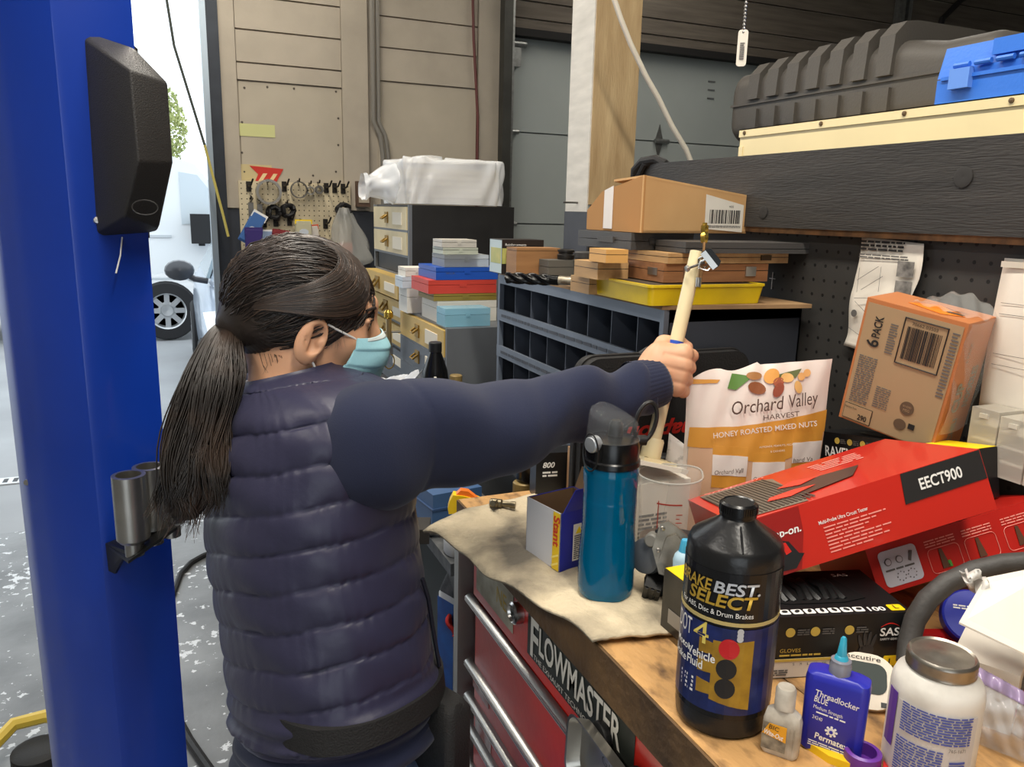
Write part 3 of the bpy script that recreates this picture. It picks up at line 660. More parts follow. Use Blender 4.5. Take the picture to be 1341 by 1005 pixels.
# ================================================================== SECOND BENCH, BIN RACK, DRAWER CABINETS
b2 = thing('steel_bench', 'dark steel side bench beyond the red drawers carrying the bin rack', 'bench', (0.6, 1.27, 0))
m_dk = mat('dark_bench_top', (62, 62, 64), 0.55, var=0.2, vscale=8)
rs = thing('rack_stand', 'black riser box under the grey bin rack', 'stand', (0.6, 1.27, 0.955))
B().box((0.02, 0.0, 0.11), (0.445, 0.56, 0.1445)).done('top', m_dk, rs, bevel=0.003)
B().box((-0.16, 0.02, 0.93), (0.02, 1.6, 0.955)).done('side_ledge', mat('speckled_ledge', (92, 94, 96), 0.6, c2=(60, 62, 64), vscale=60), b2, bevel=0.003)
B().box((-0.14, 0.03, 0.0), (0.449, 0.1, 0.93)).done('end_panel', M_BLACK, b2)
B().box((-0.14, 1.5, 0.0), (0.449, 1.56, 0.93)).done('end_panel', M_BLACK, b2)
B().box((0.03, 0.02, 0.0005), (0.445, 0.55, 0.11)).done('apron', M_BLACK, rs)
B().box((0.02, 0.02, 0.93), (0.449, 1.75, 0.9545)).done('low_top', m_dk, b2)
B().box((-0.15, 0.03, 0.60), (0.44, 1.55, 0.62)).done('lower_shelf', mat('shelf_grey', (96, 100, 100), 0.6), b2)

XBn = 0.75; YN = 1.105; YF = 1.845; ZT = 1.445
rk = thing('bin_rack', 'grey steel pigeonhole bin rack with labelled strips, eight bins wide', 'bin rack', (XBn, YN, 1.1))
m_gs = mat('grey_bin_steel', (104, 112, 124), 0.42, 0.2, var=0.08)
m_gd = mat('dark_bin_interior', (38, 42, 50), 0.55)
W = YF - YN; Hh = ZT - 1.1; D = XP - XBn - 0.004
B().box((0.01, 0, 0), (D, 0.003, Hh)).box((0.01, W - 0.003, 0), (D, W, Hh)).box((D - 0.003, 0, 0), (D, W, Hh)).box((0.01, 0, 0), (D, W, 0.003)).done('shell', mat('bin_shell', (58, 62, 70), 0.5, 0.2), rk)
B().box((0.0, 0, Hh - 0.022), (D, W, Hh)).done('top_panel', m_gs, rk, bevel=0.002)
B().box((0.0, 0, 0), (0.012, 0.012, Hh - 0.022)).done('end_strip', m_gs, rk); B().box((0.0, W - 0.012, 0), (0.012, W, Hh - 0.022)).done('end_strip', m_gs, rk)
rows = 4; rh = 0.0925; zoff = Hh - 0.022 - 4 * rh
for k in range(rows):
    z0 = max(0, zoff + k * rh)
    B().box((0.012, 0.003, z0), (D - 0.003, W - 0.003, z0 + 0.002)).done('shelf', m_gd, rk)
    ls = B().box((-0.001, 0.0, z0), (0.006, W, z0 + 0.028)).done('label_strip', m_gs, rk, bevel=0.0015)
    print_lines('marker_scrawl', ls, 0.03, z0 + 0.008, W - 0.03, z0 + 0.02, 1, frame((-0.0014, W, 0), (0, -1, 0), (0, 0, 1), (-1, 0, 0)), mat('faded_marker', (62, 64, 72)), seed=k, word=0.03)
for k in range(1, 8):
    y = W * k / 8
    B().box((0.008, y - 0.001, 0.002), (D - 0.003, y + 0.001, Hh - 0.022)).done('divider', mat('divider_steel', (78, 84, 96), 0.45, 0.2), rk)
# stained fibreboard lying on the rack
o = B().prism([(-0.005, 0.0), (0.285, -0.035), (0.29, 0.5), (0.28, W - 0.01), (0.0, W - 0.01)], 0, 0.007, T(XBn, YN, ZT)).done('fibreboard', mat('stained_fibreboard', (160, 128, 90), 0.8, c2=(120, 92, 62), vscale=8), bevel=0.001)
tag(o, 'thin stained fibreboard sheet lying on the bin rack', 'board')
# ================================================================== THINGS ON THE RACK AND DRAWER CABINETS
m_cabg = mat('grey_cabinet', (112, 116, 120), 0.45, 0.2, var=0.08)
m_cabk = mat('black_cabinet', (34, 33, 32), 0.5, var=0.25, vscale=12)
m_dry = mat('yellowed_drawer', (196, 164, 92), 0.5, var=0.1)
m_drc = mat('cream_drawer', (206, 190, 150), 0.5, var=0.1)
m_drg = mat('grey_drawer', (92, 98, 106), 0.45, 0.2)
m_card = mat('card_label', (222, 214, 196), 0.8)
def cabinet(name, lab, px, py, Y, w, L, zb, body, drawers):
    """cabinet whose near corner (drawer face / side) is at the pixel; drawer fronts face -X"""
    p = ony(px, py, Y); H = p.z - zb
    t = thing(name, lab, 'cabinet', (p.x, Y, zb))
    B().box((0.012, 0, 0), (w, L, H)).done('case', body, t, bevel=0.003)
    B().box((0, 0, 0), (0.012, 0.012, H)).done('front_edge', m_cabg, t); B().box((0, L - 0.012, 0), (0.012, L, H)).done('front_edge', m_cabg, t)
    n = len(drawers); z = H - 0.008
    for (hh, m, out) in drawers:
        dr = B().box((-0.004 - out, 0.015, z - hh + 0.008), (0.02, L - 0.015, z)).done('drawer', m, t, bevel=0.004)
        B().box((-0.002, 0.012, z - hh), (0.011, L - 0.012, z - hh + 0.008)).done('rail', m_cabg, t)
        xf = -0.004 - out
        B().box((xf - 0.003, L * 0.14, z - hh * 0.72), (xf, L * 0.38, z - hh * 0.22)).done('card', m_card, dr, bevel=0.001)
        b = B(); zc_ = z - hh * 0.45
        b.box((xf - 0.004, L * 0.52, zc_ - 0.02), (xf, L * 0.60, zc_ + 0.02))
        b.tube([(xf - 0.004, L * 0.53, zc_ + 0.008), (xf - 0.02, L * 0.53, zc_ - 0.004), (xf - 0.02, L * 0.59, zc_ - 0.004), (xf - 0.004, L * 0.59, zc_ + 0.008)], 0.0035, 6)
        b.done('drawer_handle', mat('brass_handle', (150, 120, 60), 0.4, 0.8), dr)
        z -= hh
    return t
# black cabinet on top of a tall grey one
cA = cabinet('drawer_cabinet', 'black sided drawer cabinet with cream drawers under the bagged towels', 535, 268, 2.62, 0.385, 0.50, 1.375, m_cabk, [(0.085, m_drc, 0), (0.085, m_drc, 0)])
pA = ony(535, 268, 2.62)
cB = thing('drawer_cabinet', 'tall grey drawer cabinet with yellowed drawers under the black cabinet', 'cabinet', (pA.x - 0.005, 2.61, 0.955))
B().box((0.012, 0, 0), (0.40, 0.52, 0.418)).done('case', m_cabg, cB, bevel=0.003)
z = 0.418
for k, (hh, m, out) in enumerate(((0.09, m_dry, 0.03), (0.09, m_dry, 0.0), (0.09, m_dry, 0.0), (0.09, m_drg, 0.0))):
    dr = B().box((-0.004 - out, 0.012, z - hh + 0.012), (0.014, 0.508, z - 0.006)).done('drawer', m, cB, bevel=0.004)
    B().box((-0.007 - out, 0.05, z - hh + 0.03), (-0.003 - out, 0.19, z - 0.03)).done('card', m_card, dr, bevel=0.001)
    b = B().box((-0.008 - out, 0.27, z - 0.065), (-0.003 - out, 0.33, z - 0.02)); b.tube([(-0.006 - out, 0.275, z - 0.03), (-0.024 - out, 0.275, z - 0.055), (-0.024 - out, 0.325, z - 0.055), (-0.006 - out, 0.325, z - 0.03)], 0.004, 6)
    b.done('drawer_handle', mat('brass_handle', (0, 0, 0)), dr)
    z -= hh
cD = cabinet('drawer_cabinet', 'low grey drawer cabinet under the stack of coloured boxes', 585, 431, 2.1, 0.33, 0.5, 0.955, m_cabg, [(0.085, m_dry, 0), (0.08, m_drg, 0), (0.08, m_drg, 0)])

# bag of folded white towels
tb = ony(535, 268, 2.62)
tw = thing('towel_bag', 'clear plastic bag of folded cream towels on the black cabinet', 'bag', (tb.x, 2.62, tb.z))
x1 = ony(660, 240, 2.62).x - tb.x; zt = ony(600, 203, 2.62).z - tb.z
for k in range(6):
    z0 = 0.004 + k * (zt - 0.05) / 6
    B().box((0.01 + 0.004 * (k % 2), 0.02, z0), (x1 - 0.01 - 0.003 * (k % 3), 0.3, z0 + (zt - 0.05) / 6 - 0.0015)).done('folded_towel', mat('cream_towel', (232, 220, 196), 0.95, bump=0.2, bscale=300), tw, bevel=0.009, seg=3)
m_bag = mat('milky_bag_film', (240, 243, 246), 0.25, alpha=0.55)
rnd = random.Random(3)
ph = [rnd.uniform(0, 6) for _ in range(8)]
def bagf(u, v):
    a = 2 * PI * u; prof = math.sin(PI * min(1, 0.08 + v * 0.92)) ** 0.35 if v > 0.55 else 1.0
    top = max(0.02, (1 - max(0, v - 0.72) / 0.28) ** 0.5) if v > 0.72 else 1.0
    ex, ey = (x1 / 2 + 0.012) * top, 0.165 * top
    c, s = math.cos(a), math.sin(a); n = 0.35
    X = x1 / 2 + ex * math.copysign(abs(c) ** n, c); Y_ = 0.16 + ey * math.copysign(abs(s) ** n, s)
    Z = 0.003 + min(1, v / 0.72) * (zt - 0.02) + (0.012 + 0.02 * math.sin(3 * a + ph[0])) * max(0, v - 0.6)
    w_ = 0.006 * (math.sin(9 * a + ph[1] + 5 * v) + math.sin(17 * a + ph[2] - 9 * v))
    return (X + w_ * c, Y_ + w_ * s, Z + 0.5 * w_ * (v > 0.1))
B().grid(bagf, 72, 22).done('bag_film', m_bag, tw, smooth=True)
def neck(u, v):
    a = 2 * PI * u; r = (0.062 + 0.012 * math.sin(2.2 * PI * v + 0.5)) * (1 - 0.35 * v) * (1 + 0.10 * math.sin(3 * a + 9 * v) + 0.05 * math.sin(7 * a - 7 * v))
    return (-0.01 - 0.12 * v + 0.01 * math.sin(8 * v), 0.16 + r * 1.3 * math.cos(a), 0.075 + r * math.sin(a) * 0.95 - 0.02 * v)
B().grid(neck, 40, 16).done('gathered_end', m_bag, tw, smooth=True)

def boxc(name, lab, cat, m, corner, z, xr, L, ytop, lid=None, lidm=None, bevel=0.003, skew=0.0, group=None, latch=None, latchm=None, Y=None):
    """lidded box standing at height z, near-left corner at the pixel, right end at pixel column xr"""
    p = onz(corner[0], corner[1], z) if Y is None else ony(corner[0], corner[1], Y); x1 = ony(xr, corner[1], p.y).x - p.x; h = ony(corner[0], ytop, p.y).z - z
    t = thing(name, lab, cat, (p.x, p.y, z), (0, 0, skew), group)
    s = h * (lid if lid else 0.62)
    B().box((0, 0, 0.0004), (x1, L, s - 0.0006)).done('base', m, t, bevel=bevel)
    B().box((0, 0, s + 0.0006), (x1, L, h)).done('lid', lidm or m, t, bevel=bevel)
    B().box((0.002, 0.002, s - 0.001), (x1 - 0.002, L - 0.002, s + 0.001)).done('seam', M_BLACK, t)
    if latch:
        for f in latch: B().box((x1 * f - 0.011, -0.003, s - h * 0.3), (x1 * f + 0.011, 0.0, s + h * 0.22)).done('latch', latchm or M_STEEL, t, bevel=0.0006)
    return t, x1, h
ZD = ony(585, 431, 2.1).z + 0.0005
def pxbox(name, lab, cat, m, Y, xl, xr, yt, z, L, **k):
    p = ony(xl, 400, Y); q = onz  # near face on plane Y
    x0 = ony(xl, yt + 8, Y).x; x1 = ony(xr, yt + 8, Y).x; zt_ = ony(xl, yt, Y).z
    t = thing(name, lab, cat, (x0, Y, z)); h = max(0.012, zt_ - z); s = h * k.get('lid', 0.65); w_ = x1 - x0; bv = k.get('bevel', 0.003)
    B().box((0, 0, 0.0004), (w_, L, s - 0.0006)).done('base', m, t, bevel=bv)
    B().box((0, 0, s + 0.0006), (w_, L, h)).done('lid', k.get('lidm', m), t, bevel=bv)
    if k.get('latch', True): B().box((w_ * 0.45, -0.002, s - 0.006), (w_ * 0.55, 0.0, s + 0.005)).done('latch', k.get('latchm', m), t, bevel=0.0006)
    return t, w_, h, z + h + 0.0005
t, w_, h, z = pxbox('plastic_case', 'shallow off white plastic case under the olive box', 'case', mat('offwhite_plastic', (214, 210, 198), 0.5), 2.22, 573, 650, 395, ZD, 0.16)
t, w_, h, z = pxbox('flat_box', 'thin olive yellow tin between the red and white cases', 'tin', mat('olive_tin', (140, 120, 50), 0.5, var=0.15), 2.22, 568, 650, 385.5, z, 0.16)
t, w_, h, z = pxbox('plastic_case', 'faded red plastic case under the blue one', 'case', mat('faded_red_plastic', (204, 66, 52), 0.5, var=0.12), 2.22, 561, 650, 367.5, z, 0.18)
t, w_, h, zb_ = pxbox('plastic_case', 'bright blue plastic case on top of the red one', 'case', mat('royal_blue_plastic', (36, 84, 178), 0.4), 2.22, 571, 652, 350.5, z, 0.18)
text(t, 'W.I.A.', FRONT(0, 0, 0), 0.006, M_GREYINK, w=0.03, at=(0.03, h * 0.45))
t, w_, h, z = pxbox('organiser_box', 'long clear plastic box on top of the blue case', 'box', M_HAZE, 2.22, 582, 640, 334, zb_, 0.12)
t, w_, h, z = pxbox('organiser_box', 'cloudy plastic box second from top of the clear stack', 'box', mat('cloudy_green_plastic', (190, 194, 176), 0.4), 2.23, 580, 626, 324.5, z, 0.1)
t, w_, h, z = pxbox('organiser_box', 'small cloudy plastic box topmost of the clear stack', 'box', mat('cloudy_plastic', (204, 198, 186), 0.4), 2.23, 579, 624, 314, z, 0.09)
t, w_, h, z = pxbox('organiser_box', 'pale blue clear box of coloured bits beside the white case', 'box', mat('pale_blue_clear', (150, 205, 226), 0.2, alpha=0.75), 2.125, 583, 642, 405, ZD, 0.08)
rnd = random.Random(4)
for i_, c_ in enumerate(((60, 120, 200), (200, 190, 60), (60, 150, 110), (220, 120, 60))):
    b = B()
    for k in range(14): b.lathe([(0.0, -0.005), (0.005, 0), (0, 0.005)], 6, T(rnd.uniform(0.008, w_ - 0.008), rnd.uniform(0.008, 0.07), rnd.uniform(0.007, h * 0.45)))
    b.done('contents', mat('bits%d' % i_, c_, 0.5), t, kind='stuff')
t, w_, h, z = pxbox('small_box', 'small pale carton at the edge of the low grey cabinet', 'box', mat('pale_carton', (214, 212, 204), 0.7), 2.45, 533, 562, 378, ZD, 0.1)
t, w_, h, z = pxbox('small_box', 'small pale blue carton under a white one', 'box', mat('paleblue_carton', (196, 206, 214), 0.7), 2.45, 527, 556, 363, z, 0.09)
t, w_, h, z = pxbox('small_box', 'small white carton topmost beside the blue case', 'box', M_PAPER, 2.45, 531, 560, 351, z, 0.09)

# ---- on the fibreboard
ZF = ZT + 0.0075
# picture carton
p = ony(657, 353, 1.755); pw = ony(711, 353, p.y).x - p.x; ph_ = ony(657, 314, p.y).z - ZF
t = thing('picture_carton', 'small open display carton printed green and black on the bin rack', 'box', (p.x, p.y, ZF), (0, 0, 0))
B().box((0, 0, 0.0), (pw, 0.08, ph_)).done('carton', mat('dark_carton', (40, 34, 32), 0.4), t, bevel=0.002)
decal('landscape_print', t, rect(0.0, ph_ * 0.3, pw * 0.95, ph_ * 0.75), FRONT(0, 0, 0), mat('green_print', (150, 165, 90), 0.4, c2=(205, 190, 110), vscale=18))
decal('landscape_print', t, rect(0.01, ph_ * 0.3, 0.075, ph_ * 0.75), LEFT(0, 0.08, 0), mat('green_print', (0, 0, 0)))
decal('pale_band', t, rect(0.002, ph_ * 0.02, 0.078, ph_ * 0.98), LEFT(0, 0.08, 0) @ T(0, 0, -0.0004), mat('pale_blue_band', (190, 205, 205), 0.4))
text(t, 'Reinforcements', FRONT(0, 0, 0), 0.006, M_WINK, w=pw * 0.5, at=(0.008, ph_ * 0.82))
B().tube([(pw * 0.1, -0.002, 0.0), (pw * 0.3, -0.006, ph_ * 0.3), (pw * 0.32, -0.004, ph_ * 0.9)], 0.0015, 5).done('film_fold', M_CLEAR, t)
# wooden block box
t, w_, h = boxc('wooden_box', 'plain oval wooden box beside the picture carton', 'wooden box', mat('honey_wood', (166, 122, 78), 0.6, c2=(134, 94, 58), vscale=6, stretch=(1, 1, 8)), (676, 352), ZF, 733, 0.06, 325, Y=1.68, lid=0.9, bevel=0.012)
t, w_, h = boxc('small_box', 'low dark grey box beside the wooden block', 'box', mat('dull_grey_box', (92, 90, 84), 0.6), (718, 353), ZF, 753, 0.05, 341, Y=1.62, bevel=0.004)
zz = ZF + h
p = ony(746, 340, 1.625)
b = B().lathe([(0.019, 0), (0.02, 0.003), (0.02, 0.011), (0.017, 0.013), (0.017, 0.016), (0.0195, 0.018), (0.0195, 0.022), (0.012, 0.024), (0.012, 0.021), (0, 0.021)], 24, T(p.x, p.y + 0.02, zz))
tag(b.done('bearing_cup', mat('dark_ring', (54, 52, 50), 0.4, 0.6)), 'flat dark steel ring stacked on the low grey box', 'bearing')
p = ony(770, 350, 1.58)
t = thing('film_canister', 'black cylindrical canister standing at the foot of the timber post', 'canister', (p.x, p.y + 0.02, ZF))
B().lathe([(0.0205, 0), (0.0205, 0.048), (0.019, 0.049)], 24).done('body', mat('grey_black', (58, 57, 56), 0.5), t)
B().lathe([(0.0225, 0.048), (0.0225, 0.060), (0.020, 0.062), (0, 0.062)], 24).done('lid', mat('grey_black', (0, 0, 0)), t)
# two big fluted reamers
for i, (y0, y1, z_) in enumerate(((370, 362, 0.011), (357, 352, 0.012))):
    a = onz(663 + 12 * i, y0 - 6, ZF + z_); c = onz(757, y1 + 7 - 3 * i, ZF + z_)
    a = Vector((a.x, a.y, ZF + 0.0115)); c = a + (Vector((c.x, c.y, ZF + 0.0115)) - a).normalized() * (0.185 + 0.0 * i)
    Mx = basis_to(a, c); L_ = (c - a).length
    t = thing('fluted_reamer', ('black spiral fluted reamer lying at the front edge of the bin rack', 'black spiral fluted reamer lying behind another one')[i], 'reamer', M=Mx, group='reamers on the bin rack')
    rings = []
    for k in range(61):
        z_k = L_ * 0.62 * k / 60; tw_ = k / 60 * 2.2 * PI
        ring = []
        for q in range(24):
            ang = 2 * PI * q / 24; r = 0.0105 + 0.0022 * math.cos(4 * (ang - tw_ * 0.9)) * (1 if k < 44 else max(0, (54 - k) / 10)); r *= 0.9 if k == 0 else 1
            ring.append(Vector((r * math.cos(ang), r * math.sin(ang), z_k)))
        rings.append(ring)
    B().loft(rings).done('fluted_head', mat('black_oxide', (34, 34, 34), 0.25, 0.7), t, smooth=0.9)
    B().lathe([(0.0092, L_ * 0.62), (0.0092, L_), (0.008, L_ + 0.002)], 20).done('shank', mat('worn_shank', (196, 190, 170), 0.35, 0.6, c2=(110, 90, 70), vscale=60), t)
# small wooden boxes
m_lw = mat('light_wood', (190, 152, 104), 0.6, c2=(160, 122, 78), vscale=6, stretch=(8, 1, 8), bump=0.1)
m_mw = mat('mid_wood', (156, 106, 68), 0.6, c2=(124, 82, 50), vscale=6, stretch=(1, 8, 8), bump=0.1)
t, w_, h = boxc('wooden_box', 'small pale wooden box lowest of the stack beside the yellow tray', 'wooden box', m_lw, (771, 386), ZF, 800, 0.075, 364.5)
t, w_, h2 = boxc('wooden_box', 'wider pale wooden box in the middle of its stack', 'wooden box', m_lw, (782, 367), ZF + h + 0.001, 822, 0.09, 344)
t, w_, h3 = boxc('wooden_box', 'small orange yellow wooden box topmost of its stack', 'wooden box', mat('orange_wood', (212, 160, 92), 0.55, var=0.1), (793, 345), ZF + h + h2 + 0.002, 822, 0.06, 327)
# yellow tray and wooden cases
yt_ = onz(851, 401, ZF)
t = thing('yellow_tray', 'yellow painted steel tray under the wooden cases', 'tray', (yt_.x, yt_.y, ZF), (0, 0, -1))
m_yel = mat('yellow_enamel', (224, 192, 18), 0.4, c2=(190, 160, 20), vscale=10)
def ring2(x0, y0, x1, y1, z, r=0.01): return [Vector((x, y, z)) for x, y in rrect(x0, y0, x1, y1, r, 4)]
B().loft([ring2(0, 0, 0.225, 0.2, 0.0), ring2(-0.003, -0.003, 0.231, 0.203, 0.03), ring2(-0.005, -0.005, 0.233, 0.205, 0.03), ring2(-0.005, -0.005, 0.233, 0.205, 0.034), ring2(0.003, 0.003, 0.224, 0.198, 0.034), ring2(0.004, 0.004, 0.222, 0.196, 0.004)]).done('pan', m_yel, t)
B().box((0.006, 0.006, 0.028), (0.221, 0.194, 0.033)).done('contents_board', mat('dark_insert', (60, 48, 34), 0.8), t)
z1_ = ZF + 0.0345
t, w_, h = boxc('wooden_case', 'brown dovetailed wooden instrument case on the yellow tray', 'wooden case', m_mw, (868, 374), z1_, 1002, 0.15, 346, Y=1.135, latch=(0.23, 0.82), skew=-1)
B().box((-0.001, 0.02, h * 0.35), (0, 0.05, h * 0.75)).done('name_plate', M_STEEL, t)
z2_ = z1_ + h + 0.0005
t, w_, h = boxc('wooden_case', 'pale wooden instrument case between the brown case and the black case', 'wooden case', m_lw, (874, 351), z2_, 1031, 0.17, 332, Y=1.13, latch=(0.8,), latchm=mat('slot_dark', (80, 62, 40)))
z3_ = z2_ + h + 0.0005
# black plastic instrument cases
m_bc = mat('charcoal_case', (70, 68, 66), 0.5, bump=0.1, bscale=300)
t, w_, h = boxc('plastic_case', 'flat charcoal plastic case jutting over the pegboard side of the wooden cases', 'case', m_bc, (897, 339), z3_, 1068, 0.1, 317, Y=1.12, lid=0.45, bevel=0.004, skew=-3)
ca = ony(826, 327, 1.225)
t = thing('plastic_case', 'flat charcoal plastic case with grip under the cardboard box', 'case', (ca.x, ca.y, z3_), (0, 0, 6))
B().box((0, 0, 0), (0.145, 0.17, 0.015)).done('base', m_bc, t, bevel=0.004); B().box((0, 0, 0.016), (0.145, 0.17, 0.030)).done('lid', m_bc, t, bevel=0.004)
B().box((0.04, -0.004, 0.011), (0.085, 0.0, 0.021)).done('latch', m_bc, t, bevel=0.001)
B().box((-0.004, 0.05, 0.011), (0.0, 0.1, 0.021)).done('latch', m_bc, t, bevel=0.001)
# cardboard box: near upright edge, sloping top
m_cb = mat('tan_cardboard', (206, 164, 112), 0.8, c2=(192, 148, 96), vscale=5)
zc0 = z3_ + 0.031
e0 = ony(840, 300, 1.20); zt0 = ony(838, 229, e0.y).z - zc0
xr_ = (ony(977, 300, e0.y + 0.06).x - e0.x); zr_ = ony(977, 256, e0.y + 0.06).z - zc0
t = thing('cardboard_box', 'open tan cardboard box with barcode label on the charcoal cases', 'box', (e0.x, e0.y, zc0))
yl_ = 0.22; 
k0 = [Vector((0, 0, 0)), Vector((xr_, 0.06, 0)), Vector((xr_ + 0.0, 0.06 + yl_, 0)), Vector((0.01, yl_, 0)), Vector((0, 0, zt0)), Vector((xr_, 0.06, zr_)), Vector((xr_, 0.06 + yl_, zr_ - 0.02)), Vector((0.01, yl_, zt0 * 0.35))]
def panel(pts, m, nm, th=0.004):
    n = (pts[1] - pts[0]).cross(pts[2] - pts[0]).normalized() * th; b = B(); b.hexa(list(pts) + [p_ - n for p_ in pts]); return b.done(nm, m, t)
mid = Vector((0.004, yl_ * 0.55, zt0 * 0.86))
fr = panel([k0[0], k0[1], k0[5], k0[4]], m_cb, 'front_panel')
b = B(); b.prism([(0, 0), (yl_, 0), (yl_, zt0 * 0.38), (yl_ * 0.72, zt0 * 0.74), (0, zt0)], 0, 0.004, frame((0, 0, 0), (0.045, 0.999, 0), (0, 0, 1), (1, 0, 0))); sd = b.done('side_panel', mat('dull_cardboard', (176, 128, 76), 0.85), t)
panel([k0[1], k0[2], k0[6], k0[5]], m_cb, 'side_panel'); panel([k0[2], k0[3], k0[7], k0[6]], m_cb, 'back_panel')
panel([k0[0] + Vector((0, 0, 0.004)), k0[1] + Vector((0, 0, 0.004)), k0[2] + Vector((0, 0, 0.004)), k0[3] + Vector((0, 0, 0.004))], m_cb, 'bottom_panel')
panel([k0[4], k0[5], k0[6] + Vector((0, -0.1, 0.01)), k0[4] + Vector((0.01, 0.12, -0.004))], m_cb, 'top_flap')
b = B().prism([(yl_ * 0.5, 0.004), (yl_ * 0.66, 0.004), (yl_ * 0.66, zt0 * 0.76), (yl_ * 0.5, zt0 * 0.84)], -0.001, 0.0, frame((-0.0005, 0, 0), (0.045, 0.999, 0), (0, 0, 1), (1, 0, 0))); b.done('packing_tape', mat('tape_white', (226, 216, 206), 0.3), sd)
dx = (k0[1] - k0[0]).normalized(); FL = frame(k0[0] + Vector((0, -EPS, 0)), dx, (0, 0, 1), dx.cross(Vector((0, 0, 1))))
wl = (k0[1] - k0[0]).length
lb = decal('label', fr, [(wl * 0.57, 0.008), (wl * 0.95, 0.002), (wl * 0.95, zr_ * 0.74), (wl * 0.565, zr_ * 0.98)], FL, M_PAPER)
barcode('barcode', lb, wl * 0.61, 0.018, wl * 0.92, zr_ * 0.6, FL @ T(0, 0, 0.0005), M_INK)
text(lb, 'MDE', FL @ T(wl * 0.80, zr_ * 0.66, 0.0005), 0.004, M_INK, w=0.012); print_lines('small_print', lb, wl * 0.6, 0.010, wl * 0.93, 0.015, 2, FL @ T(0, 0, 0.0005), M_GREYINK, seed=2)
# ================================================================== CREAM PEGBOARD ON THE BACK WALL
YP = YB - 0.045
pl, pr = ony(313, 260, YP), ony(459, 260, YP); pzt = ony(385, 239, YP).z
m_cpeg = pegmat('cream_pegboard', (206, 192, 160), (60, 54, 46))
o = B().box((0, 0, -0.55), (pr.x - pl.x, 0.02, 0.0)).done('pegboard', m_cpeg, M=T(pl.x, YP, pzt), bevel=0.001); tag(o, 'cream perforated pegboard with hooks on the beige wall', 'pegboard')
m_hook = mat('dark_hook', (52, 48, 44), 0.45, 0.7)
HL = ['bare dark wire hook at the pegboard corner beside the wide steel ring', 'bare dark wire hook between the wide steel ring and the thin wire ring'] + ['bare dark wire hook in the row of three above the hanging clear bag'] * 3 + ['short bare hook under the plain coiled tie bundle', 'short bare hook between the two coiled tie bundles', 'short bare hook under the glinting tie bundle', 'lone bare hook between the white packet and the clear bag']
def hook(px, py, k):
    p = ony(px, py, YP); t = thing('peg_hook', HL[k], 'hook', p, group='bare pegboard hooks')
    B().tube([(0, 0.0, 0.0), (0, -0.03, -0.004), (0.006, -0.07, 0.002), (0.014, -0.09, 0.03)], 0.0045, 6).done('prong', m_hook, t)
    B().box((-0.012, -0.006, -0.03), (0.012, -0.0005, 0.02)).done('back_plate', m_hook, t, bevel=0.002)
for k, (px, py) in enumerate(((325.5, 243), (372, 243), (427, 245), (438, 245), (449, 246), (346, 290), (361, 289), (379, 288), (426, 292))): hook(px, py, k)
def hung(name, lab, cat, px, py, build):
    p = ony(px, py, YP); t = thing(name, lab, cat, p)
    B().tube([(0, 0.0, 0.03), (0, -0.06, 0.028), (0, -0.07, 0.04)], 0.004, 6).done('hook', m_hook, t)
    build(t); return t
def ringy(r, th, m, hgt=0.03):
    def f(t): B().lathe([(r, 0), (r, hgt), (r - th, hgt), (r - th, 0), (r, 0)], 28, frame((0, -0.025, -r * 0.35), (1, 0, 0), (0, 0, 1), (0, -1, 0)), caps=False).done('ring', m, t)
    return f
hung('hose_clamp', 'wide shiny steel ring clamp hanging under the red arrow sticker', 'clamp', 350, 246, ringy(0.062, 0.012, M_STEEL, 0.05))
hung('hose_clamp', 'thin wire ring hanging on the cream pegboard', 'clamp', 390, 245, ringy(0.042, 0.005, M_DSTEEL))
hung('hose_clamp', 'small steel ring with tag on the cream pegboard', 'clamp', 405, 248, ringy(0.021, 0.006, M_STEEL))
hung('hose_clamp', 'small dark ring beside the tagged steel ring', 'clamp', 416, 247, ringy(0.021, 0.010, M_DSTEEL))
def coil(seed):
    def f(t):
        rnd = random.Random(seed)
        for q in range(3):
            pts = [(0.027 * (1 + 0.15 * rnd.uniform(-1, 1)) * math.cos(a) + 0.004 * q, -0.03 - 0.012 * q + 0.004 * rnd.uniform(-1, 1), -0.01 + 0.027 * (1 + 0.15 * rnd.uniform(-1, 1)) * math.sin(a)) for a in [2 * PI * k / 20 for k in range(20)]]
            B().tube(pts, 0.010, 6, closed=True).done('loop', M_RUBBER, t)
    return f
hung('cable_ties', 'black bundle of coiled ties left of another bundle', 'bundle', 356, 275, coil(1)); hung('cable_ties', 'black bundle of coiled ties with steel glint on the cream pegboard', 'bundle', 374.5, 273, coil(2))
def clip(t):
    B().box((-0.012, -0.05, -0.07), (0.012, -0.03, 0.01)).done('clip_body', M_DSTEEL, t, bevel=0.004); B().tube([(0, -0.04, 0.01), (0.012, -0.04, 0.03), (0, -0.04, 0.045)], 0.003, 5).done('clip_loop', M_DSTEEL, t)
hung('spring_clip', 'dull steel clip hanging above the blue packet', 'clip', 327.5, 268, clip); hung('spring_clip', 'small dark clip beside the dull steel clip', 'clip', 339, 270, clip)
PK = [0]
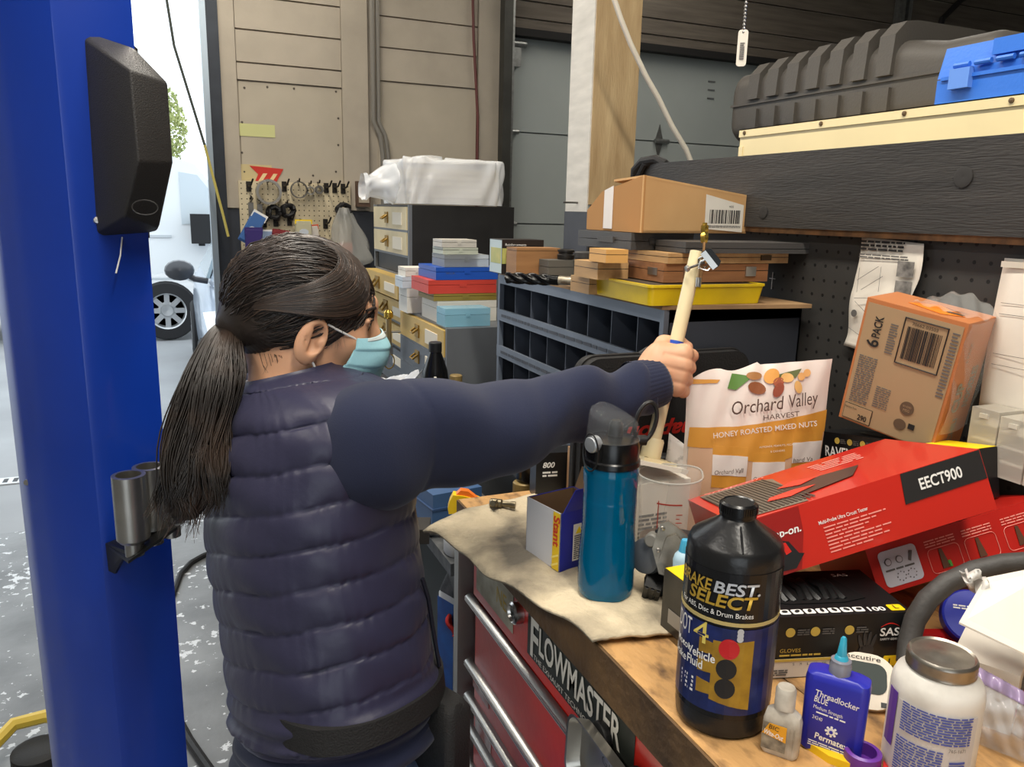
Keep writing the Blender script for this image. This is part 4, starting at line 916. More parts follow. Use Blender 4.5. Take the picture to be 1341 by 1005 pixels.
def packet(name, lab, px, py, w_, h, m, rot, m2=None, txt=None):
    PK[0] += 1; p = ony(px, py, YP); t = thing(name, lab, 'packet', M=frame(p + Vector((0, -0.055 - 0.028 * (PK[0] % 3), 0)), (1, 0, 0), (0, 0, 1), (0, -1, 0)) @ RZ(rot))
    B().loft([[Vector((x, y, 0)) for x, y in rrect(-w_ / 2, -h / 2, w_ / 2, h / 2, 0.006)], [Vector((x, y, 0.018)) for x, y in rrect(-w_ / 2 * 0.85, -h / 2 * 0.85, w_ / 2 * 0.85, h / 2 * 0.85, 0.006)]]).done('pouch', m, t)
    decal('header_card', t, rect(-w_ / 2, h * 0.28, w_ / 2, h * 0.5), T(0, 0, 0.012), m2 or M_WINK, 0.004)
    decal('printed_panel', t, oval(0, -h * 0.12, w_ * 0.28, h * 0.16), T(0, 0, 0.0182), mat('packet_print', (200, 206, 214), 0.5), 0.0006)
    B().tube([(0, h * 0.42, 0.014), (0, h * 0.46, -0.02), (0, h * 0.5, -0.055 - 0.028 * (PK[0] % 3))], 0.003, 5).done('hook', m_hook, t)
packet('packet', 'blue and white packet hanging tilted at the pegboard corner', 329, 298, 0.075, 0.17, mat('packet_blue', (70, 110, 170), 0.3), -30)
packet('packet', 'dark purple packet under the tilted blue packet', 330, 318, 0.085, 0.16, mat('packet_purple', (58, 44, 110), 0.35), 0, mat('packet_purple', (0, 0, 0)))
packet('packet', 'pale blue clear packet between purple and red ones', 347, 316, 0.07, 0.12, mat('packet_pale', (150, 170, 200), 0.3), 0)
packet('packet', 'dull red packet hanging just over her hair', 364, 313, 0.085, 0.10, mat('packet_red', (130, 44, 48), 0.4), -8, mat('packet_red', (0, 0, 0)))
packet('packet', 'yellow header packet on the cream pegboard', 393, 300, 0.085, 0.10, mat('packet_clear', (196, 190, 160), 0.3), 0, M_YELLOW)
packet('packet', 'white packet with red mark right of the yellow one', 408, 308, 0.06, 0.11, mat('packet_white', (214, 206, 196), 0.4), 6, mat('packet_orange', (205, 90, 60), 0.5))
# crumpled clear bag hanging at the right edge of the pegboard
p = ony(447, 272, YP)
t = thing('parts_bag', 'crumpled clear bag of parts hanging at the pegboard edge', 'bag', p)
def cbag(u, v):
    a = 2 * PI * u; r = (0.02 + 0.10 * v ** 0.8) * (1 + 0.18 * math.sin(4 * a + 5 * v) + 0.1 * math.sin(9 * a - 6 * v))
    if v > 0.92: r *= (1 - v) / 0.08 * 0.6 + 0.4
    return (r * math.cos(a) + 0.04 * v, -0.06 + 0.45 * r * math.sin(a), -0.30 * v)
B().grid(cbag, 36, 18).done('film', mat('clear_film', (190, 190, 184), 0.15, alpha=0.45), t, smooth=True)
coil(5)(t)
B().box((-0.03, -0.07, -0.24), (0.04, -0.05, -0.18)).done('paper_slip', mat('pink_slip', (214, 150, 130), 0.6), t)
# arrow sticker and tape strip
p = ony(350, 226, YB - 0.014)
t = thing('arrow_sticker', 'red and cream striped arrow sticker on the beige sheet', 'sticker', M=frame(p, (1, 0, 0), (0, 0, 1), (0, -1, 0)))
B().prism([(-0.085, 0.03), (0.08, 0.02), (0.04, -0.05), (-0.065, -0.055), (-0.045, -0.01)], 0, 0.002).done('red_shape', mat('sticker_red', (196, 46, 34), 0.6), t)
b = B()
for x in (-0.03, 0.02): b.prism([(x - 0.02, -0.05), (x + 0.0, -0.05), (x + 0.03, -0.005), (x + 0.01, -0.005)], 0.002, 0.003)
b.done('cream_stripe', mat('sticker_cream', (226, 200, 150), 0.6), t)
p = ony(337, 171, YB - 0.013)
tag(B().box((p.x - 0.085, YB - 0.014, p.z - 0.03), (p.x + 0.085, YB - 0.0125, p.z + 0.03)).done('tape_strip', mat('yellow_tape', (200, 200, 140), 0.7)), 'pale yellow strip of tape on the beige sheet', 'tape')
p = ony(332, 229, YB - 0.013)
tag(B().box((p.x - 0.07, YB - 0.0138, p.z - 0.04), (p.x + 0.09, YB - 0.0125, p.z + 0.05)).done('tape_strip', mat('faded_tape', (196, 180, 134), 0.7)), 'faded tan tape patch behind the arrow sticker', 'tape')
p = ony(470, 253, YB - 0.03)
t = thing('wall_box', 'small brown junction box on the wall beside the conduit', 'wall box', (p.x, YB - 0.03, p.z))
B().box((-0.02, -0.05, -0.07), (0.05, 0, 0.06)).done('housing', mat('brown_box', (92, 70, 56), 0.6), t, bevel=0.004); B().box((-0.012, -0.055, -0.05), (0.042, -0.05, 0.05)).done('cover', mat('box_cover', (170, 158, 140), 0.6), t, bevel=0.002)
# ================================================================== THINGS ON THE WORKBENCH
ZC = ZB + 0.0095                            # on the felt mat
def face_cam(c, off=0.0):
    """frame at point c whose z points horizontally to the camera, turned by off degrees"""
    n = Vector((-c[0], -c[1], 0)).normalized(); n.rotate(Euler((0, 0, math.radians(off)))); x = Vector((0, 0, 1)).cross(n)
    return frame((0, 0, 0), x, (0, 0, 1), n)
def wrapM(c, r, off=0.0): M = face_cam(c, off); return M @ T(0, 0, r)
# ---- blue water bottle
c = onz(792, 776, ZC); hz = lambda px, py: ony(px, py, c.y).z - ZC
wbt = thing('water_bottle', 'translucent blue water bottle with black flip lid on the felt mat', 'bottle', (c.x, c.y, ZC))
zs_ = hz(792, 607); R0 = 0.0365
m_blue = mat('blue_tritan', (0, 122, 168), 0.08, trans=0.55, ior=1.2, coat=0.4)
prof = [(R0 * 0.88, 0), (R0 * 0.97, 0.004), (R0, 0.015), (R0 * 1.0, zs_ * 0.25), (R0 * 0.93, zs_ * 0.55), (R0 * 0.95, zs_ * 0.8), (R0 * 0.98, zs_ - 0.01), (R0 * 0.93, zs_)]
pr2 = []
for k in range(71):
    z = zs_ * k / 70
    for (ra, za), (rb, zb) in zip(prof, prof[1:]):
        if za <= z <= zb: r = ra + (rb - ra) * (z - za) / (zb - za); break
    if 4 < k < 52: r += 0.0006 * (k % 2)
    pr2.append((r, z))
B().lathe(pr2 , 48).done('body', m_blue, wbt)
B().lathe([(R0 * 0.7, 0.004), (R0 * 0.8, 0.01), (R0 * 0.82, zs_ * 0.9)], 32).done('inner_wall', mat('blue_inner', (0, 96, 140), 0.3), wbt)
zc1 = hz(792, 575)
B().lathe([(R0 * 0.95, zs_ - 0.002), (R0 * 1.0, zs_), (R0 * 0.99, zs_ + 0.006), (R0 * 0.94, zs_ + 0.008), (R0 * 0.95, zc1 - 0.006), (R0 * 0.9, zc1), (R0 * 0.5, zc1 + 0.002), (0, zc1 + 0.002)], 40).done('collar', M_BLACKG, wbt)
zt_ = hz(792, 541)
rings = []
for k in range(10):
    f = k / 9; z = zc1 + (zt_ - zc1) * f; r = R0 * 0.94 * (1 - 0.10 * f) if k < 8 else R0 * (0.80 if k == 8 else 0.6)
    rings.append([Vector((r * math.cos(a), r * math.sin(a), z + (0.010 * -math.cos(a + math.radians(50))) * f)) for a in [2 * PI * q / 32 for q in range(32)]])
B().loft(rings).done('dome_lid', mat('smoke_clear', (225, 230, 232), 0.03, alpha=0.05), wbt, smooth=0.8)
B().lathe([(0.010, zc1), (0.009, zc1 + 0.016), (0.006, zc1 + 0.022), (0, zc1 + 0.022)], 16, T(0.006, 0.004, 0)).done('spout', M_BLACK, wbt)
Mb = wrapM(c, R0 * 0.98, -42)
bt_ = B().lathe([(0.0105, -0.006), (0.0105, 0.004), (0.009, 0.006), (0, 0.0065)], 24, Mb @ T(0, zc1 - 0.002, 0)).done('latch_button', mat('silver_button', (170, 174, 178), 0.35, 0.6), wbt)
B().tube([Mb @ Vector((0.013 * math.cos(t_), zc1 - 0.012 + 0.024 * math.sin(t_), 0.004)) for t_ in [2 * PI * k / 24 for k in range(24)]], 0.0011, 6, closed=True).done('wire_lock', M_BLACK, wbt)
Ml = face_cam(c, 20)
B().tube([Ml @ Vector((0.045 + 0.014 * math.cos(t_) + 0.004 * math.sin(t_), zc1 + 0.018 + 0.026 * math.sin(t_), -0.005)) for t_ in [2 * PI * k / 28 for k in range(28)]], 0.0028, 8, closed=True).done('carry_loop', M_BLACK, wbt)
B().lathe([(0.007, -0.012), (0.007, 0.012)], 12, Ml @ T(0.034, zc1 - 0.006, -0.005) @ RY(90)).done('loop_hinge', M_BLACK, wbt)

# ---- blue and white carton
st_ = thing('filter_carton', 'opened blue and white carton with yellow stripe on the felt mat', 'carton', (0.4511, 0.9814, ZC), (0, 0, -78))
w_, d_, h_ = 0.079, 0.086, 0.0865
m_cblue = mat('carton_blue', (30, 40, 140), 0.4)
m_kraft = mat('kraft_inside', (120, 92, 62), 0.8)
B().box((0, 0, 0), (w_, d_, 0.0015)).done('bottom', m_cblue, st_)
B().box((0, 0, 0), (w_, 0.0012, h_)).done('white_panel', mat('carton_white', (208, 208, 212), 0.45), st_)
rp = B().box((w_ - 0.0012, 0, 0), (w_, d_, h_)).done('blue_panel', m_cblue, st_)
B().box((0, 0, 0), (0.0012, d_, h_)).done('blue_panel', m_cblue, st_); B().box((0, d_ - 0.0012, 0), (w_, d_, h_)).done('blue_panel', m_cblue, st_)
B().box((0.0015, 0.0015, 0.002), (0.0022, d_ - 0.0015, h_ - 0.001)).box((0.0015, d_ - 0.0024, 0.002), (w_ - 0.002, d_ - 0.0015, h_ - 0.001)).done('inner_kraft', m_kraft, st_)
B().hexa([(w_ - 0.001, 0.004, h_), (w_ - 0.001, d_ - 0.004, h_), (w_ + 0.004, d_ - 0.012, h_ + 0.032), (w_ + 0.004, 0.02, h_ + 0.032), (w_, 0.004, h_), (w_, d_ - 0.004, h_), (w_ + 0.005, d_ - 0.012, h_ + 0.032), (w_ + 0.005, 0.02, h_ + 0.032)]).done('blue_flap', m_cblue, st_)
B().hexa([(0.004, d_, h_), (w_ - 0.006, d_, h_), (w_ - 0.006, d_ + 0.012, h_ + 0.03), (0.004, d_ + 0.012, h_ + 0.03), (0.004, d_ + 0.001, h_), (w_ - 0.006, d_ + 0.001, h_), (w_ - 0.006, d_ + 0.013, h_ + 0.03), (0.004, d_ + 0.013, h_ + 0.03)]).done('kraft_flap', m_kraft, st_)
F_ = FRONT(w_, d_, h_)
ys = decal('yellow_stripe', st_, rect(w_ * 0.80, 0.001, w_ * 0.985, h_ - 0.001), F_, mat('carton_yellow', (236, 200, 40), 0.45))
text(ys, 'Stant', F_, 0.013, mat('stant_red', (205, 60, 40), 0.5), w=0.045, rot=-90, at=(w_ * 0.83, h_ - 0.006), bold=0.03)
ptch = [[(w_ * 0.80, 0.004 + k * 0.012), (w_ * 0.985, 0.012 + k * 0.012), (w_ * 0.985, 0.015 + k * 0.012), (w_ * 0.80, 0.007 + k * 0.012)] for k in range(2)]
decal('pale_chevron', ys, ptch, F_, mat('pale_yellow', (246, 226, 120), 0.45), lift=0.0006)
lb = decal('warning_label', rp, rect(0.022, 0.012, 0.042, h_ - 0.02), RIGHT(w_, d_, h_), M_PAPER)
print_lines('small_print', lb, 0.024, 0.014, 0.040, h_ - 0.036, 12, RIGHT(w_, d_, h_) @ T(0, 0, 0.0004), M_GREYINK, seed=8)
decal('warning_triangle', lb, [(0.026, h_ - 0.034), (0.038, h_ - 0.034), (0.032, h_ - 0.024)], RIGHT(w_, d_, h_) @ T(0, 0, 0.0004), M_YELLOW)

# ---- pipe fitting
p = onz(652, 666, ZC)
t = thing('pipe_fitting', 'small grey brass tee fitting lying on the felt mat', 'fitting', (p.x, p.y, ZC), (0, 0, -35))
m_fit = mat('dull_brass', (128, 118, 96), 0.4, 0.9)
B().lathe([(0.006, -0.014), (0.008, -0.012), (0.008, 0.006), (0.005, 0.008), (0.005, 0.02), (0.0062, 0.022), (0.0062, 0.03)], 12, T(0, 0, 0.0085) @ RY(90)).done('barrel', m_fit, t)
B().lathe([(0.0075, 0), (0.0075, 0.012), (0.005, 0.014), (0.005, 0.022)], 6, T(-0.004, 0, 0.0085) @ RX(70)).done('branch', m_fit, t)

# ---- brake fluid bottle
c = onz(943, 934, ZB); R1 = 0.0462; hz = lambda px, py: ony(px, py, c.y).z - ZB
bf = thing('brake_fluid_bottle', 'tall black brake fluid bottle with printed label at the bench edge', 'bottle', (c.x, c.y, ZB))
zsh = hz(945, 707); znk = hz(960, 672); ztp = hz(962, 656) - 0.001
m_bb = mat('black_bottle', (26, 26, 27), 0.3, bump=0.05, bscale=200)
B().lathe([(R1 * 0.9, 0), (R1 * 0.98, 0.004), (R1, 0.012), (R1, zsh - 0.012), (R1 * 0.985, zsh - 0.004), (R1 * 0.93, zsh + 0.002), (R1 * 0.42, znk - 0.008), (R1 * 0.36, znk - 0.004), (R1 * 0.36, znk + 0.004)], 56).done('body', m_bb, bf)
cap = B().lathe([(R1 * 0.385, znk - 0.002), (R1 * 0.39, znk + 0.001), (R1 * 0.38, ztp - 0.002), (R1 * 0.33, ztp), (R1 * 0.30, ztp - 0.001), (0, ztp - 0.001)], 40).done('cap', M_BLACKG, bf)
b = B()
for k in range(48):
    a = 2 * PI * k / 48; b.box((R1 * 0.375, -0.0006, znk + 0.002), (R1 * 0.40, 0.0006, ztp - 0.003), RZ(math.degrees(a)))
b.done('cap_ribs', M_BLACKG, cap)
B().tube([Vector((R1 * f_ * math.cos(-2.1), R1 * f_ * math.sin(-2.1), z_)) for f_, z_ in ((0.44, znk - 0.007), (0.7, (zsh + znk) / 2), (0.95, zsh + 0.002))], 0.0008, 5).done('mould_seam', m_bb, bf)
WM = wrapM(c, R1 + 0.0004, 0)
zl0, zl1 = 0.024, zsh - 0.018
lab_ = decal('label', bf, rect(-0.115, zl0, 0.075, zl1), WM, mat('label_black', (18, 18, 20), 0.25), 0.0004, wrap=R1 + 0.0004)
def wr(nm, poly, m, lift): return decal(nm, lab_, poly, WM, m, 0.0003, lift, wrap=R1 + 0.0004)
hh = zl1 - zl0; gz = lambda f: zl0 + hh * f
M_GOLD = mat('gold_print', (196, 160, 60), 0.4, 0.3); M_SILV = mat('silver_print', (196, 200, 206), 0.35, 0.3)
def arc(y, x0=-0.113, x1=0.073, dip=0.0): return [(x0 + (x1 - x0) * k / 24, y + dip * ((k - 12) / 12) ** 2) for k in range(25)]
wr('gold_rule', [a for a in arc(gz(0.655))] + [a for a in reversed(arc(gz(0.68)))], mat('gold_rule', (190, 170, 110), 0.4), 0.0005)
wr('blue_field', [a for a in arc(gz(0.04))] + [a for a in reversed(arc(gz(0.635)))], mat('label_blue', (34, 48, 110), 0.35, c2=(14, 16, 34), vscale=28), 0.0004)
def wt(s, x, f, h, m, w=None, bold=0.0, shear=0.0): text(lab_, s, WM @ T(0, 0, 0.0009), h, m, w=w, bold=bold, shear=shear, wrap=R1 + 0.0013, at=(x, gz(f)))
wt('BRAKE', -0.060, 0.865, 0.0115, M_GOLD, 0.042, 0.02, 0.15); wt('BEST.', -0.016, 0.865, 0.0115, M_SILV, 0.044, 0.02, 0.15)
wt('SELECT', -0.044, 0.775, 0.0125, M_GOLD, 0.070, 0.025, 0.15)
wt('For ABS, Disc & Drum Brakes', -0.055, 0.715, 0.0052, M_WINK, 0.078)
wt('DOT', -0.061, 0.51, 0.018, M_WINK, 0.024); wt('4', -0.034, 0.495, 0.023, mat('gold4', (220, 200, 100)), 0.017)
wt('Motor', -0.062, 0.40, 0.0075, M_WINK, 0.026, 0.01); wt('Vehicle', -0.040, 0.385, 0.009, M_WINK, 0.031, 0.015); wt('Brake', -0.066, 0.31, 0.008, M_WINK, 0.024, 0.01); wt('Fluid', -0.040, 0.315, 0.009, M_WINK, 0.019, 0.015)
print_lines('small_print', lab_, -0.048, gz(0.12), -0.03, gz(0.24), 4, WM @ T(0, 0, 0.0006), M_WINK, seed=4, wrap=R1 + 0.0006)
m_tl = mat('traffic_gold', (176, 136, 40), 0.4, c2=(130, 96, 24), vscale=40)
wr('traffic_light', [(-0.012, gz(0.13)), (0.026, gz(0.08)), (0.026, gz(0.56)), (-0.012, gz(0.54))], m_tl, 0.0007)
wr('side_visor', [[(-0.026, gz(f)), (-0.012, gz(f + 0.01)), (-0.012, gz(f + 0.09)), (-0.026, gz(f + 0.10))] for f in (0.15, 0.30, 0.43)], m_tl, 0.0006)
wr('red_lamp', oval(0.003, gz(0.50), 0.0095, 0.0105), mat('lamp_red', (190, 30, 34), 0.4), 0.0010)
wr('dark_lamp', [oval(0.002, gz(0.36), 0.0095, 0.0105), oval(0.002, gz(0.225), 0.0095, 0.0105)], M_INK, 0.0010)
wr('chain', [oval(0.012, gz(0.60 + 0.025 * k), 0.003, 0.0032) for k in range(-1, 2)], M_SILV, 0.0010)

# ---- glove carton (black, SAS)
SAS_E = Euler((0, 0, math.radians(-15.9)))
sw, sd_, sh_ = 0.185, 0.106, 0.0746
sg = thing('glove_carton', 'black nitrile glove carton with oval opening under the red tester box', 'carton', (0.5546, 0.6105, ZB), (0, 0, -15.9))
m_bk = mat('black_carton', (24, 24, 25), 0.35)
B().box((0, 0, 0), (sw, sd_, sh_)).done('carton', m_bk, sg, bevel=0.0012)
F_ = FRONT(sw, sd_, sh_); Tp = TOP(sw, sd_, sh_)
decal('opening', sg, [(0.03, 0.034), (0.055, 0.026), (0.12, 0.026), (0.150, 0.034), (0.135, 0.085), (0.11, 0.096), (0.05, 0.096), (0.03, 0.085)], Tp, mat('opening_dark', (12, 13, 14), 0.5), 0.0005)
b = B(); rnd = random.Random(9)
for k in range(9):
    x = 0.045 + 0.01 * k; b.tube([(x, 0.034, sh_ - 0.002), (x + rnd.uniform(-.006, .006), 0.055, sh_ + rnd.uniform(0.001, 0.006)), (x, 0.085, sh_ - 0.002)], 0.005, 6)
b.done('gloves', mat('black_nitrile', (18, 19, 20), 0.4), sg)
wl_ = decal('icon_strip', sg, [rrect(0.034 + 0.0145 * k, 0.004, 0.046 + 0.0145 * k, 0.014, 0.002) for k in range(7)], Tp, M_WINK)
decal('icon_mark', wl_, [oval(0.040 + 0.0145 * k, 0.009, 0.0035, 0.0022, 8, 30 * k) for k in range(7)], Tp @ T(0, 0, 0.0004), M_INK)
text(sg, '100', Tp, 0.0085, M_WINK, w=0.02, at=(0.138, 0.004), bold=0.02)
yb_ = decal('size_tag', sg, rrect(0.163, 0.003, 0.180, 0.016, 0.002), Tp, M_YELLOW); text(yb_, 'L', Tp @ T(0, 0, 0.0005), 0.008, M_INK, at=(0.169, 0.0055))
text(sg, 'SAS', Tp, 0.007, M_WINK, w=0.020, at=(0.14, 0.088))
text(sg, 'SAS', F_, 0.0095, M_WINK, w=0.023, at=(0.150, 0.047), bold=0.02); text(sg, 'SAFETY GEAR', F_, 0.0026, M_WINK, w=0.021, at=(0.151, 0.0415))
decal('red_arc', sg, [(0.150 + 0.023 * k / 12, 0.0575 + 0.005 * math.sin(PI * k / 12)) for k in range(13)] + [(0.173 - 0.023 * k / 12, 0.0575 + 0.004 * math.sin(PI * k / 12)) for k in range(13)], F_, M_RED)
for k, x in enumerate((0.044, 0.073, 0.113)):
    ic = decal('feature_icon', sg, oval(x, 0.056, 0.0055, 0.0055), F_, mat('icon_gold', (206, 176, 80), 0.5)); print_lines('small_print', ic, x + 0.008, 0.052, x + 0.022, 0.060, 3, F_, M_GREYINK, seed=k)
text(sg, 'GLOVES', F_, 0.0045, mat('icon_gold', (0, 0, 0)), w=0.024, at=(0.034, 0.032))
print_lines('small_print', sg, 0.034, 0.0265, 0.082, 0.030, 1, F_, mat('icon_gold', (0, 0, 0)), seed=12)
ws = decal('size_chart', sg, rect(0.022, 0.0015, 0.094, 0.024), F_, mat('chart_white', (214, 206, 196), 0.6)); decal('yellow_rule', ws, rect(0.022, 0.0215, 0.094, 0.0245), F_ @ T(0, 0, 0.0004), mat('icon_gold', (0, 0, 0)))
for k, s_ in enumerate(('S', 'M', 'L', 'XL', 'XXL')): text(ws, s_, F_ @ T(0, 0, 0.0005), 0.003, M_INK, at=(0.050 + 0.0085 * k, 0.0165), w=0.002 * len(s_))
print_lines('small_print', ws, 0.025, 0.004, 0.045, 0.012, 3, F_ @ T(0, 0, 0.0004), M_GREYINK, seed=3)
text(sg, '100', F_, 0.0105, M_WINK, w=0.022, at=(0.133, 0.008), bold=0.02)
yb_ = decal('size_tag', sg, rrect(0.158, 0.002, 0.178, 0.022, 0.002), F_, M_YELLOW); text(yb_, 'L', F_ @ T(0, 0, 0.0005), 0.011, M_INK, at=(0.164, 0.0085)); text(yb_, 'LARGE', F_ @ T(0, 0, 0.0005), 0.003, M_INK, w=0.012, at=(0.162, 0.0038))
g_ = mat('hand_grey', (52, 52, 54), 0.5)
decal('glove_picture', sg, [oval(0.136, 0.030, 0.009, 0.007)] + [oval(0.128 + 0.005 * k, 0.040 + 0.003 * (1.5 - abs(k - 1.5)), 0.0022, 0.010, 10, 20 - 12 * k) for k in range(4)], F_, g_)

# ---- red tester box (upper)
rd, rw, rh_ = 0.2145, 0.2985, 0.0722
m_redb = mat('gloss_red_box', (196, 42, 30), 0.28, coat=0.3)
ra = thing('tester_box', 'glossy red circuit tester box tilted on the glove carton', 'box', (0.5902, 0.6538, 1.188), (-13.9, -17.1, -17.1))
B().box((0, 0, 0), (rw, rd, rh_)).done('carton', m_redb, ra, bevel=0.0012)
F_ = FRONT(rw, rd, rh_); Tp = TOP(rw, rd, rh_)
bt_ = decal('model_tag', ra, [(0.196, rh_ * 0.50), (rw - 0.001, rh_ * 0.52), (rw - 0.001, rh_ - 0.0005), (0.200, rh_ - 0.0005)], F_, M_INK)
text(bt_, 'EECT900', F_ @ T(0, 0, 0.0005), 0.013, M_WINK, w=0.052, at=(0.218, rh_ * 0.66), bold=0.02)
text(ra, 'Multi-Probe Ultra Circuit Tester', F_, 0.0042, M_WINK, w=0.060, at=(0.092, rh_ * 0.60), bold=0.01)
PINK = mat('pale_pink_print', (238, 150, 138), 0.5)
print_lines('feature_list', ra, 0.096, rh_ * 0.10, 0.178, rh_ * 0.56, 8, F_, PINK, fill=0.36, seed=21, ragged=0.45)
pc = decal('probe_panel', ra, [(0.004, 0.001), (0.058, 0.001), (0.072, rh_ * 0.56), (0.075, rh_ - 0.001), (0.004, rh_ - 0.001)], F_, mat('panel_darkred', (150, 30, 26), 0.3))
text(pc, 'Snap-on.', F_ @ T(0, 0, 0.0005), 0.009, M_WINK, w=0.044, at=(0.026, rh_ * 0.60), bold=0.02, shear=0.2)
gp = decal('tool_picture', pc, [[(0.022, 0.006), (0.052, 0.004), (0.066, 0.018), (0.060, 0.020), (0.052, 0.036), (0.042, 0.040), (0.030, 0.022)]], F_ @ T(0, 0, 0.0004), M_BLACK)
decal('tool_grip', pc, [[(0.045, 0.022), (0.052, 0.024), (0.048, 0.036), (0.043, 0.036)]], F_ @ T(0, 0, 0.0008), M_RED)
cbp = decal('carbon_panel', ra, [(0.012, 0.012), (0.09, 0.004), (0.098, 0.06), (0.112, rd - 0.04), (0.10, rd - 0.022), (0.015, rd - 0.012)], Tp, mat('carbon_grey', (120, 110, 96), 0.4))
b = B()
for k in range(17):
    x = 0.014 + 0.0054 * k; b.prism([(x, 0.012), (x + 0.0026, 0.012), (x + 0.0026 , rd - 0.028), (x, rd - 0.026)], 0, 0.0003, Tp @ T(0, 0, 0.0004))
b.done('carbon_stripe', mat('carbon_dark', (66, 60, 54), 0.4), cbp, M=rel(cbp, Matrix()))
tp_ = decal('tester_picture', ra, [[(0.060, 0.048), (0.10, 0.035), (0.17, 0.055), (0.20, 0.10), (0.15, 0.105), (0.085, 0.085)], ], Tp, mat('tester_dark', (74, 50, 42), 0.4), lift=0.0006)
decal('tester_red', tp_, [[(0.058, 0.050), (0.085, 0.042), (0.125, 0.062), (0.10, 0.070), (0.066, 0.064)], [(0.090, 0.10), (0.115, 0.085), (0.142, 0.100), (0.118, 0.118)]], Tp, mat('tester_bright', (226, 60, 44), 0.35), lift=0.0012)
text(ra, 'Snap-on', Tp, 0.011, PINK, w=0.09, at=(0.02, rd - 0.014), shear=0.2, name='brand_lettering')
print_lines('small_print', ra, 0.165, rd * 0.62, 0.235, rd * 0.86, 5, Tp, PINK, fill=0.4, seed=31, ragged=0.3)
B().box((rw, 0.01, 0.004), (rw + 0.001, rd - 0.01, rh_ - 0.004)).done('end_window', mat('end_grey', (170, 164, 158), 0.4), ra)
# ---- red tester box (lower)
rb = thing('tester_box', 'second glossy red box with icon panel under the tilted one', 'box', (0.769, 0.633, 1.151), (-21, -14.6, -14.5))
kw, kd, kh = 0.248, 0.15, 0.0586
B().box((0, 0, 0), (kw, kd, kh)).done('carton', mat('gloss_red_box2', (184, 36, 28), 0.28, coat=0.3), rb, bevel=0.0012)
F_ = FRONT(kw, kd, kh)
ip = decal('icon_panel', rb, rrect(0.012, 0.006, 0.062, 0.050, 0.006), F_, mat('panel_lilac', (196, 196, 204), 0.5))
decal('panel_icons', ip, [oval(0.022, 0.036, 0.0045, 0.0045), oval(0.037, 0.036, 0.0045, 0.0045), [(0.048, 0.032), (0.051, 0.030), (0.056, 0.042), (0.052, 0.043)]] + [[(0.034 + 0.014 * q + 0.0055 * math.cos(a) - 0.0006, 0.016 + 0.0055 * math.sin(a) - 0.0006), (0.034 + 0.014 * q + 0.0055 * math.cos(a) + 0.0006, 0.016 + 0.0055 * math.sin(a) - 0.0006), (0.034 + 0.014 * q + 0.0055 * math.cos(a) + 0.0006, 0.016 + 0.0055 * math.sin(a) + 0.0006), (0.034 + 0.014 * q + 0.0055 * math.cos(a) - 0.0006, 0.016 + 0.0055 * math.sin(a) + 0.0006)] for q in (0, 1) for a in [2 * PI * k / 8 for k in range(8)]], F_ @ T(0, 0, 0.0004), M_GREYINK)
decal('icon_hole', ip, [oval(0.022, 0.036, 0.0036, 0.0036), oval(0.037, 0.036, 0.0036, 0.0036)], F_ @ T(0, 0, 0.0007), mat('panel_lilac', (0, 0, 0)))
print_lines('small_print', ip, 0.016, 0.024, 0.056, 0.028, 1, F_ @ T(0, 0, 0.0004), M_GREYINK, seed=3)
for k, x in enumerate((0.074, 0.124, 0.178)):
    outl = rrect(x, 0.006, x + 0.042, 0.036, 0.006); n_ = len(outl)
    b = B(); b.tube([(q[0], q[1], 0.0004) for q in outl], 0.0004, 4, closed=True); fr_ = b.done('picture_frame', PINK, rb, M=F_)
    decal('tool_picture', fr_, [[(x + 0.014, 0.010), (x + 0.024, 0.010), (x + 0.021, 0.024), (x + 0.019, 0.034), (x + 0.015, 0.034)]], F_, mat('tool_brown', (92, 60, 44), 0.5))
    print_lines('small_print', rb, x, 0.038, x + 0.040, 0.048, 3, F_, PINK, seed=k + 40, fill=0.4)
decal('green_grip', rb, [(0.096, 0.010), (0.101, 0.010), (0.100, 0.018), (0.096, 0.018)], F_ @ T(0, 0, 0.0006), mat('green_grip', (70, 150, 60)))

# ---- nuts pouch
A = dep(900, 500, 1.21); Bq = dep(1090, 472, 1.21); A = Vector((A.x, A.y, 0)); Bq = Vector((Bq.x, Bq.y, 0))
xd = (Bq - A).normalized(); nd = xd.cross(Vector((0, 0, 1))); bw = (Bq - A).length
nb = thing('nut_pouch', 'white and orange stand up pouch of mixed nuts behind the red box', 'pouch', M=frame((A.x, A.y, ZB), xd, (0, 0, 1), nd) @ RZ(0))
BH = dep(1090, 470, 1.21).z - ZB
def edge_top(u): return BH - 0.022 * max(0, 1 - u * 1.0) + (0.006 * math.sin(u * 15)) * (u < 0.5) - (0.020 * max(0, (0.22 - u) / 0.22))
def pouch(side):
    def f(u, v):
        y = v * edge_top(u); prof_ = math.sin(PI * min(1, max(0, u))) ** 0.6
        z = side * (0.032 * (1 - v) ** 0.6 + 0.006 * math.sin(PI * v)) * prof_ + 0.0025 * math.sin(u * 21 + v * 9) * (1 - v) * 0.6 + 0.001 * math.sin(u * 37 - v * 15)
        x = u * bw + 0.012 * (1 - v) * (0.5 - u)
        return (x, y, z)
    return f
fr_ = pouch(1)
def pz(x, y):
    u = min(1, max(0, x / bw)); return fr_(u, min(1, max(0, y / edge_top(u))))[2]
m_foil = mat('white_foil', (226, 214, 204), 0.35, bump=0.08, bscale=40)
b = B(); b.grid(pouch(1), 40, 30); b.grid(pouch(-1), 40, 30); b.done('pouch', m_foil, nb, smooth=True)
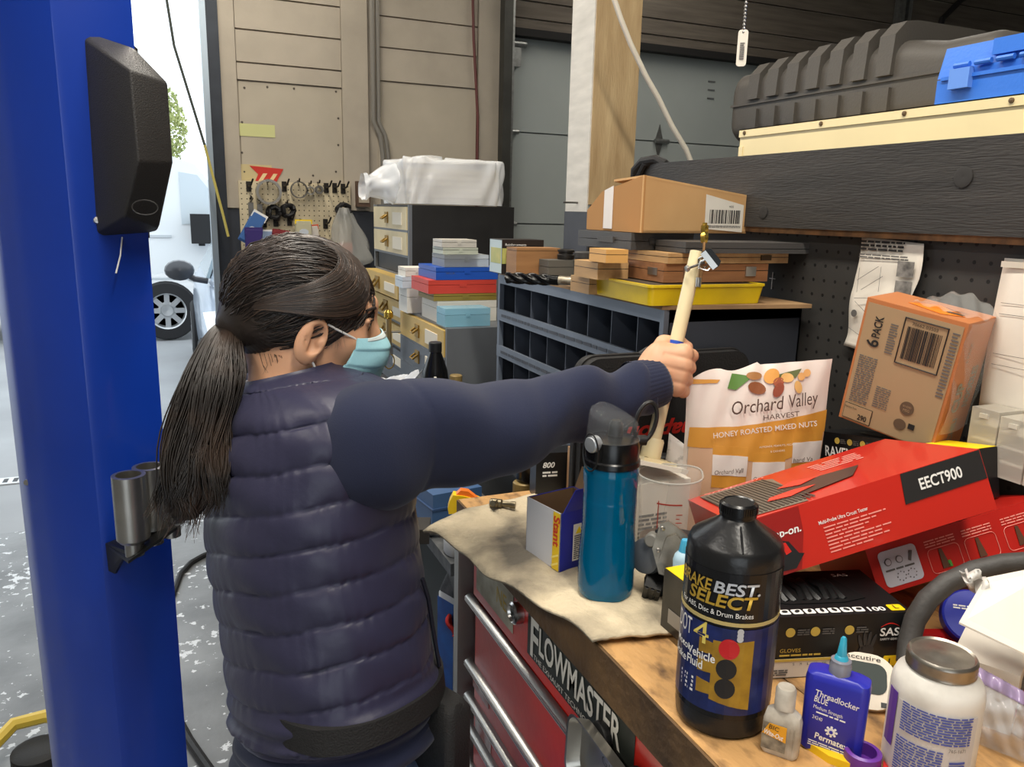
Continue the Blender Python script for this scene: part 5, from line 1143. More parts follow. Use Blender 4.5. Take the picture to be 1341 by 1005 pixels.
def drape(polys, m, nm, lift=0.0008, parent=nb):
    if not isinstance(polys[0], list): polys = [polys]
    b = B()
    for p_ in polys:
        b.prism(p_, 0, 0.0003)
    bmesh.ops.triangulate(b.bm, faces=b.bm.faces)
    for it in range(7):
        es = [e for e in b.bm.edges if (e.verts[0].co - e.verts[1].co).length > 0.014]
        if not es: break
        bmesh.ops.subdivide_edges(b.bm, edges=es, cuts=1); bmesh.ops.triangulate(b.bm, faces=[f_ for f_ in b.bm.faces if len(f_.verts) > 3])
    for v in b.bm.verts: v.co.z += pz(v.co.x, v.co.y) + lift
    return b.done(nm, m, parent, smooth=0.5)
m_nor = mat('pouch_orange', (206, 146, 58), 0.45); m_ntan = mat('pouch_tan', (206, 170, 140), 0.45)
def vpos(f): return BH * (1 - (1 - f) * 0.74)
drape([(0.006, BH * 0.02), (bw - 0.006, BH * 0.02), (bw - 0.003, vpos(0.50)), (0.008, vpos(0.42))], m_ntan, 'tan_lower_panel', 0.0008)
drape([(0.006, vpos(0.34)), (bw * 0.36, vpos(0.36)), (bw * 0.42, vpos(0.27)), (bw * 0.62, vpos(0.25)), (bw * 0.80, vpos(0.32)), (bw * 0.83, vpos(0.44)), (bw - 0.003, vpos(0.47)), (bw - 0.002, vpos(0.63)), (bw * 0.7, vpos(0.575)), (bw * 0.35, vpos(0.515)), (0.007, vpos(0.485))], m_nor, 'orange_band', 0.0014)
drape([(0.004, vpos(0.80)), (bw * 0.2, vpos(0.815)), (bw * 0.22, vpos(0.84)), (0.004, vpos(0.835))], m_nor, 'orange_corner', 0.001)
for k, (x, y) in enumerate(((0.19, 0.06), (0.46, 0.02), (0.74, 0.16))):
    q = drape(rect(bw * x, vpos(y), bw * x + 0.052, vpos(y) + 0.066), m_nor, 'pack_picture', 0.0016); drape(rect(bw * x, vpos(y) + 0.020, bw * x + 0.052, vpos(y) + 0.052), mat('pack_white', (222, 214, 208), 0.5), 'pack_label', 0.0022)
drape([[(bw * 0.27, vpos(0.78)), (bw * 0.33, vpos(0.77)), (bw * 0.44, vpos(0.87)), (bw * 0.30, vpos(0.885))]], mat('leaf_green', (90, 130, 60), 0.5), 'leaf', 0.0016)
drape([[(bw * 0.60, vpos(0.88)), (bw * 0.78, vpos(0.93)), (bw * 0.74, vpos(0.865)), (bw * 0.64, vpos(0.85))]], mat('leaf_olive', (96, 104, 60), 0.5), 'leaf', 0.0014)
for (x, y, rx, ry, a_, cc) in ((0.47, 0.79, 0.014, 0.009, -15, (140, 84, 50)), (0.57, 0.875, 0.013, 0.010, 40, (222, 160, 80)), (0.62, 0.78, 0.008, 0.012, -30, (150, 80, 60)), (0.62, 0.835, 0.009, 0.007, 10, (170, 96, 70)), (0.68, 0.865, 0.010, 0.007, 0, (226, 180, 110)), (0.76, 0.80, 0.006, 0.010, 20, (226, 180, 110)), (0.78, 0.875, 0.006, 0.006, 0, (230, 176, 110)), (0.82, 0.90, 0.006, 0.006, 0, (230, 176, 110)), (0.45, 0.875, 0.012, 0.006, 0, (170, 120, 70))):
    drape(oval(bw * x, vpos(y), rx, ry, 16, a_), mat('nut_%d_%d_%d' % cc, cc, 0.5), 'nut_picture', 0.0022)
def ptext(s, x, f, h, m, w, rot=6, bold=0.0, shear=0.0):
    zmax = max(pz(x + w * k / 4, vpos(f)) for k in range(5)); text(nb, s, T(x, vpos(f), zmax + 0.003), h, m, w=w, rot=rot, bold=bold, shear=shear)
m_br = mat('brown_script', (84, 64, 54), 0.6)
ptext('Orchard', bw * 0.30, 0.60, 0.021, m_br, bw * 0.36, 8, 0.0, 0.15); ptext('Valley', bw * 0.70, 0.655, 0.021, m_br, bw * 0.20, 10, 0, 0.15)
ptext('HARVEST', bw * 0.52, 0.565, 0.008, m_br, bw * 0.25, 8); ptext('HONEY ROASTED MIXED NUTS', bw * 0.18, 0.43, 0.0085, M_WINK, bw * 0.72, 8, 0.01)
ptext('ALMONDS, PEANUTS, PECANS', bw * 0.50, 0.365, 0.003, M_WINK, bw * 0.26, 6); ptext('& CASHEWS', bw * 0.58, 0.335, 0.003, M_WINK, bw * 0.1, 6)
for x, y, s_, w2 in ((0.20, 0.165, 'Orchard Vall', 0.045), (0.47, 0.125, 'Orchard Valley', 0.047), (0.75, 0.26, 'hard Va', 0.03)): ptext(s_, bw * x, y, 0.007, m_br, w2, 6, 0, 0.15)
B().grid(lambda u, v: (-0.03 + 0.04 * u + 0.01 * v, 0.003 + v * BH * (0.56 - 0.1 * u), -0.012 + 0.02 * u + 0.003 * math.sin(9 * v + 5 * u)), 8, 16, 0.001).done('side_gusset', mat('gusset_white', (214, 208, 200), 0.5, c2=(120, 116, 112), vscale=60, thr=(0.55, 0.7)), nb, smooth=True)

# ---- beaker with red graduations
c = onz(870, 733, ZB); hz = lambda px, py: ony(px, py, c.y).z - ZB
bk = thing('measuring_beaker', 'clear measuring beaker with red markings behind the throttle body', 'beaker', (c.x, c.y, ZB))
hb = hz(870, 622); rb_ = 0.046
m_bkr = mat('beaker_plastic', (222, 220, 212), 0.12, alpha=0.28, coat=0.4)
b = B(); rings = []
for k in range(9):
    f = k / 8; r = rb_ * (0.84 + 0.16 * f)
    rings.append([Vector(((r + (0.010 * max(0, math.cos(a - 0.2)) ** 12 if k == 8 else 0)) * math.cos(a), (r + (0.010 * max(0, math.cos(a - 0.2)) ** 12 if k == 8 else 0)) * math.sin(a), hb * f)) for a in [2 * PI * q / 40 for q in range(40)]])
b.loft(rings, caps=False); b.lathe([(0, 0.002), (rb_ * 0.84, 0.002)], 40, caps=False); b.done('cup', m_bkr, bk, smooth=True)
B().tube([v * 1.0 for v in rings[-1]], 0.0016, 6, closed=True).done('rim', mat('rim_plastic', (190, 188, 180), 0.1, alpha=0.6), bk)
MB_ = wrapM(c, rb_ * 0.96 + 0.001, 0)
m_rg = mat('faded_red_print', (170, 60, 50), 0.5)
decal('graduations', bk, [rect(0.012, hb * 0.25 + 0.006 * k, 0.012 + (0.009 if k % 2 else 0.005), hb * 0.25 + 0.006 * k + 0.0012) for k in range(10)] + [rect(-0.014, hb * 0.2, -0.0128, hb * 0.8), rect(-0.016, hb * 0.76, 0.02, hb * 0.775)], MB_, m_rg, wrap=rb_)
text(bk, 'x', MB_ @ T(0, 0, 0.0006), 0.009, m_rg, wrap=rb_, w=0.009, at=(-0.010, hb * 0.5))
B().lathe([(rb_ * 0.80, 0.003), (rb_ * 0.84, 0.035), (0, 0.035)], 30).done('murky_contents', mat('murky', (84, 64, 50), 0.3), bk)
# ring handle behind
p = onz(838, 668, ZB + 0.07)
# ---- small black bottle behind the beaker
c2 = onz(872, 700, ZB)
sb = thing('small_bottle', 'small black bottle with grey cap behind the beaker', 'bottle', (c2.x + 0.03, c2.y + 0.07, ZB))
B().lathe([(0.026, 0), (0.027, 0.004), (0.027, 0.07), (0.012, 0.09), (0.011, 0.095)], 24).done('body', M_BLACKG, sb); B().lathe([(0.0145, 0.092), (0.0145, 0.108), (0.012, 0.11), (0, 0.11)], 20).done('cap', mat('cap_grey', (64, 64, 64), 0.5), sb)
text(sb, 'MAX', wrapM((c2.x + .03, c2.y + .07), 0.0275) @ T(0, 0, 0.0002), 0.008, M_RED, w=0.024, wrap=0.0275, at=(-0.012, 0.05))

# ---- throttle body
c = dep(871, 720, 1.02)
th = thing('throttle_body', 'grey and black throttle body part between the bottles', 'car part', M=face_cam((c.x, c.y), -10) if False else (Matrix.Translation((c.x + 0.006, c.y, ZC)) @ face_cam((c.x, c.y), -12)))
m_cast = mat('cast_alloy', (156, 150, 138), 0.38, 0.75, c2=(110, 104, 94), vscale=40)
m_gp = mat('grey_nylon', (82, 86, 92), 0.5); 
zc_ = c.z - ZC
lid_ = B().prism([(-0.016, 0.026), (-0.022, -0.006), (-0.010, -0.036), (0.016, -0.040), (0.034, -0.018), (0.036, 0.004), (0.012, 0.022), (-0.006, 0.032)], 0.0, 0.010, T(0.004, zc_ + 0.010, 0.012) @ RX(-14) @ RY(10)).done('cover_plate', m_cast, th, bevel=0.003)
B().prism([(-0.006, 0.012), (-0.012, -0.018), (0.006, -0.026), (0.022, -0.012), (0.022, 0.002), (0.006, 0.018)], 0.010, 0.018, T(0.004, zc_ + 0.010, 0.012) @ RX(-14) @ RY(10)).done('raised_boss', m_cast, lid_, bevel=0.004)
for (x_, y_) in ((-0.012, 0.022), (-0.014, -0.006), (-0.002, -0.030), (0.028, -0.014), (0.024, 0.008)): B().lathe([(0.003, 0.010), (0.003, 0.0125), (0.0015, 0.013), (0, 0.0125)], 10, T(0.004, zc_ + 0.010, 0.012) @ RX(-14) @ RY(10) @ T(x_, y_, 0)).done('screw', M_STEEL, lid_)
B().lathe([(0.0, -0.016), (0.022, -0.016), (0.024, 0.0), (0.022, 0.008), (0.018, 0.010), (0, 0.010)], 28, T(-0.026, zc_ - 0.012, 0.008) @ RX(-8) @ RY(-20)).done('motor_cap', m_gp, th)
B().lathe([(0.009, 0), (0.009, 0.016), (0.007, 0.018), (0, 0.018)], 16, T(-0.020, zc_ + 0.013, 0.004) @ RX(-8)).done('sensor_boss', mat('boss_grey', (120, 118, 112), 0.5), th)
B().box((-0.018, -0.026, -0.02), (0.026, 0.028, 0.012), T(0, zc_ - 0.004, 0) @ RX(-10)).done('housing', mat('dark_nylon', (36, 37, 39), 0.5), th, bevel=0.006)
B().box((-0.026, -0.066, -0.015), (0.012, -0.02, 0.006), T(0, zc_, 0) @ RZ(6)).done('lower_housing', mat('dark_nylon', (0, 0, 0)), th, bevel=0.005)
cn = B().box((-0.012, -0.014, -0.010), (0.010, 0.020, 0.012), T(-0.014, 0.012, 0.012) @ RX(30) @ RZ(-12)).done('connector', M_BLACKG, th, bevel=0.002)
for k in range(3): B().box((-0.010 + 0.0075 * k, -0.0145, 0.012), (-0.006 + 0.0075 * k, 0.018, 0.0138), T(-0.014, 0.012, 0.012) @ RX(30) @ RZ(-12)).done('connector_rib', M_BLACKG, cn)
B().lathe([(0.0085, 0), (0.0085, 0.005), (0.0045, 0.005), (0.0045, 0)], 20, T(0.046, zc_ + 0.016, 0.0) @ RX(0), caps=False).box((0.030, -0.004, 0.0), (0.040, 0.004, 0.005), T(0, zc_ + 0.012, 0)).done('mounting_eye', mat('pale_alloy', (176, 178, 180), 0.4, 0.5), th)
B().box((-0.030, -0.0, -0.02), (0.03, 0.02, 0.0), T(0, 0, 0)).done('foot_flange', mat('dark_nylon', (0, 0, 0)), th, bevel=0.004)

# ---- pale bottle and yellow black carton beside the brake fluid
p = onz(868, 744, ZC + 0.075)
yb = thing('small_carton', 'yellow and black small carton tucked behind the brake fluid', 'carton', (p.x + 0.001, p.y - 0.092, ZC), (0, 0, 0))
B().box((0, 0, 0), (0.045, 0.09, 0.075)).done('carton', mat('silvery_black', (70, 66, 60), 0.3, c2=(30, 30, 30), vscale=20), yb, bevel=0.001)
decal('yellow_top', yb, rect(0.001, 0.001, 0.044, 0.089), TOP(0.045, 0.09, 0.075), M_YELLOW); decal('yellow_wedge', yb, [(0.0, 0.03), (0.0, 0.012), (0.05, 0.012), (0.05, 0.03)], LEFT(0.045, 0.09, 0.075) @ T(0.015, 0, 0), mat('carton_silver', (150, 146, 138), 0.3)); decal('black_edge', yb, rect(0.001, 0.055, 0.044, 0.074), FRONT(0, 0, 0), M_YELLOW)
q = dep(884, 725, 0.985)
pb = thing('dropper_bottle', 'pale blue dropper bottle with torn blue cap behind the yellow carton', 'bottle', (q.x + 0.012, q.y - 0.004, ZC))
zq = q.z - ZC
B().lathe([(0.013, 0), (0.0145, 0.003), (0.0145, zq - 0.008), (0.012, zq - 0.001), (0.007, zq + 0.004)], 20).done('body', mat('pale_blue_plastic', (176, 206, 222), 0.4), pb)
B().lathe([(0.0085, zq + 0.002), (0.0075, zq + 0.006), (0.006, zq + 0.016), (0.005, zq + 0.018)], 14).done('cap', mat('sky_blue_plastic', (70, 160, 200), 0.3), pb)

# ---- correction fluid
c = onz(1021, 984, ZB)
wo = thing('correction_fluid', 'grubby white correction fluid bottle beside the blue threadlocker', 'bottle', M=Matrix.Translation((c.x, c.y, ZB)) @ face_cam((c.x, c.y), -8))
m_wp = mat('grubby_white', (206, 200, 188), 0.5, c2=(150, 140, 124), vscale=40)
def rr_ring(w_, d_, z, r): return [Vector((x, z, y)) for x, y in rrect(-w_, -d_, w_, d_, r, 5)]
B().loft([rr_ring(0.0155, 0.009, 0.0, 0.005), rr_ring(0.0172, 0.0105, 0.003, 0.006), rr_ring(0.0172, 0.0105, 0.034, 0.006), rr_ring(0.0155, 0.009, 0.041, 0.006), rr_ring(0.009, 0.007, 0.046, 0.005), rr_ring(0.0085, 0.0068, 0.049, 0.005)]).done('body', m_wp, wo)
B().lathe([(0.0095, 0.048), (0.0095, 0.066), (0.008, 0.069), (0, 0.0695)], 20, RX(-90)).done('cap', m_wp, wo)
FW = T(0, 0, 0.0107); FW2 = T(0, 0, 0.0118)
lw = decal('label', wo, rect(-0.0160, 0.006, 0.006, 0.034), FW, mat('wo_label', (170, 160, 140), 0.6, c2=(80, 74, 66), vscale=90))
decal('orange_band', lw, [(-0.0160, 0.022), (0.006, 0.018), (0.006, 0.034), (-0.010, 0.034)], FW @ T(0, 0, 0.0004), mat('wo_orange', (226, 160, 40), 0.5))
text(lw, 'BIC', FW2, 0.0045, M_INK, w=0.009, at=(-0.010, 0.029), rot=-8); text(lw, 'Wite-Out', FW2, 0.0050, M_WINK, w=0.018, at=(-0.0145, 0.0225), rot=-8, bold=0.02, shear=0.1)
B().box((0.0085, 0.004, -0.006), (0.0092, 0.034, 0.0108)).box((0.0125, 0.004, -0.006), (0.0132, 0.034, 0.0112)).done('grip_ribs', m_wp, wo)

# ---- blue threadlocker
c = onz(1087, 982, ZB)
tl = thing('threadlocker_bottle', 'flat blue threadlocker bottle with cyan nozzle on the bench edge', 'bottle', M=Matrix.Translation((c.x, c.y, ZB)) @ face_cam((c.x, c.y), -4))
m_tb = mat('threadlocker_blue', (40, 44, 160), 0.35)
zb0 = ony(1088, 885, c.y).z - ZB
def tr_ring(w_, d_, z): return [Vector((x, z, y)) for x, y in rrect(-w_, -d_, w_, d_, min(w_, d_) * 0.6, 5)]
B().loft([tr_ring(0.025, 0.011, 0.0), tr_ring(0.0275, 0.013, 0.003), tr_ring(0.0285, 0.013, zb0 * 0.9), tr_ring(0.0275, 0.012, zb0 * 0.97), tr_ring(0.022, 0.010, zb0), tr_ring(0.010, 0.009, zb0 + 0.001)]).done('body', m_tb, tl, bevel=0)
nz = B().lathe([(0.0098, zb0), (0.0098, zb0 + 0.009), (0.0092, zb0 + 0.010), (0.0092, zb0 + 0.014), (0.0065, zb0 + 0.015)], 24, RX(-90)).done('collar', mat('grey_clear', (150, 152, 164), 0.2, trans=0.4), tl)
B().lathe([(0.007, zb0 + 0.013), (0.0055, zb0 + 0.018), (0.0045, zb0 + 0.019), (0.0026, zb0 + 0.036), (0.0015, zb0 + 0.0375), (0, zb0 + 0.0375)], 20, RX(-90)).done('nozzle', mat('cyan_nozzle', (60, 170, 200), 0.25, trans=0.2), tl)
FT = T(0, 0, 0.0132)
text(tl, 'Threadlocker', FT, 0.0062, M_WINK, w=0.039, at=(-0.018, zb0 * 0.74), rot=-6, bold=0.01); text(tl, 'BLUE', FT, 0.0062, M_WINK, w=0.012, at=(-0.018, zb0 * 0.66), rot=-6, bold=0.01)
text(tl, 'Medium Strength', FT, 0.0038, M_WINK, w=0.026, at=(-0.018, zb0 * 0.575), rot=-6); print_lines('small_print', tl, -0.018, zb0 * 0.50, 0.008, zb0 * 0.53, 1, FT @ RZ(-4), M_WINK, seed=2); text(tl, '24240', FT, 0.0038, M_WINK, w=0.009, at=(-0.018, zb0 * 0.44), rot=-6)
gear = decal('gear_emblem', tl, [oval(0.0, zb0 * 0.335, 0.0036, 0.0036)] + [oval(0.0046 * math.cos(2 * PI * k / 8), zb0 * 0.335 + 0.0046 * math.sin(2 * PI * k / 8), 0.0012, 0.0012, 6) for k in range(8)], FT, M_WINK); decal('gear_hole', gear, oval(0.0, zb0 * 0.335, 0.0017, 0.0017), FT @ T(0, 0, 0.0004), m_tb)
text(tl, 'Permatex', FT, 0.0062, M_WINK, w=0.030, at=(-0.014, zb0 * 0.20), rot=-6, bold=0.02); print_lines('small_print', tl, -0.020, zb0 * 0.07, 0.016, zb0 * 0.15, 3, FT @ RZ(-4), M_WINK, seed=5, fill=0.4)

# ---- digital gauge
c = onz(1142, 950, ZB)
dg_ = thing('digital_gauge', 'white rounded digital gauge with dark grey screen behind the threadlocker', 'gauge', M=Matrix.Translation((c.x + 0.012, c.y + 0.02, ZB + 0.001)) @ face_cam((c.x, c.y), 10) @ RX(-48))
B().prism([(x, y) for x, y in rrect(-0.030, 0.0, 0.030, 0.058, 0.024, 7)], -0.012, 0.006).done('case', mat('dirty_offwhite', (214, 204, 188), 0.5, var=0.08, vscale=30), dg_, bevel=0.004)
decal('screen', dg_, rrect(-0.022, 0.016, 0.020, 0.048, 0.010), T(0, 0, 0.006), mat('lcd_grey', (58, 66, 64), 0.55, spec=0.2), 0.0008)
text(dg_, 'accutire', T(-0.020, 0.0505, 0.0065), 0.005, M_INK, w=0.034, name='brand_lettering'); decal('button', dg_, oval(-0.016, 0.009, 0.004, 0.003), T(0, 0, 0.006), mat('lcd_blue', (150, 190, 200), 0.4), 0.001)
B().box((0.014, 0.004, 0.0058), (0.022, 0.009, 0.0066)).done('side_port', M_BLACK, dg_)

# ---- anti-seize jar
c = onz(1211, 1008, ZB); c = Vector((c.x, c.y, ZB)); R2 = 0.0385
jr = thing('anti_seize_jar', 'white plastic jar with steel screw lid and blue printed label', 'jar', c)
zj = ony(1215, 884, c.y).z - ZB; zj2 = ony(1220, 860, c.y).z - ZB
m_jar = mat('jar_white', (216, 212, 204), 0.4, c2=(176, 170, 160), vscale=18, thr=(0.5, 0.8))
B().lathe([(R2 * 0.92, 0), (R2 * 0.99, 0.004), (R2, 0.01), (R2, zj - 0.018), (R2 * 0.99, zj - 0.012), (R2 * 0.92, zj - 0.004), (R2 * 0.72, zj + 0.004), (R2 * 0.68, zj + 0.008)], 48).done('body', m_jar, jr)
lid_ = B().lathe([(R2 * 0.74, zj + 0.004), (R2 * 0.76, zj + 0.005), (R2 * 0.745, zj + 0.008), (R2 * 0.76, zj + 0.010), (R2 * 0.745, zj + 0.013), (R2 * 0.76, zj + 0.015), (R2 * 0.75, zj2 - 0.001), (R2 * 0.71, zj2 + 0.001), (R2 * 0.66, zj2 - 0.0006), (R2 * 0.3, zj2 - 0.0004), (R2 * 0.2, zj2 + 0.0012), (0, zj2 + 0.0006)], 44).done('screw_lid', mat('worn_tin_lid', (158, 152, 142), 0.35, 0.9, var=0.2, vscale=60), jr)
JW = wrapM(c, R2 + 0.0004, 0); wj = R2 + 0.0005
jl = decal('label', jr, rect(-0.032, 0.004, 0.040, zj - 0.022), JW, mat('jar_label', (196, 192, 190), 0.4), 0.0003, wrap=wj)
decal('purple_edge', jl, rect(-0.046, 0.030, -0.033, zj - 0.018), JW, mat('purple_print', (96, 60, 150), 0.45), 0.0003, 0.0002, wrap=wj)
m_bi = mat('blue_ink', (72, 84, 160), 0.6)
print_lines('directions_print', jl, -0.026, zj * 0.52, 0.034, zj * 0.80, 11, JW, m_bi, fill=0.5, seed=51, wrap=wj + 0.0004, word=0.007, lift=0.0004)
print_lines('directions_print', jl, -0.028, zj * 0.10, 0.012, zj * 0.46, 14, JW, m_bi, fill=0.5, seed=52, wrap=wj + 0.0004, word=0.006, lift=0.0004)
ps = [rect(0.018, 0.008 + 0.0028 * k, 0.032, 0.008 + 0.0028 * k + (0.0012, 0.0019, 0.0008)[k % 3]) for k in range(11)]
decal('barcode', jl, ps, JW, m_bi, 0.0003, 0.0004, wrap=wj)
text(jl, '765-1671', JW @ T(0, 0, 0.0009), 0.0035, M_GREYINK, w=0.015, wrap=wj + 0.0009, at=(0.016, zj * 0.47))
decal('hazard_triangle', jl, [(-0.004, 0.0045), (0.006, 0.0045), (0.001, 0.0135)], JW, M_YELLOW, 0.0003, 0.0005, wrap=wj); decal('hazard_mark', jl, rect(0.0003, 0.006, 0.0016, 0.0105), JW, M_INK, 0.0003, 0.001, wrap=wj)

# ---- yellow and purple caps at the very edge
c = onz(1120, 1003, ZB)
pc_ = thing('funnel_cap', 'purple and yellow plastic funnel cap in front of the threadlocker', 'funnel', M=Matrix.Translation((c.x, c.y + 0.004, ZB)) @ face_cam((c.x, c.y), 0))
B().lathe([(0.016, 0.0), (0.0165, 0.002), (0.0165, 0.016), (0.014, 0.0175), (0.012, 0.0165), (0.012, 0.004), (0, 0.004)], 28, T(0.008, 0, 0) @ RX(-90)).done('purple_cup', mat('purple_plastic', (104, 52, 150), 0.35), pc_)
B().prism([(-0.055, 0.008), (-0.02, -0.012), (0.004, -0.014), (0.0, 0.010), (-0.02, 0.016)], 0.0, 0.008, RX(-90)).done('yellow_spout', mat('yellow_plastic', (232, 190, 30), 0.35), pc_, bevel=0.003)
B().box((0.026, 0.0, -0.012), (0.046, 0.007, 0.008)).done('red_tab', mat('red_plastic', (196, 50, 46), 0.35), pc_, bevel=0.003)

# ---- black hose arching over the right end
pts = [(1188, 868, 0.86), (1190, 842, 0.87), (1198, 812, 0.87), (1215, 785, 0.87), (1240, 764, 0.87), (1275, 748, 0.87), (1315, 739, 0.86), (1360, 736, 0.84), (1410, 745, 0.82), (1450, 790, 0.80), (1460, 880, 0.80)]
P_ = [dep(*q) for q in pts]
o = B().tube([v for v in P_], 0.0115, 14).done('hose', mat('grey_black_hose', (62, 60, 58), 0.55, bump=0.1, bscale=150)); tag(o, 'thick black rubber hose arching over the red boxes', 'hose')
# ---- red tray
p = onz(1225, 800, ZB + 0.02)
rt_ = thing('red_lid', 'glossy dark red plastic lid lying under the second red box', 'lid', (0.822, 0.535, ZB), (0, 0, -20))
B().loft([ring2(-0.075, -0.05, 0.075, 0.05, 0.0, 0.02), ring2(-0.08, -0.055, 0.08, 0.055, 0.016, 0.022), ring2(-0.076, -0.051, 0.076, 0.051, 0.020, 0.02), ring2(-0.066, -0.041, 0.066, 0.041, 0.019, 0.018), ring2(-0.06, -0.036, 0.06, 0.036, 0.012, 0.016)]).done('shell', mat('dark_red_gloss', (150, 26, 26), 0.15), rt_)
B().box((-0.07, -0.03, 0.0005), (-0.02, 0.03, 0.011)).done('inner_rib', mat('dark_red_gloss', (0, 0, 0)), rt_)
# ---- white card and crumpled wrapper
q0, q1, q2, q3 = dep(1256, 815, 0.76), dep(1290, 757, 0.80), dep(1400, 735, 0.80), dep(1370, 870, 0.74)
o = B().hexa([q0, q1, q2, q3, q0 + Vector((0, 0, -0.002)), q1 + Vector((0, 0, -0.002)), q2 + Vector((0, 0, -0.002)), q3 + Vector((0, 0, -0.002))])
pcd = thing('packing_card', 'blank cream card resting over the clear blister pack', 'card', q0)
for v in o.bm.verts: v.co -= q0
o.done('card', M_PAPER, pcd)
B().grid(lambda u, v: dep(1256 + 14 * u + 26 * v + 5 * math.sin(9 * v), 748 + 26 * u + 8 * v * math.sin(7 * u) + 3 * math.sin(14 * v), 0.80 + 0.012 * math.sin(8 * u + 5 * v)) - q0, 10, 12, 0.0006).done('torn_film', mat('torn_film', (226, 222, 216), 0.3, alpha=0.7), pcd, smooth=True)
a0 = dep(1338, 880, 0.77)
bx_ = thing('printed_box', 'white printed box corner with red mark under the cream card', 'box', (a0.x, a0.y, ZB), (0, 0, 28))
B().box((0, 0, 0), (0.10, 0.06, a0.z - ZB - 0.005)).done('carton', M_PAPER, bx_, bevel=0.001); decal('red_mark', bx_, [(0.004, 0.02), (0.02, 0.012), (0.02, 0.02), (0.004, 0.028)], FRONT(0, 0, 0), M_RED); print_lines('small_print', bx_, 0.03, 0.01, 0.09, 0.05, 8, FRONT(0, 0, 0), M_GREYINK, seed=3)
p = onz(1295, 880, ZB)
bc_ = thing('blue_disc', 'round blue printed sticker roll between jar and boxes', 'sticker roll', (p.x + 0.012, p.y + 0.035, ZB + 0.012), (50, 0, -38))
B().lathe([(0.03, -0.004), (0.032, 0), (0.032, 0.014), (0.03, 0.016), (0, 0.016)], 32, T(0, 0.030, 0)).done('roll', mat('roll_blue', (36, 48, 160), 0.4), bc_); decal('emblem', bc_, oval(0.008, 0.034, 0.006, 0.004), T(0, 0, 0.016), M_SILV); print_lines('small_print', bc_, -0.02, 0.036, -0.002, 0.042, 2, T(0, 0, 0.0165), M_WINK, seed=4)
# ---- clear blister pack
q0 = dep(1262, 880, 0.76); 
bl = thing('blister_pack', 'crumpled clear plastic blister pack beside the white jar', 'packaging', onz(1300, 985, ZB))
O_ = onz(1300, 985, ZB)
def blis(u, v):
    px = 1266 + 110 * u - 10 * v; py = 868 + 60 * u + 95 * v * (1 - 0.15 * u)
    r_ = 0.002 * math.sin(26 * u + 3 * v) * (v < 0.3) + 0.0010 * math.sin(30 * u - 12 * v) + 0.0012 * math.sin(17 * v + 9 * u)
    w2 = dep(px, py, 0.77 - 0.03 * u - 0.035 * v * (1 - v) * 4 * 0.3 + r_); w2.z = max(w2.z, ZB + 0.0015)
    return w2 - O_
B().grid(blis, 48, 40, 0.0008).done('shell', mat('blister_clear', (205, 208, 212), 0.06, alpha=0.34, coat=0.5), bl, smooth=True)
B().grid(lambda u, v: blis(u, v * 0.22) if False else Vector(blis(u, v * 0.2)) + Vector((0, 0, 0.002)), 48, 6, 0.0006).done('ribbed_edge', mat('violet_clear', (170, 150, 190), 0.1, alpha=0.6, coat=0.6), bl, smooth=True)
# ---- PVC pipe stand held by the person
P0 = dep(857, 574, 1.21); P1 = dep(913, 330, 1.21)
PIPE_A, PIPE_B = P0.copy(), P1.copy()
Mx = basis_to(P0, P1); PL = (P1 - P0).length
ps_ = thing('pipe_stand', 'upright cream plastic pipe on a flanged white base with steel clip', 'pipe', M=Mx)
m_pvc = mat('cream_pvc', (222, 206, 164), 0.4)
B().lathe([(0.0108, -0.02), (0.0108, PL), (0.0085, PL), (0.0085, PL - 0.02), (0, PL - 0.02)], 24).done('pipe', m_pvc, ps_)
B().lathe([(0.016, -0.03), (0.016, -0.004), (0.014, 0.0), (0.0105, 0.0)], 24).done('socket', m_pvc, ps_)
B().box((-0.03, -0.03, -0.035), (0.03, 0.03, -0.030)).done('flange', m_pvc, ps_, bevel=0.003)
for x in (-0.021, 0.021):
    for y in (-0.021, 0.021): B().lathe([(0.003, -0.0299), (0.003, -0.0292), (0, -0.0292)], 10, T(x, y, 0)).done('screw', mat('screw_tan', (150, 130, 90), 0.4, 0.5), ps_)
B().box((-0.045, -0.045, -0.041), (0.042, 0.045, -0.035)).done('base_board', mat('white_board', (226, 220, 206), 0.5), ps_, bevel=0.002)
kz = ((dep(884, 450, 1.21) - P0).length)
B().lathe([(0.0111, kz - 0.004), (0.0111, kz + 0.004)], 24, caps=False).done('blue_band', mat('blue_band', (40, 80, 180), 0.4), ps_)
def onpipe(px, py, d=1.2): return Mx.inverted() @ dep(px, py, d)
# wire, brass fitting, clip and screw
q = [onpipe(*k) for k in ((917, 372, 1.195), (920, 345, 1.195), (922, 325, 1.195), (923, 308, 1.2))]
B().tube(q, 0.0022, 8).done('wire', mat('brown_wire', (130, 96, 60), 0.4, 0.5), ps_)
a, b_ = onpipe(922, 318, 1.2), onpipe(923, 294, 1.2)
Mf = basis_to(a, b_); B().lathe([(0.005, 0), (0.0065, 0.004), (0.0065, 0.012), (0.0055, 0.014), (0.0055, 0.017), (0.0062, 0.018), (0.0062, 0.026), (0.004, 0.027), (0.004, 0.030)], 6, Mf).done('brass_fitting', mat('bright_brass', (214, 178, 84), 0.25, 0.95), ps_)
a, b_ = onpipe(914, 376, 1.195), onpipe(915, 364, 1.195)
B().cyl(a, b_, 0.0042, seg=12).done('nut', M_STEEL, ps_)
cx_ = onpipe(932, 338, 1.185)
Mc = T(*cx_) @ RZ(0)
dirc = (onpipe(944, 348, 1.19) - onpipe(926, 325, 1.19)).normalized()
acr = (onpipe(940, 326, 1.18) - onpipe(920, 346, 1.19)).normalized()
nrm = dirc.cross(acr).normalized(); acr = nrm.cross(dirc)
Fc = frame(cx_, dirc, acr, nrm)
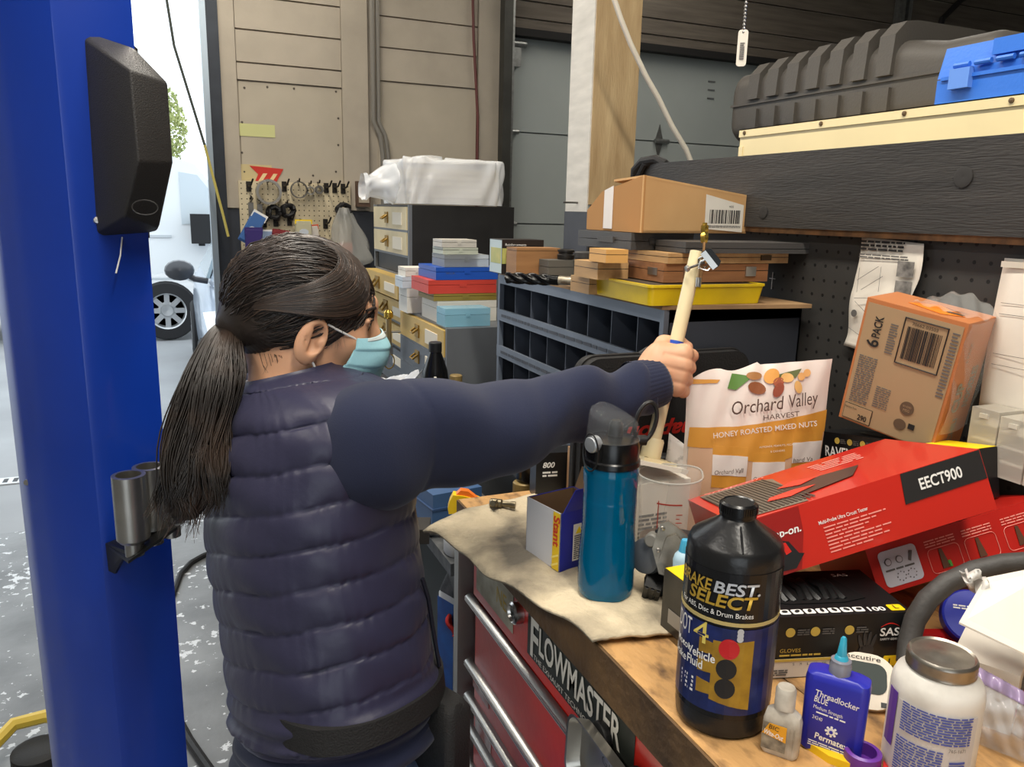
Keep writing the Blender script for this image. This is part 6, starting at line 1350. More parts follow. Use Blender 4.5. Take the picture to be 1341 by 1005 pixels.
B().prism([(-0.016, -0.006), (0.016, -0.006), (0.016, 0.002), (0.012, 0.008), (-0.012, 0.008), (-0.016, 0.002)], -0.002, 0.006, Fc).done('clip_jaw', mat('clip_black', (30, 30, 30), 0.35, 0.5), ps_, bevel=0.002)
B().prism([(-0.015, -0.009), (0.015, -0.009), (0.015, 0.0), (-0.015, 0.0)], 0.005, 0.0075, Fc).done('clip_plate', M_STEEL, ps_, bevel=0.001)
for s_ in (-1, 1):
    B().tube([Fc @ Vector(v) for v in ((s_ * 0.010, -0.006, 0.004), (s_ * 0.011, -0.016, 0.006 * s_), (0, -0.024, 0.009 * s_), (-s_ * 0.006, -0.016, 0.006 * s_), (-s_ * 0.004, -0.006, 0.004))], 0.0016, 6).done('clip_loop', M_STEEL, ps_)
a, b_ = onpipe(900, 352, 1.19), onpipe(922, 344, 1.195); B().cyl(a, b_, 0.0022, seg=8).done('bolt', M_STEEL, ps_)
B().lathe([(0.005, -0.002), (0.006, 0.0), (0.004, 0.003)], 6, basis_to(a, b_)).done('wing_nut', M_STEEL, ps_)
a = Mx @ Vector((0, 0, -0.041)); 
ws_ = thing('white_carton', 'white carton carrying the pipe base behind the beaker', 'carton', (a.x - 0.045, a.y - 0.035, ZB))
B().box((0, 0, 0), (0.1, 0.095, a.z - ZB - 0.018)).done('carton', M_PAPER, ws_, bevel=0.002); print_lines('small_print', ws_, 0.01, 0.02, 0.06, 0.06, 6, FRONT(0, 0, 0), M_GREYINK, seed=1)

# ---- black snap-on case leaning on the rack end
x0 = ony(768, 470, 1.055).x; x1 = ony(986, 466, 1.055).x; zt_ = ony(880, 466, 1.055).z
sc = thing('soft_case', 'black soft tool case with upside down red lettering in front of the bin rack', 'case', (x0, 1.062, ZB))
wd, hh = x1 - x0, zt_ - ZB
m_soft = mat('black_soft_fabric', (28, 27, 27), 0.75, bump=0.2, bscale=300)
FS = frame((0, 0, 0), (1, 0, 0), (0, 0, 1), (0, -1, 0))
B().prism(rrect(0, 0, wd, hh, 0.03, 6), -0.036, 0.0, FS).done('shell', m_soft, sc, bevel=0.006)
B().tube([FS @ Vector((x, y, -0.018)) for x, y in rrect(-0.001, -0.0, wd + 0.001, hh + 0.001, 0.03, 6)], 0.003, 6, closed=True).done('zip_piping', M_RUBBER, sc)
text(sc, 'Snap-on', FS, 0.026, mat('logo_red', (205, 44, 36), 0.5), w=0.155, rot=180, at=tuple(((lambda q: (q.x - x0, q.z - ZB))(ony(924, 551, 1.06)))), bold=0.03, shear=0.3)
B().tube([FS @ Vector(v) for v in ((wd * 0.35, hh, -0.018), (wd * 0.38, hh + 0.008, -0.014), (wd * 0.62, hh + 0.008, -0.014), (wd * 0.65, hh, -0.018))], 0.005, 8).done('handle', M_RUBBER, sc)

# ---- second glove carton, six pack, organisers, papers
rv = thing('glove_carton', 'black glove carton with yellow end lying under the orange six pack box', 'carton', (0.945, 0.918, 1.198), (0, -9.5, -90))
gw, gd, gh = 0.262, 0.054, 0.068
B().box((0, 0, 0), (gw, gd, gh)).done('carton', m_bk, rv, bevel=0.001)
F_ = FRONT(gw, gd, gh); Tp = TOP(gw, gd, gh)
decal('opening', rv, oval(0.13, 0.028, 0.075, 0.017, 24), Tp, mat('olive_film', (84, 82, 66), 0.3)); decal('yellow_end', rv, rect(0.19, 0.004, gw - 0.001, gd - 0.004), Tp, M_YELLOW, lift=0.0001)
text(rv, 'RAVEN', F_, 0.016, M_WINK, w=0.055, at=(0.01, 0.03), bold=0.02)
for k, x in enumerate((0.035, 0.06, 0.085)):
    ic = decal('feature_icon', rv, oval(x, 0.056, 0.005, 0.005), F_, mat('icon_gold', (0, 0, 0))); print_lines('small_print', ic, x + 0.007, 0.052, x + 0.018, 0.060, 3, F_, M_GREYINK, seed=k + 60)
hb_ = thing('dark_carton', 'plain dark carton under the second glove carton', 'carton', (0.945, 0.81, ZB))
B().box((0, 0, 0), (0.09, 0.10, 0.095)).done('carton', m_bk, hb_, bevel=0.001); B().box((0.002, 0.002, 0.0952), (0.088, 0.098, 0.0958)).done('top_flap', m_bk, hb_)
sp = thing('six_pack_box', 'shrink wrapped tan and orange six pack box leaning on the pegboard', 'box', (0.926, 0.878, 1.304), (2.9, 8.6, -75.2))
w_, d_, h_ = 0.144, 0.085, 0.189
m_tan = mat('tan_print_card', (162, 136, 102), 0.6); m_ora = mat('orange_print_card', (182, 114, 68), 0.5)
B().box((0, 0, 0), (w_, d_, h_)).done('carton', m_ora, sp, bevel=0.002)
F_ = FRONT(w_, d_, h_); Tp = TOP(w_, d_, h_); Rt = RIGHT(w_, d_, h_)
fp = decal('tan_panel', sp, rect(0.004, 0.002, w_ - 0.004, h_ - 0.006), F_, m_tan)
F2 = F_ @ T(0, 0, 0.0005)
text(fp, '6', F2, 0.018, M_INK, w=0.011, rot=90, at=(0.033, h_ * 0.64), bold=0.02); text(fp, 'PACK', F2, 0.012, M_INK, w=0.032, rot=90, at=(0.032, h_ * 0.715), bold=0.02)
fo = rect(0.062, h_ * 0.58, 0.122, h_ * 0.93)
b = B(); b.tube([(q_[0], q_[1], 0.0) for q_ in fo], 0.0012, 4, closed=True); b.done('barcode_frame', M_INK, fp, M=rel(fp, F2))
barcode('barcode', fp, 0.068, h_ * 0.62, 0.116, h_ * 0.87, F2, M_INK, seed=8); text(fp, '70662 03503', F2, 0.0045, M_INK, w=0.036, at=(0.073, h_ * 0.885))
print_lines('ingredient_print', fp, 0.010, 0.032, 0.038, h_ * 0.56, 22, F2, M_GREYINK, seed=71, fill=0.45, word=0.006)
print_lines('small_print', fp, 0.046, 0.035, 0.068, h_ * 0.36, 10, F2, M_GREYINK, seed=72, fill=0.4, word=0.006); print_lines('small_print', fp, 0.044, h_ * 0.62, 0.056, h_ * 0.86, 12, F2, M_GREYINK, seed=73, fill=0.4)
print_lines('small_print', fp, 0.128, h_ * 0.42, 0.138, h_ * 0.92, 20, F2, M_GREYINK, seed=74, fill=0.4)
decal('round_seal', fp, oval(0.096, 0.050, 0.010, 0.010, 24), F2, mat('seal_brown', (92, 74, 56), 0.6)); decal('shell_mark', fp, oval(0.092, 0.024, 0.009, 0.008, 20), F2, mat('seal_brown', (0, 0, 0))); decal('dark_tab', fp, rect(0.104, 0.022, 0.113, 0.030), F2, M_INK)
text(fp, 'NO ADDED', F2 @ T(0, 0, 0.0004), 0.003, m_tan, w=0.012, at=(0.090, 0.051)); text(fp, 'MSG', F2 @ T(0, 0, 0.0004), 0.004, m_tan, w=0.009, at=(0.0915, 0.045))
nf = decal('nutrition_box', fp, rect(0.006, 0.004, 0.050, 0.028), F2, M_INK); decal('nutrition_inner', fp, rect(0.0068, 0.0048, 0.0492, 0.0272), F2 @ T(0, 0, 0.0006), m_tan)
text(fp, '290', F2 @ T(0, 0, 0.0014), 0.008, M_INK, w=0.014, at=(0.030, 0.008), bold=0.02); text(fp, 'Nutrition Facts', F2 @ T(0, 0, 0.0014), 0.003, M_INK, w=0.018, at=(0.008, 0.021))
m_gp2 = mat('grey_green_print', (140, 132, 112), 0.5)
text(sp, 'CUP', Rt, 0.020, m_gp2, w=0.045, rot=90, at=(0.042, 0.055), bold=0.04); text(sp, 'NOODLES', Rt, 0.016, m_gp2, w=0.062, rot=90, at=(0.068, 0.06), bold=0.03); text(sp, 'CHILI', Rt, 0.014, m_gp2, w=0.036, rot=90, at=(0.050, 0.008), bold=0.03); text(sp, '6 PACK', Rt, 0.008, m_gp2, w=0.03, rot=90, at=(0.03, 0.13))
decal('bright_patch', sp, [(0.045, 0.030), (0.10, 0.012), (0.125, 0.03), (0.075, 0.062)], Tp, mat('bright_orange', (240, 130, 40), 0.4)); text(sp, '70662-03503', Tp, 0.006, M_INK, w=0.035, rot=-10, at=(0.085, 0.052)); decal('ink_patch', sp, rect(0.10, 0.028, 0.122, 0.036), Tp, mat('seal_brown', (0, 0, 0)), lift=0.0008)
def film(u, v):
    x = w_ * (0.35 + 0.68 * u); z = h_ + 0.003 + 0.022 * math.sin(PI * u) * v + 0.003 * math.sin(22 * u + 9 * v); y = d_ * (0.35 + 0.68 * v)
    if v > 0.9: z -= 0.05 * (v - 0.9)
    return (x, y, z)
B().grid(film, 22, 16, 0.0004).done('shrink_film', mat('shrink_film', (235, 235, 230), 0.1, alpha=0.09), sp, smooth=True)
B().grid(lambda u, v: (w_ + 0.002 + 0.004 * math.sin(7 * v + 4 * u) + 0.004 * u, d_ * u, h_ * (0.15 + 0.85 * v)), 12, 22, 0.0004).done('side_film', mat('shrink_film', (0, 0, 0)), sp, smooth=True)
og = []
for k in range(3):
    y0 = 0.715 - 0.042 * k
    t = thing('organiser_box', ('cloudy clear organiser box on edge next to the six pack', 'cloudy clear organiser box on edge between two others', 'cloudy clear organiser box on edge under the hanging sheet')[k], 'box', (0.996, y0 - 0.040, 1.268), group='organisers on edge')
    hz_ = 0.086 - 0.004 * k
    B().box((0, 0, 0), (0.046, 0.0395, hz_)).done('shell', mat('cloudy_clear', (214, 208, 194), 0.3, alpha=0.5), t, bevel=0.003)
    for q_ in range(1, 4): B().box((0.003, 0.003, hz_ * q_ / 4 - 0.001), (0.044, 0.037, hz_ * q_ / 4 + 0.001)).done('divider', mat('cloudy_divider', (220, 214, 200), 0.3, alpha=0.7), t)
    B().box((-0.003, 0.014, hz_ * 0.86), (0.0, 0.026, hz_ * 0.93)).done('snap_catch', mat('cloudy_divider', (0, 0, 0)), t, bevel=0.001)
# instruction sheet and page on the pegboard
XS = XP - 0.004
tl_, tr_, bl_ = onx(1130, 310, XS), onx(1213, 319, XS), onx(1107, 452, XS)
isf = thing('instruction_sheet', 'crinkled printed instruction sheet pinned to the black pegboard', 'paper', M=frame(tl_, (0, -1, 0), (0, 0, 1), (-1, 0, 0)))
sw_ = tl_.y - tr_.y; shh = tl_.z - bl_.z
def shf(u, v):
    x = sw_ * u - 0.012 * v * v + 0.004 * math.sin(v * 9); y = -shh * v - 0.006 * u
    return (x, y, 0.002 + 0.003 * abs(math.sin(v * 7 + u)) + 0.012 * v * u)
B().grid(shf, 10, 24, 0.0004).done('sheet', M_PAPER, isf, smooth=True)
FI = T(0, 0, 0.0085)
print_lines('heading_print', isf, 0.006, -0.022, sw_ * 0.75, -0.004, 3, FI, M_INK, seed=81, word=0.012); print_lines('small_print', isf, 0.005, -0.034, sw_ - 0.02, -0.026, 2, FI, M_GREYINK, seed=82)
for y in (-0.058, -0.088): decal('photo_print', isf, rect(sw_ * 0.70, y, sw_ - 0.006, y + 0.024), FI @ T(0, 0, 0.003), mat('photo_grey', (70, 68, 66), 0.6, c2=(150, 146, 140), vscale=60))
b = B()
for a_, c_ in (((0.01, -0.07), (0.05, -0.045)), ((0.012, -0.05), (0.012, -0.09)), ((0.02, -0.085), (0.06, -0.06)), ((0.055, -0.045), (0.055, -0.085)), ((0.008, -0.10), (0.06, -0.095)), ((0.01, -0.105), (0.05, -0.13)), ((0.004, -0.15), (0.03, -0.16))): b.cyl((a_[0], a_[1], 0.012), (c_[0], c_[1], 0.012), 0.0004, seg=4)
b.done('line_drawing', M_GREYINK, isf)
decal('round_mark', isf, oval(0.010, -0.125, 0.006, 0.006), FI @ T(0, 0, 0.002), M_GREYINK)
tp2 = onx(1318, 338, XS)
pg = thing('hanging_page', 'long cream form sheet hanging on the black pegboard', 'paper', M=frame(tp2, (0, -1, 0), (0, 0, 1), (-1, 0, 0)))
ph2 = tp2.z - onx(1305, 530, XS).z
B().grid(lambda u, v: (0.16 * u - 0.004 * v, -ph2 * 1.05 * v, 0.003 + 0.004 * math.sin(3 * v + 2 * u)), 8, 16, 0.0005).done('sheet', M_PAPER, pg, smooth=True)
b = B()
for y in (-0.06, -0.075, -0.13, -0.145): b.box((0.008, y - 0.0003, 0.0085), (0.15, y + 0.0003, 0.0088))
b.done('ruled_line', M_GREYINK, pg); B().box((0.0, -0.012, 0.0085), (0.15, -0.004, 0.0088)).done('heading_rule', mat('pale_rule', (196, 188, 174)), pg)
p = onx(1013, 365, XP - 0.001)
ph_ = thing('peg_hook', 'thin steel cross hook on the black pegboard', 'hook', p); B().cyl((-0.003, 0, -0.02), (-0.003, 0, 0.012), 0.0007, seg=5).done('stem', M_STEEL, ph_); B().cyl((-0.003, -0.008, 0), (-0.003, 0.008, 0), 0.0007, seg=5).done('bar', M_STEEL, ph_)

# ================================================================== BEYOND THE BENCH END
def ledge(px, py): return onz(px, py, 0.9555)
# blue tool case
p = ledge(566, 694)
bc = thing('blue_tool_case', 'dark blue plastic tool case lying beyond the felt mat', 'case', (p.x, p.y, 0.956), (0, 0, 8))
m_bcs = mat('dusty_blue_plastic', (58, 88, 128), 0.5, var=0.08)
zt_ = ony(566, 650, p.y).z - 0.956; lw_ = 0.12
B().box((0, 0, 0), (lw_, 0.2, zt_ * 0.55)).done('base', m_bcs, bc, bevel=0.01, seg=3); B().box((0.003, 0.003, zt_ * 0.57), (lw_ - 0.003, 0.197, zt_)).done('lid', m_bcs, bc, bevel=0.014, seg=3)
B().box((-0.001, -0.002, zt_ * 0.53), (lw_ + 0.001, 0.2, zt_ * 0.59)).done('seam_band', mat('dusty_blue_dark', (44, 68, 104), 0.5), bc, bevel=0.002); B().box((lw_ * 0.4, -0.006, zt_ * 0.4), (lw_ * 0.6, 0.0, zt_ * 0.72)).done('latch', m_bcs, bc, bevel=0.002)
# spray bottle with yellow trigger
p = ledge(592, 706); p = dep(603, 668, 1.50)
sp_ = thing('spray_bottle', 'white spray bottle with yellow and orange trigger head behind the mat', 'bottle', (p.x, p.y, 0.956))
zt_ = p.z - 0.956
B().lathe([(0.03, 0), (0.032, 0.005), (0.032, zt_ * 0.55), (0.02, zt_ * 0.8), (0.013, zt_ * 0.95)], 24).done('bottle', mat('milky_white', (214, 214, 212), 0.4), sp_)
m_yp = mat('trigger_yellow', (238, 196, 30), 0.4)
FY = face_cam((p.x, p.y), 0)
h_ = B().prism([(-0.022, 0.0), (0.012, 0.004), (0.036, 0.014), (0.042, 0.024), (0.030, 0.030), (0.004, 0.036), (-0.014, 0.038), (-0.020, 0.026), (-0.024, 0.012)], -0.012, 0.012, T(0, 0, zt_ * 0.95) @ FY).done('trigger_head', m_yp, sp_, bevel=0.004)
B().prism([(-0.012, 0.034), (0.0, 0.046), (0.014, 0.044), (0.034, 0.028), (0.004, 0.034)], -0.008, 0.008, T(0, 0, zt_ * 0.95) @ FY).done('orange_tip', mat('trigger_orange', (236, 120, 40), 0.4), h_, bevel=0.003)
B().tube([T(0, 0, zt_ * 0.95) @ FY @ Vector((0.026 + 0.018 * math.cos(t_), 0.014 + 0.016 * math.sin(t_), 0.014)) for t_ in [-1.4 + 0.3 * k for k in range(11)]], 0.002, 6).done('black_clip', M_BLACK, h_)
# gold jerry can
p = dep(672, 654, 1.50)
gc = thing('oil_can', 'dull gold oil container with ribbed cap behind the felt mat', 'oil can', (p.x + 0.015, p.y, 0.956), (0, 0, -20))
m_gold = mat('dull_gold_plastic', (140, 118, 72), 0.45, 0.2)
zt_ = p.z - 0.956
B().prism([(-0.075, 0), (0.03, 0), (0.03, zt_), (-0.012, zt_), (-0.075, zt_ - 0.03)], -0.035, 0.035, FS).done('can', m_gold, gc, bevel=0.012, seg=3)
cp_ = B().lathe([(0.0225, zt_), (0.0225, zt_ + 0.008), (0.0205, zt_ + 0.009), (0.0205, zt_ + 0.032), (0.0185, zt_ + 0.034), (0, zt_ + 0.034)], 32, T(0.006, 0, 0)).done('cap', m_gold, gc)
b = B()
for k in range(32): b.box((0.0200, -0.0007, zt_ + 0.010), (0.0212, 0.0007, zt_ + 0.031), T(0.006, 0, 0) @ RZ(k * 360 / 32))
b.done('cap_ribs', m_gold, cp_)
# dark boxes and bottle behind the carton
p = dep(738, 640, 1.36)
db = thing('dark_carton', 'black carton with white lettering behind the blue and white carton', 'carton', (p.x - 0.03, p.y + 0.05, ZB), (0, 0, -10))
B().box((0, 0, 0), (0.085, 0.04, 0.085)).done('carton', m_bk, db, bevel=0.001); text(db, '800', FRONT(0, 0, 0), 0.010, M_WINK, w=0.022, at=(0.012, 0.058), shear=0.2, bold=0.02); print_lines('small_print', db, 0.012, 0.04, 0.04, 0.052, 2, FRONT(0, 0, 0), M_WINK, seed=9)
tc_ = thing('tan_carton', 'plain tan carton standing behind the water bottle', 'carton', (p.x + 0.01, p.y - 0.03, ZB), (0, 0, -10))
B().box((0, 0, 0), (0.045, 0.06, 0.1)).done('carton', mat('tan_plain', (168, 132, 98), 0.8), tc_, bevel=0.001); B().box((0.001, 0.029, 0.1), (0.044, 0.031, 0.1006)).done('flap_seam', m_kraft, tc_)
p = dep(703, 640, 1.48)
gb = thing('grey_cap_bottle', 'dark bottle with dull grey cap behind the opened carton', 'bottle', (p.x, p.y + 0.03, ZB), (0, 0, 0))
B().lathe([(0.026, 0.0), (0.028, 0.004), (0.028, 0.03), (0.014, 0.05), (0.013, 0.054)], 24).done('body', M_BLACKG, gb); B().lathe([(0.0175, 0.052), (0.0165, 0.074), (0.014, 0.077), (0, 0.077)], 24).done('cap', mat('cap_dull', (74, 74, 76), 0.5), gb)
# hammer
p = ledge(560, 716)
hm = thing('hammer', 'short black steel hammer lying on the speckled ledge', 'hammer', (p.x - 0.01, p.y + 0.03, 0.956), (0, 0, -20))
B().box((-0.022, -0.015, 0), (0.022, 0.05, 0.03)).done('head', mat('dirty_steel', (66, 62, 58), 0.5, 0.5), hm, bevel=0.006); B().tube([(0, 0.018, 0.015), (0.06, 0.03, 0.013), (0.14, 0.05, 0.012)], 0.011, 10).done('handle', mat('grey_handle', (120, 116, 108), 0.7), hm)
# jug on the lower shelf
p = ony(567, 830, 1.40)
jg = thing('washer_jug', 'white jug with dark blue label and grey dusty top on the lower shelf', 'jug', (0.50, 1.36, 0.6205), (0, 0, 20))
zt_ = min(0.29, ony(567, 735, 1.38).z - 0.6205)
B().loft([ring2(-0.05, -0.035, 0.05, 0.035, 0, 0.015), ring2(-0.052, -0.037, 0.052, 0.037, 0.006, 0.016), ring2(-0.052, -0.037, 0.052, 0.037, zt_ * 0.82, 0.016), ring2(-0.03, -0.022, 0.03, 0.022, zt_ * 0.96, 0.012)]).done('body', mat('jug_white', (214, 214, 212), 0.4), jg)
B().loft([ring2(-0.05, -0.036, 0.05, 0.036, zt_ * 0.84, 0.014), ring2(-0.034, -0.026, 0.034, 0.026, zt_ * 0.98, 0.012), ring2(-0.016, -0.016, 0.016, 0.016, zt_, 0.01)]).done('dusty_shoulder', mat('dust_grey', (96, 96, 96), 0.8, c2=(56, 56, 58), vscale=60), jg)
jlb = decal('label', jg, rect(-0.044, zt_ * 0.08, 0.03, zt_ * 0.80), FS @ T(0, 0, 0.0372), mat('jug_label', (50, 60, 110), 0.4, c2=(40, 110, 190), vscale=12)); decal('label_band', jlb, rect(-0.044, zt_ * 0.62, 0.03, zt_ * 0.80), FS @ T(0, 0, 0.0378), M_INK); text(jlb, 'X SUPREME', FS @ T(0, 0, 0.0384), 0.008, M_WINK, w=0.045, at=(-0.038, zt_ * 0.68))
jlb2 = decal('side_label', jg, rect(-0.03, zt_ * 0.08, 0.02, zt_ * 0.80), frame((-0.0522, 0, 0), (0, -1, 0), (0, 0, 1), (-1, 0, 0)), mat('jug_label', (0, 0, 0)))
o = B().grid(lambda u, v: (0.45 + 0.035 * u + 0.006 * math.sin(7 * v), 1.295 + 0.03 * v + 0.006 * math.sin(6 * u), 0.80 + 0.035 * math.sin(3 * u + 2 * v) * v - 0.03 * u), 10, 10, 0.006).done('red_rag', mat('red_rag', (196, 52, 48), 0.9), jg, M=jg.matrix_basis.inverted(), smooth=True)
# bottles further along the ledge
p = ony(570, 470, 1.96)
ob = thing('oil_bottle', 'black plastic oil bottle standing before the grey drawers', 'bottle', (p.x, 1.96, 0.956)); zt_ = ony(570, 448, 1.96).z - 0.956; rr_ = 0.036
B().lathe([(rr_ * 0.93, 0), (rr_, 0.005), (rr_, zt_ - 0.10), (rr_ * 0.9, zt_ - 0.075), (rr_ * 0.45, zt_ - 0.028), (rr_ * 0.42, zt_ - 0.022)], 28).done('body', M_BLACKG, ob); B().lathe([(rr_ * 0.48, zt_ - 0.026), (rr_ * 0.48, zt_ - 0.002), (rr_ * 0.42, zt_), (0, zt_)], 24).done('cap', M_BLACK, ob)
p = ony(597, 500, 1.89)
g2 = thing('gold_cap_bottle', 'gold capped oil bottle behind her sleeve', 'bottle', (p.x, 1.89, 0.956)); zt_ = ony(597, 491, 1.89).z - 0.956
B().lathe([(0.034, 0), (0.036, 0.005), (0.036, zt_ - 0.08), (0.018, zt_ - 0.03), (0.016, zt_ - 0.026)], 24).done('body', m_gold, g2); B().lathe([(0.0165, zt_ - 0.028), (0.0165, zt_ - 0.002), (0.014, zt_), (0, zt_)], 24).done('cap', m_gold, g2)
p = ony(570, 500, 1.70)
g3 = thing('nozzle_tube', 'white tube with stubby white nozzle behind her sleeve', 'tube', (p.x, 1.70, 0.956)); zt_ = ony(570, 494, 1.70).z - 0.956
B().lathe([(0.02, 0), (0.02, zt_ - 0.05), (0.012, zt_ - 0.03), (0.006, zt_ - 0.02), (0.005, zt_ - 0.008), (0.003, zt_), (0, zt_)], 16).done('tube_body', mat('cream_tube', (224, 220, 204), 0.4), g3); B().lathe([(0.021, 0.0), (0.021, 0.02)], 16).done('crimp', M_WHITE, g3)
p = ony(515, 498, 2.05)
pw_ = thing('plastic_wrapper', 'crumpled clear plastic wrapper on the ledge beside the masked face', 'wrapper', (p.x, 2.05, 0.956))
zt_ = p.z - 0.956
B().box((-0.07, 0.0, 0), (0.07, 0.12, zt_ - 0.03)).done('inner_carton', mat('pale_carton', (0, 0, 0)), pw_, bevel=0.004)
B().grid(lambda u, v: (-0.08 + 0.16 * u, 0.13 * v - 0.01, zt_ - 0.025 + 0.05 * u * (1 - v) * abs(math.sin(5 * u + 8 * v)) + 0.012 * math.sin(13 * u + 4 * v)), 20, 16, 0.0006).done('film', mat('wrap_film', (225, 228, 232), 0.2, alpha=0.75), pw_, smooth=0.4)
# padlock and keys on the drawer front
p = ony(509, 435, 2.585)
kl = thing('hasp_lock', 'brass padlock with key ring hanging on the drawer front', 'padlock', p)
B().lathe([(0.010, 0), (0.016, 0.006), (0.016, 0.022), (0.01, 0.03), (0, 0.03)], 12, T(0, 0, 0.045)).done('brass_knob', mat('bright_brass', (0, 0, 0)), kl); B().cyl((0, 0, -0.06), (0, 0, 0.045), 0.010, seg=10).done('barrel', mat('brass_barrel', (170, 150, 110), 0.35, 0.8), kl)
B().tube([(0.018 * math.cos(t_), -0.004, -0.10 + 0.026 * math.sin(t_)) for t_ in [2 * PI * k / 16 for k in range(16)]], 0.002, 6, closed=True).done('key_ring', M_BRASS, kl); B().box((-0.012, -0.010, -0.075), (0.012, 0.010, -0.045)).done('lock_body', M_STEEL, kl, bevel=0.002); B().cyl((-0.04, 0, 0.0), (0.04, 0, 0.0), 0.004, seg=8).done('hasp_pin', M_STEEL, kl)
# ================================================================== ON TOP OF THE PARTITION
ZS = 1.7145; XC = 1.12
ya = onx(968, 180, XC).y; zc = onx(968, 170, XC).z
cr = thing('cream_cabinet', 'long cream painted steel box with screwed lip on the top shelf', 'cabinet', (XC, ya, ZS))
m_cream = mat('cream_enamel', (226, 208, 160), 0.45, var=0.05, vscale=6)
hc = zc - ZS; LC = 1.7
B().box((0.003, -LC, 0), (0.42, 0, hc - 0.002)).done('body', m_cream, cr, bevel=0.002)
B().box((0.0, -LC, hc - 0.016), (0.004, 0.001, hc)).done('lip', m_cream, cr, bevel=0.001); B().box((0.0, -LC, hc - 0.002), (0.42, 0.001, hc)).done('lid', m_cream, cr)
B().box((0.001, -0.012, 0.0), (0.004, 0, hc - 0.035)).done('corner_tab', m_cream, cr)
for (px, py) in ((975, 176), (1075, 166), (1184, 153.5), (1324, 138.5)):
    p = onx(px, py, XC) - Vector((XC, ya, ZS)); B().lathe([(0.0042, 0), (0.004, 0.002), (0.0, 0.003)], 12, frame((0, p.y, hc - 0.008), (0, -1, 0), (0, 0, 1), (-1, 0, 0))).done('screw', mat('rusty_screw', (110, 90, 66), 0.5, 0.6), cr)
# ribbed charcoal case
XR = 1.285; zr0 = ZS + hc + 0.0005
yl0, yr0 = onx(948, 120, XR).y, onx(1300, 100, XR).y
zt1 = onx(960, 88, XR).z; zt2 = onx(1240, 34, XR).z
rc = thing('ribbed_case', 'long dark grey ribbed plastic tool case on the cream box', 'case', (XR, yl0, zr0))
m_rc = mat('charcoal_ribbed_plastic', (74, 70, 65), 0.55, bump=0.08, bscale=200)
LR = yl0 - yr0; D_ = 0.28
def sec(y, x0, z1, ins=0.0, r=0.04):
    return [Vector((x, -y, z)) for x, z in rrect(x0 + ins, ins * 0.6, x0 + D_ - ins, z1 - ins, r, 6)]
hA, hB = zt1 - zr0, zt2 - zr0
def hgt(f): return hA + (hB - hA) * (0.15 * f if f < 0.7 else (0.105 + 0.895 * min(1, (f - 0.7) / 0.12)))
ys_ = [0.0, 0.012, 0.03] + [0.03 + (LR - 0.06) * k / 40 for k in range(1, 41)] + [LR - 0.02, LR - 0.006, LR]
rings = []
for y in ys_:
    f = y / LR; e = min(y, LR - y); ins = 0.028 * max(0, 1 - e / 0.03) ** 2
    rings.append(sec(y, 0.012, hgt(f) - 0.014, ins))
B().loft(rings).done('shell', m_rc, rc, smooth=0.8)
B().box((0.008, -LR * 0.86, hA * 0.47), (0.02, -0.02, hA * 0.50)).done('parting_ridge', m_rc, rc, bevel=0.002)
for k in range(7):
    yk = LR * (0.12 + 0.088 * k); wk = LR * 0.05
    for (z0, z1, x0, nm) in ((hA * 0.53, hgt(0.3) + 0.004 + 0.003 * k, 0.002, 'upper_rib'), (0.004, hA * 0.40, 0.004, 'lower_rib')):
        if nm == 'upper_rib':
            pr = [(x0, z0), (x0 + 0.004, z1 - 0.03), (x0 + 0.03, z1 - 0.004), (x0 + 0.06, z1), (D_ - 0.03, z1), (D_ - 0.03, z0)]
        else: pr = [(x0 + 0.004, z0), (x0, z0 + 0.01), (x0, z1), (0.06, z1), (0.06, z0)]
        B().prism(pr, yk, yk + wk, frame((0, 0, 0), (1, 0, 0), (0, 0, 1), (0, -1, 0))).done(nm, m_rc, rc, bevel=0.005)
# blue case
XBc = 1.128
pa = onx(1227, 110, XBc); zb0 = ZS + hc + 0.0005
zt_ = onx(1232, 62, XBc).z - zb0
bc2 = thing('blue_case', 'bright blue plastic case with hinge and latch at the front of the cream box', 'case', (XBc, pa.y, zb0))
m_b2 = mat('bright_blue_plastic', (52, 112, 206), 0.4, bump=0.05, bscale=200)
B().box((0, -0.30, 0.0), (0.15, 0, zt_ * 0.42)).done('base', m_b2, bc2, bevel=0.006, seg=3); B().prism([(0, zt_ * 0.44), (0.012, zt_ * 0.98), (0.14, zt_), (0.15, zt_ * 0.44)], 0, 0.30, frame((0, 0, 0), (1, 0, 0), (0, 0, 1), (0, -1, 0))).done('lid', m_b2, bc2, bevel=0.006, seg=3)
B().box((-0.003, -0.29, zt_ * 0.40), (0.02, -0.008, zt_ * 0.46)).done('rim', m_b2, bc2, bevel=0.002)
B().box((-0.010, -0.062, zt_ * 0.22), (0.0, -0.028, zt_ * 0.56)).done('latch', mat('latch_blue', (96, 140, 216), 0.4), bc2, bevel=0.002)
b = B()
for k in range(7): b.cyl((-0.003, -0.03 - 0.035 * k, zt_ * 0.62), (-0.003, -0.056 - 0.035 * k, zt_ * 0.62), 0.004, seg=8)
b.done('hinge_knuckles', m_b2, bc2); B().box((-0.003, -0.30, zt_ * 0.70), (0.01, -0.09, zt_ * 0.96)).done('raised_panel', m_b2, bc2, bevel=0.003)
# white cable
pts = [ony(x, y, 1.78) for x, y in ((752, -330), (770, -180), (788, -70), (802, -8), (813, 25), (826, 58), (846, 100), (862, 128), (880, 165), (898, 195), (909, 222))]
o = B().tube(pts, 0.0065, 10).done('white_cable', mat('white_cable', (216, 208, 192), 0.5)); tag(o, 'white cable hanging down past the timber post to the beam', 'cable')
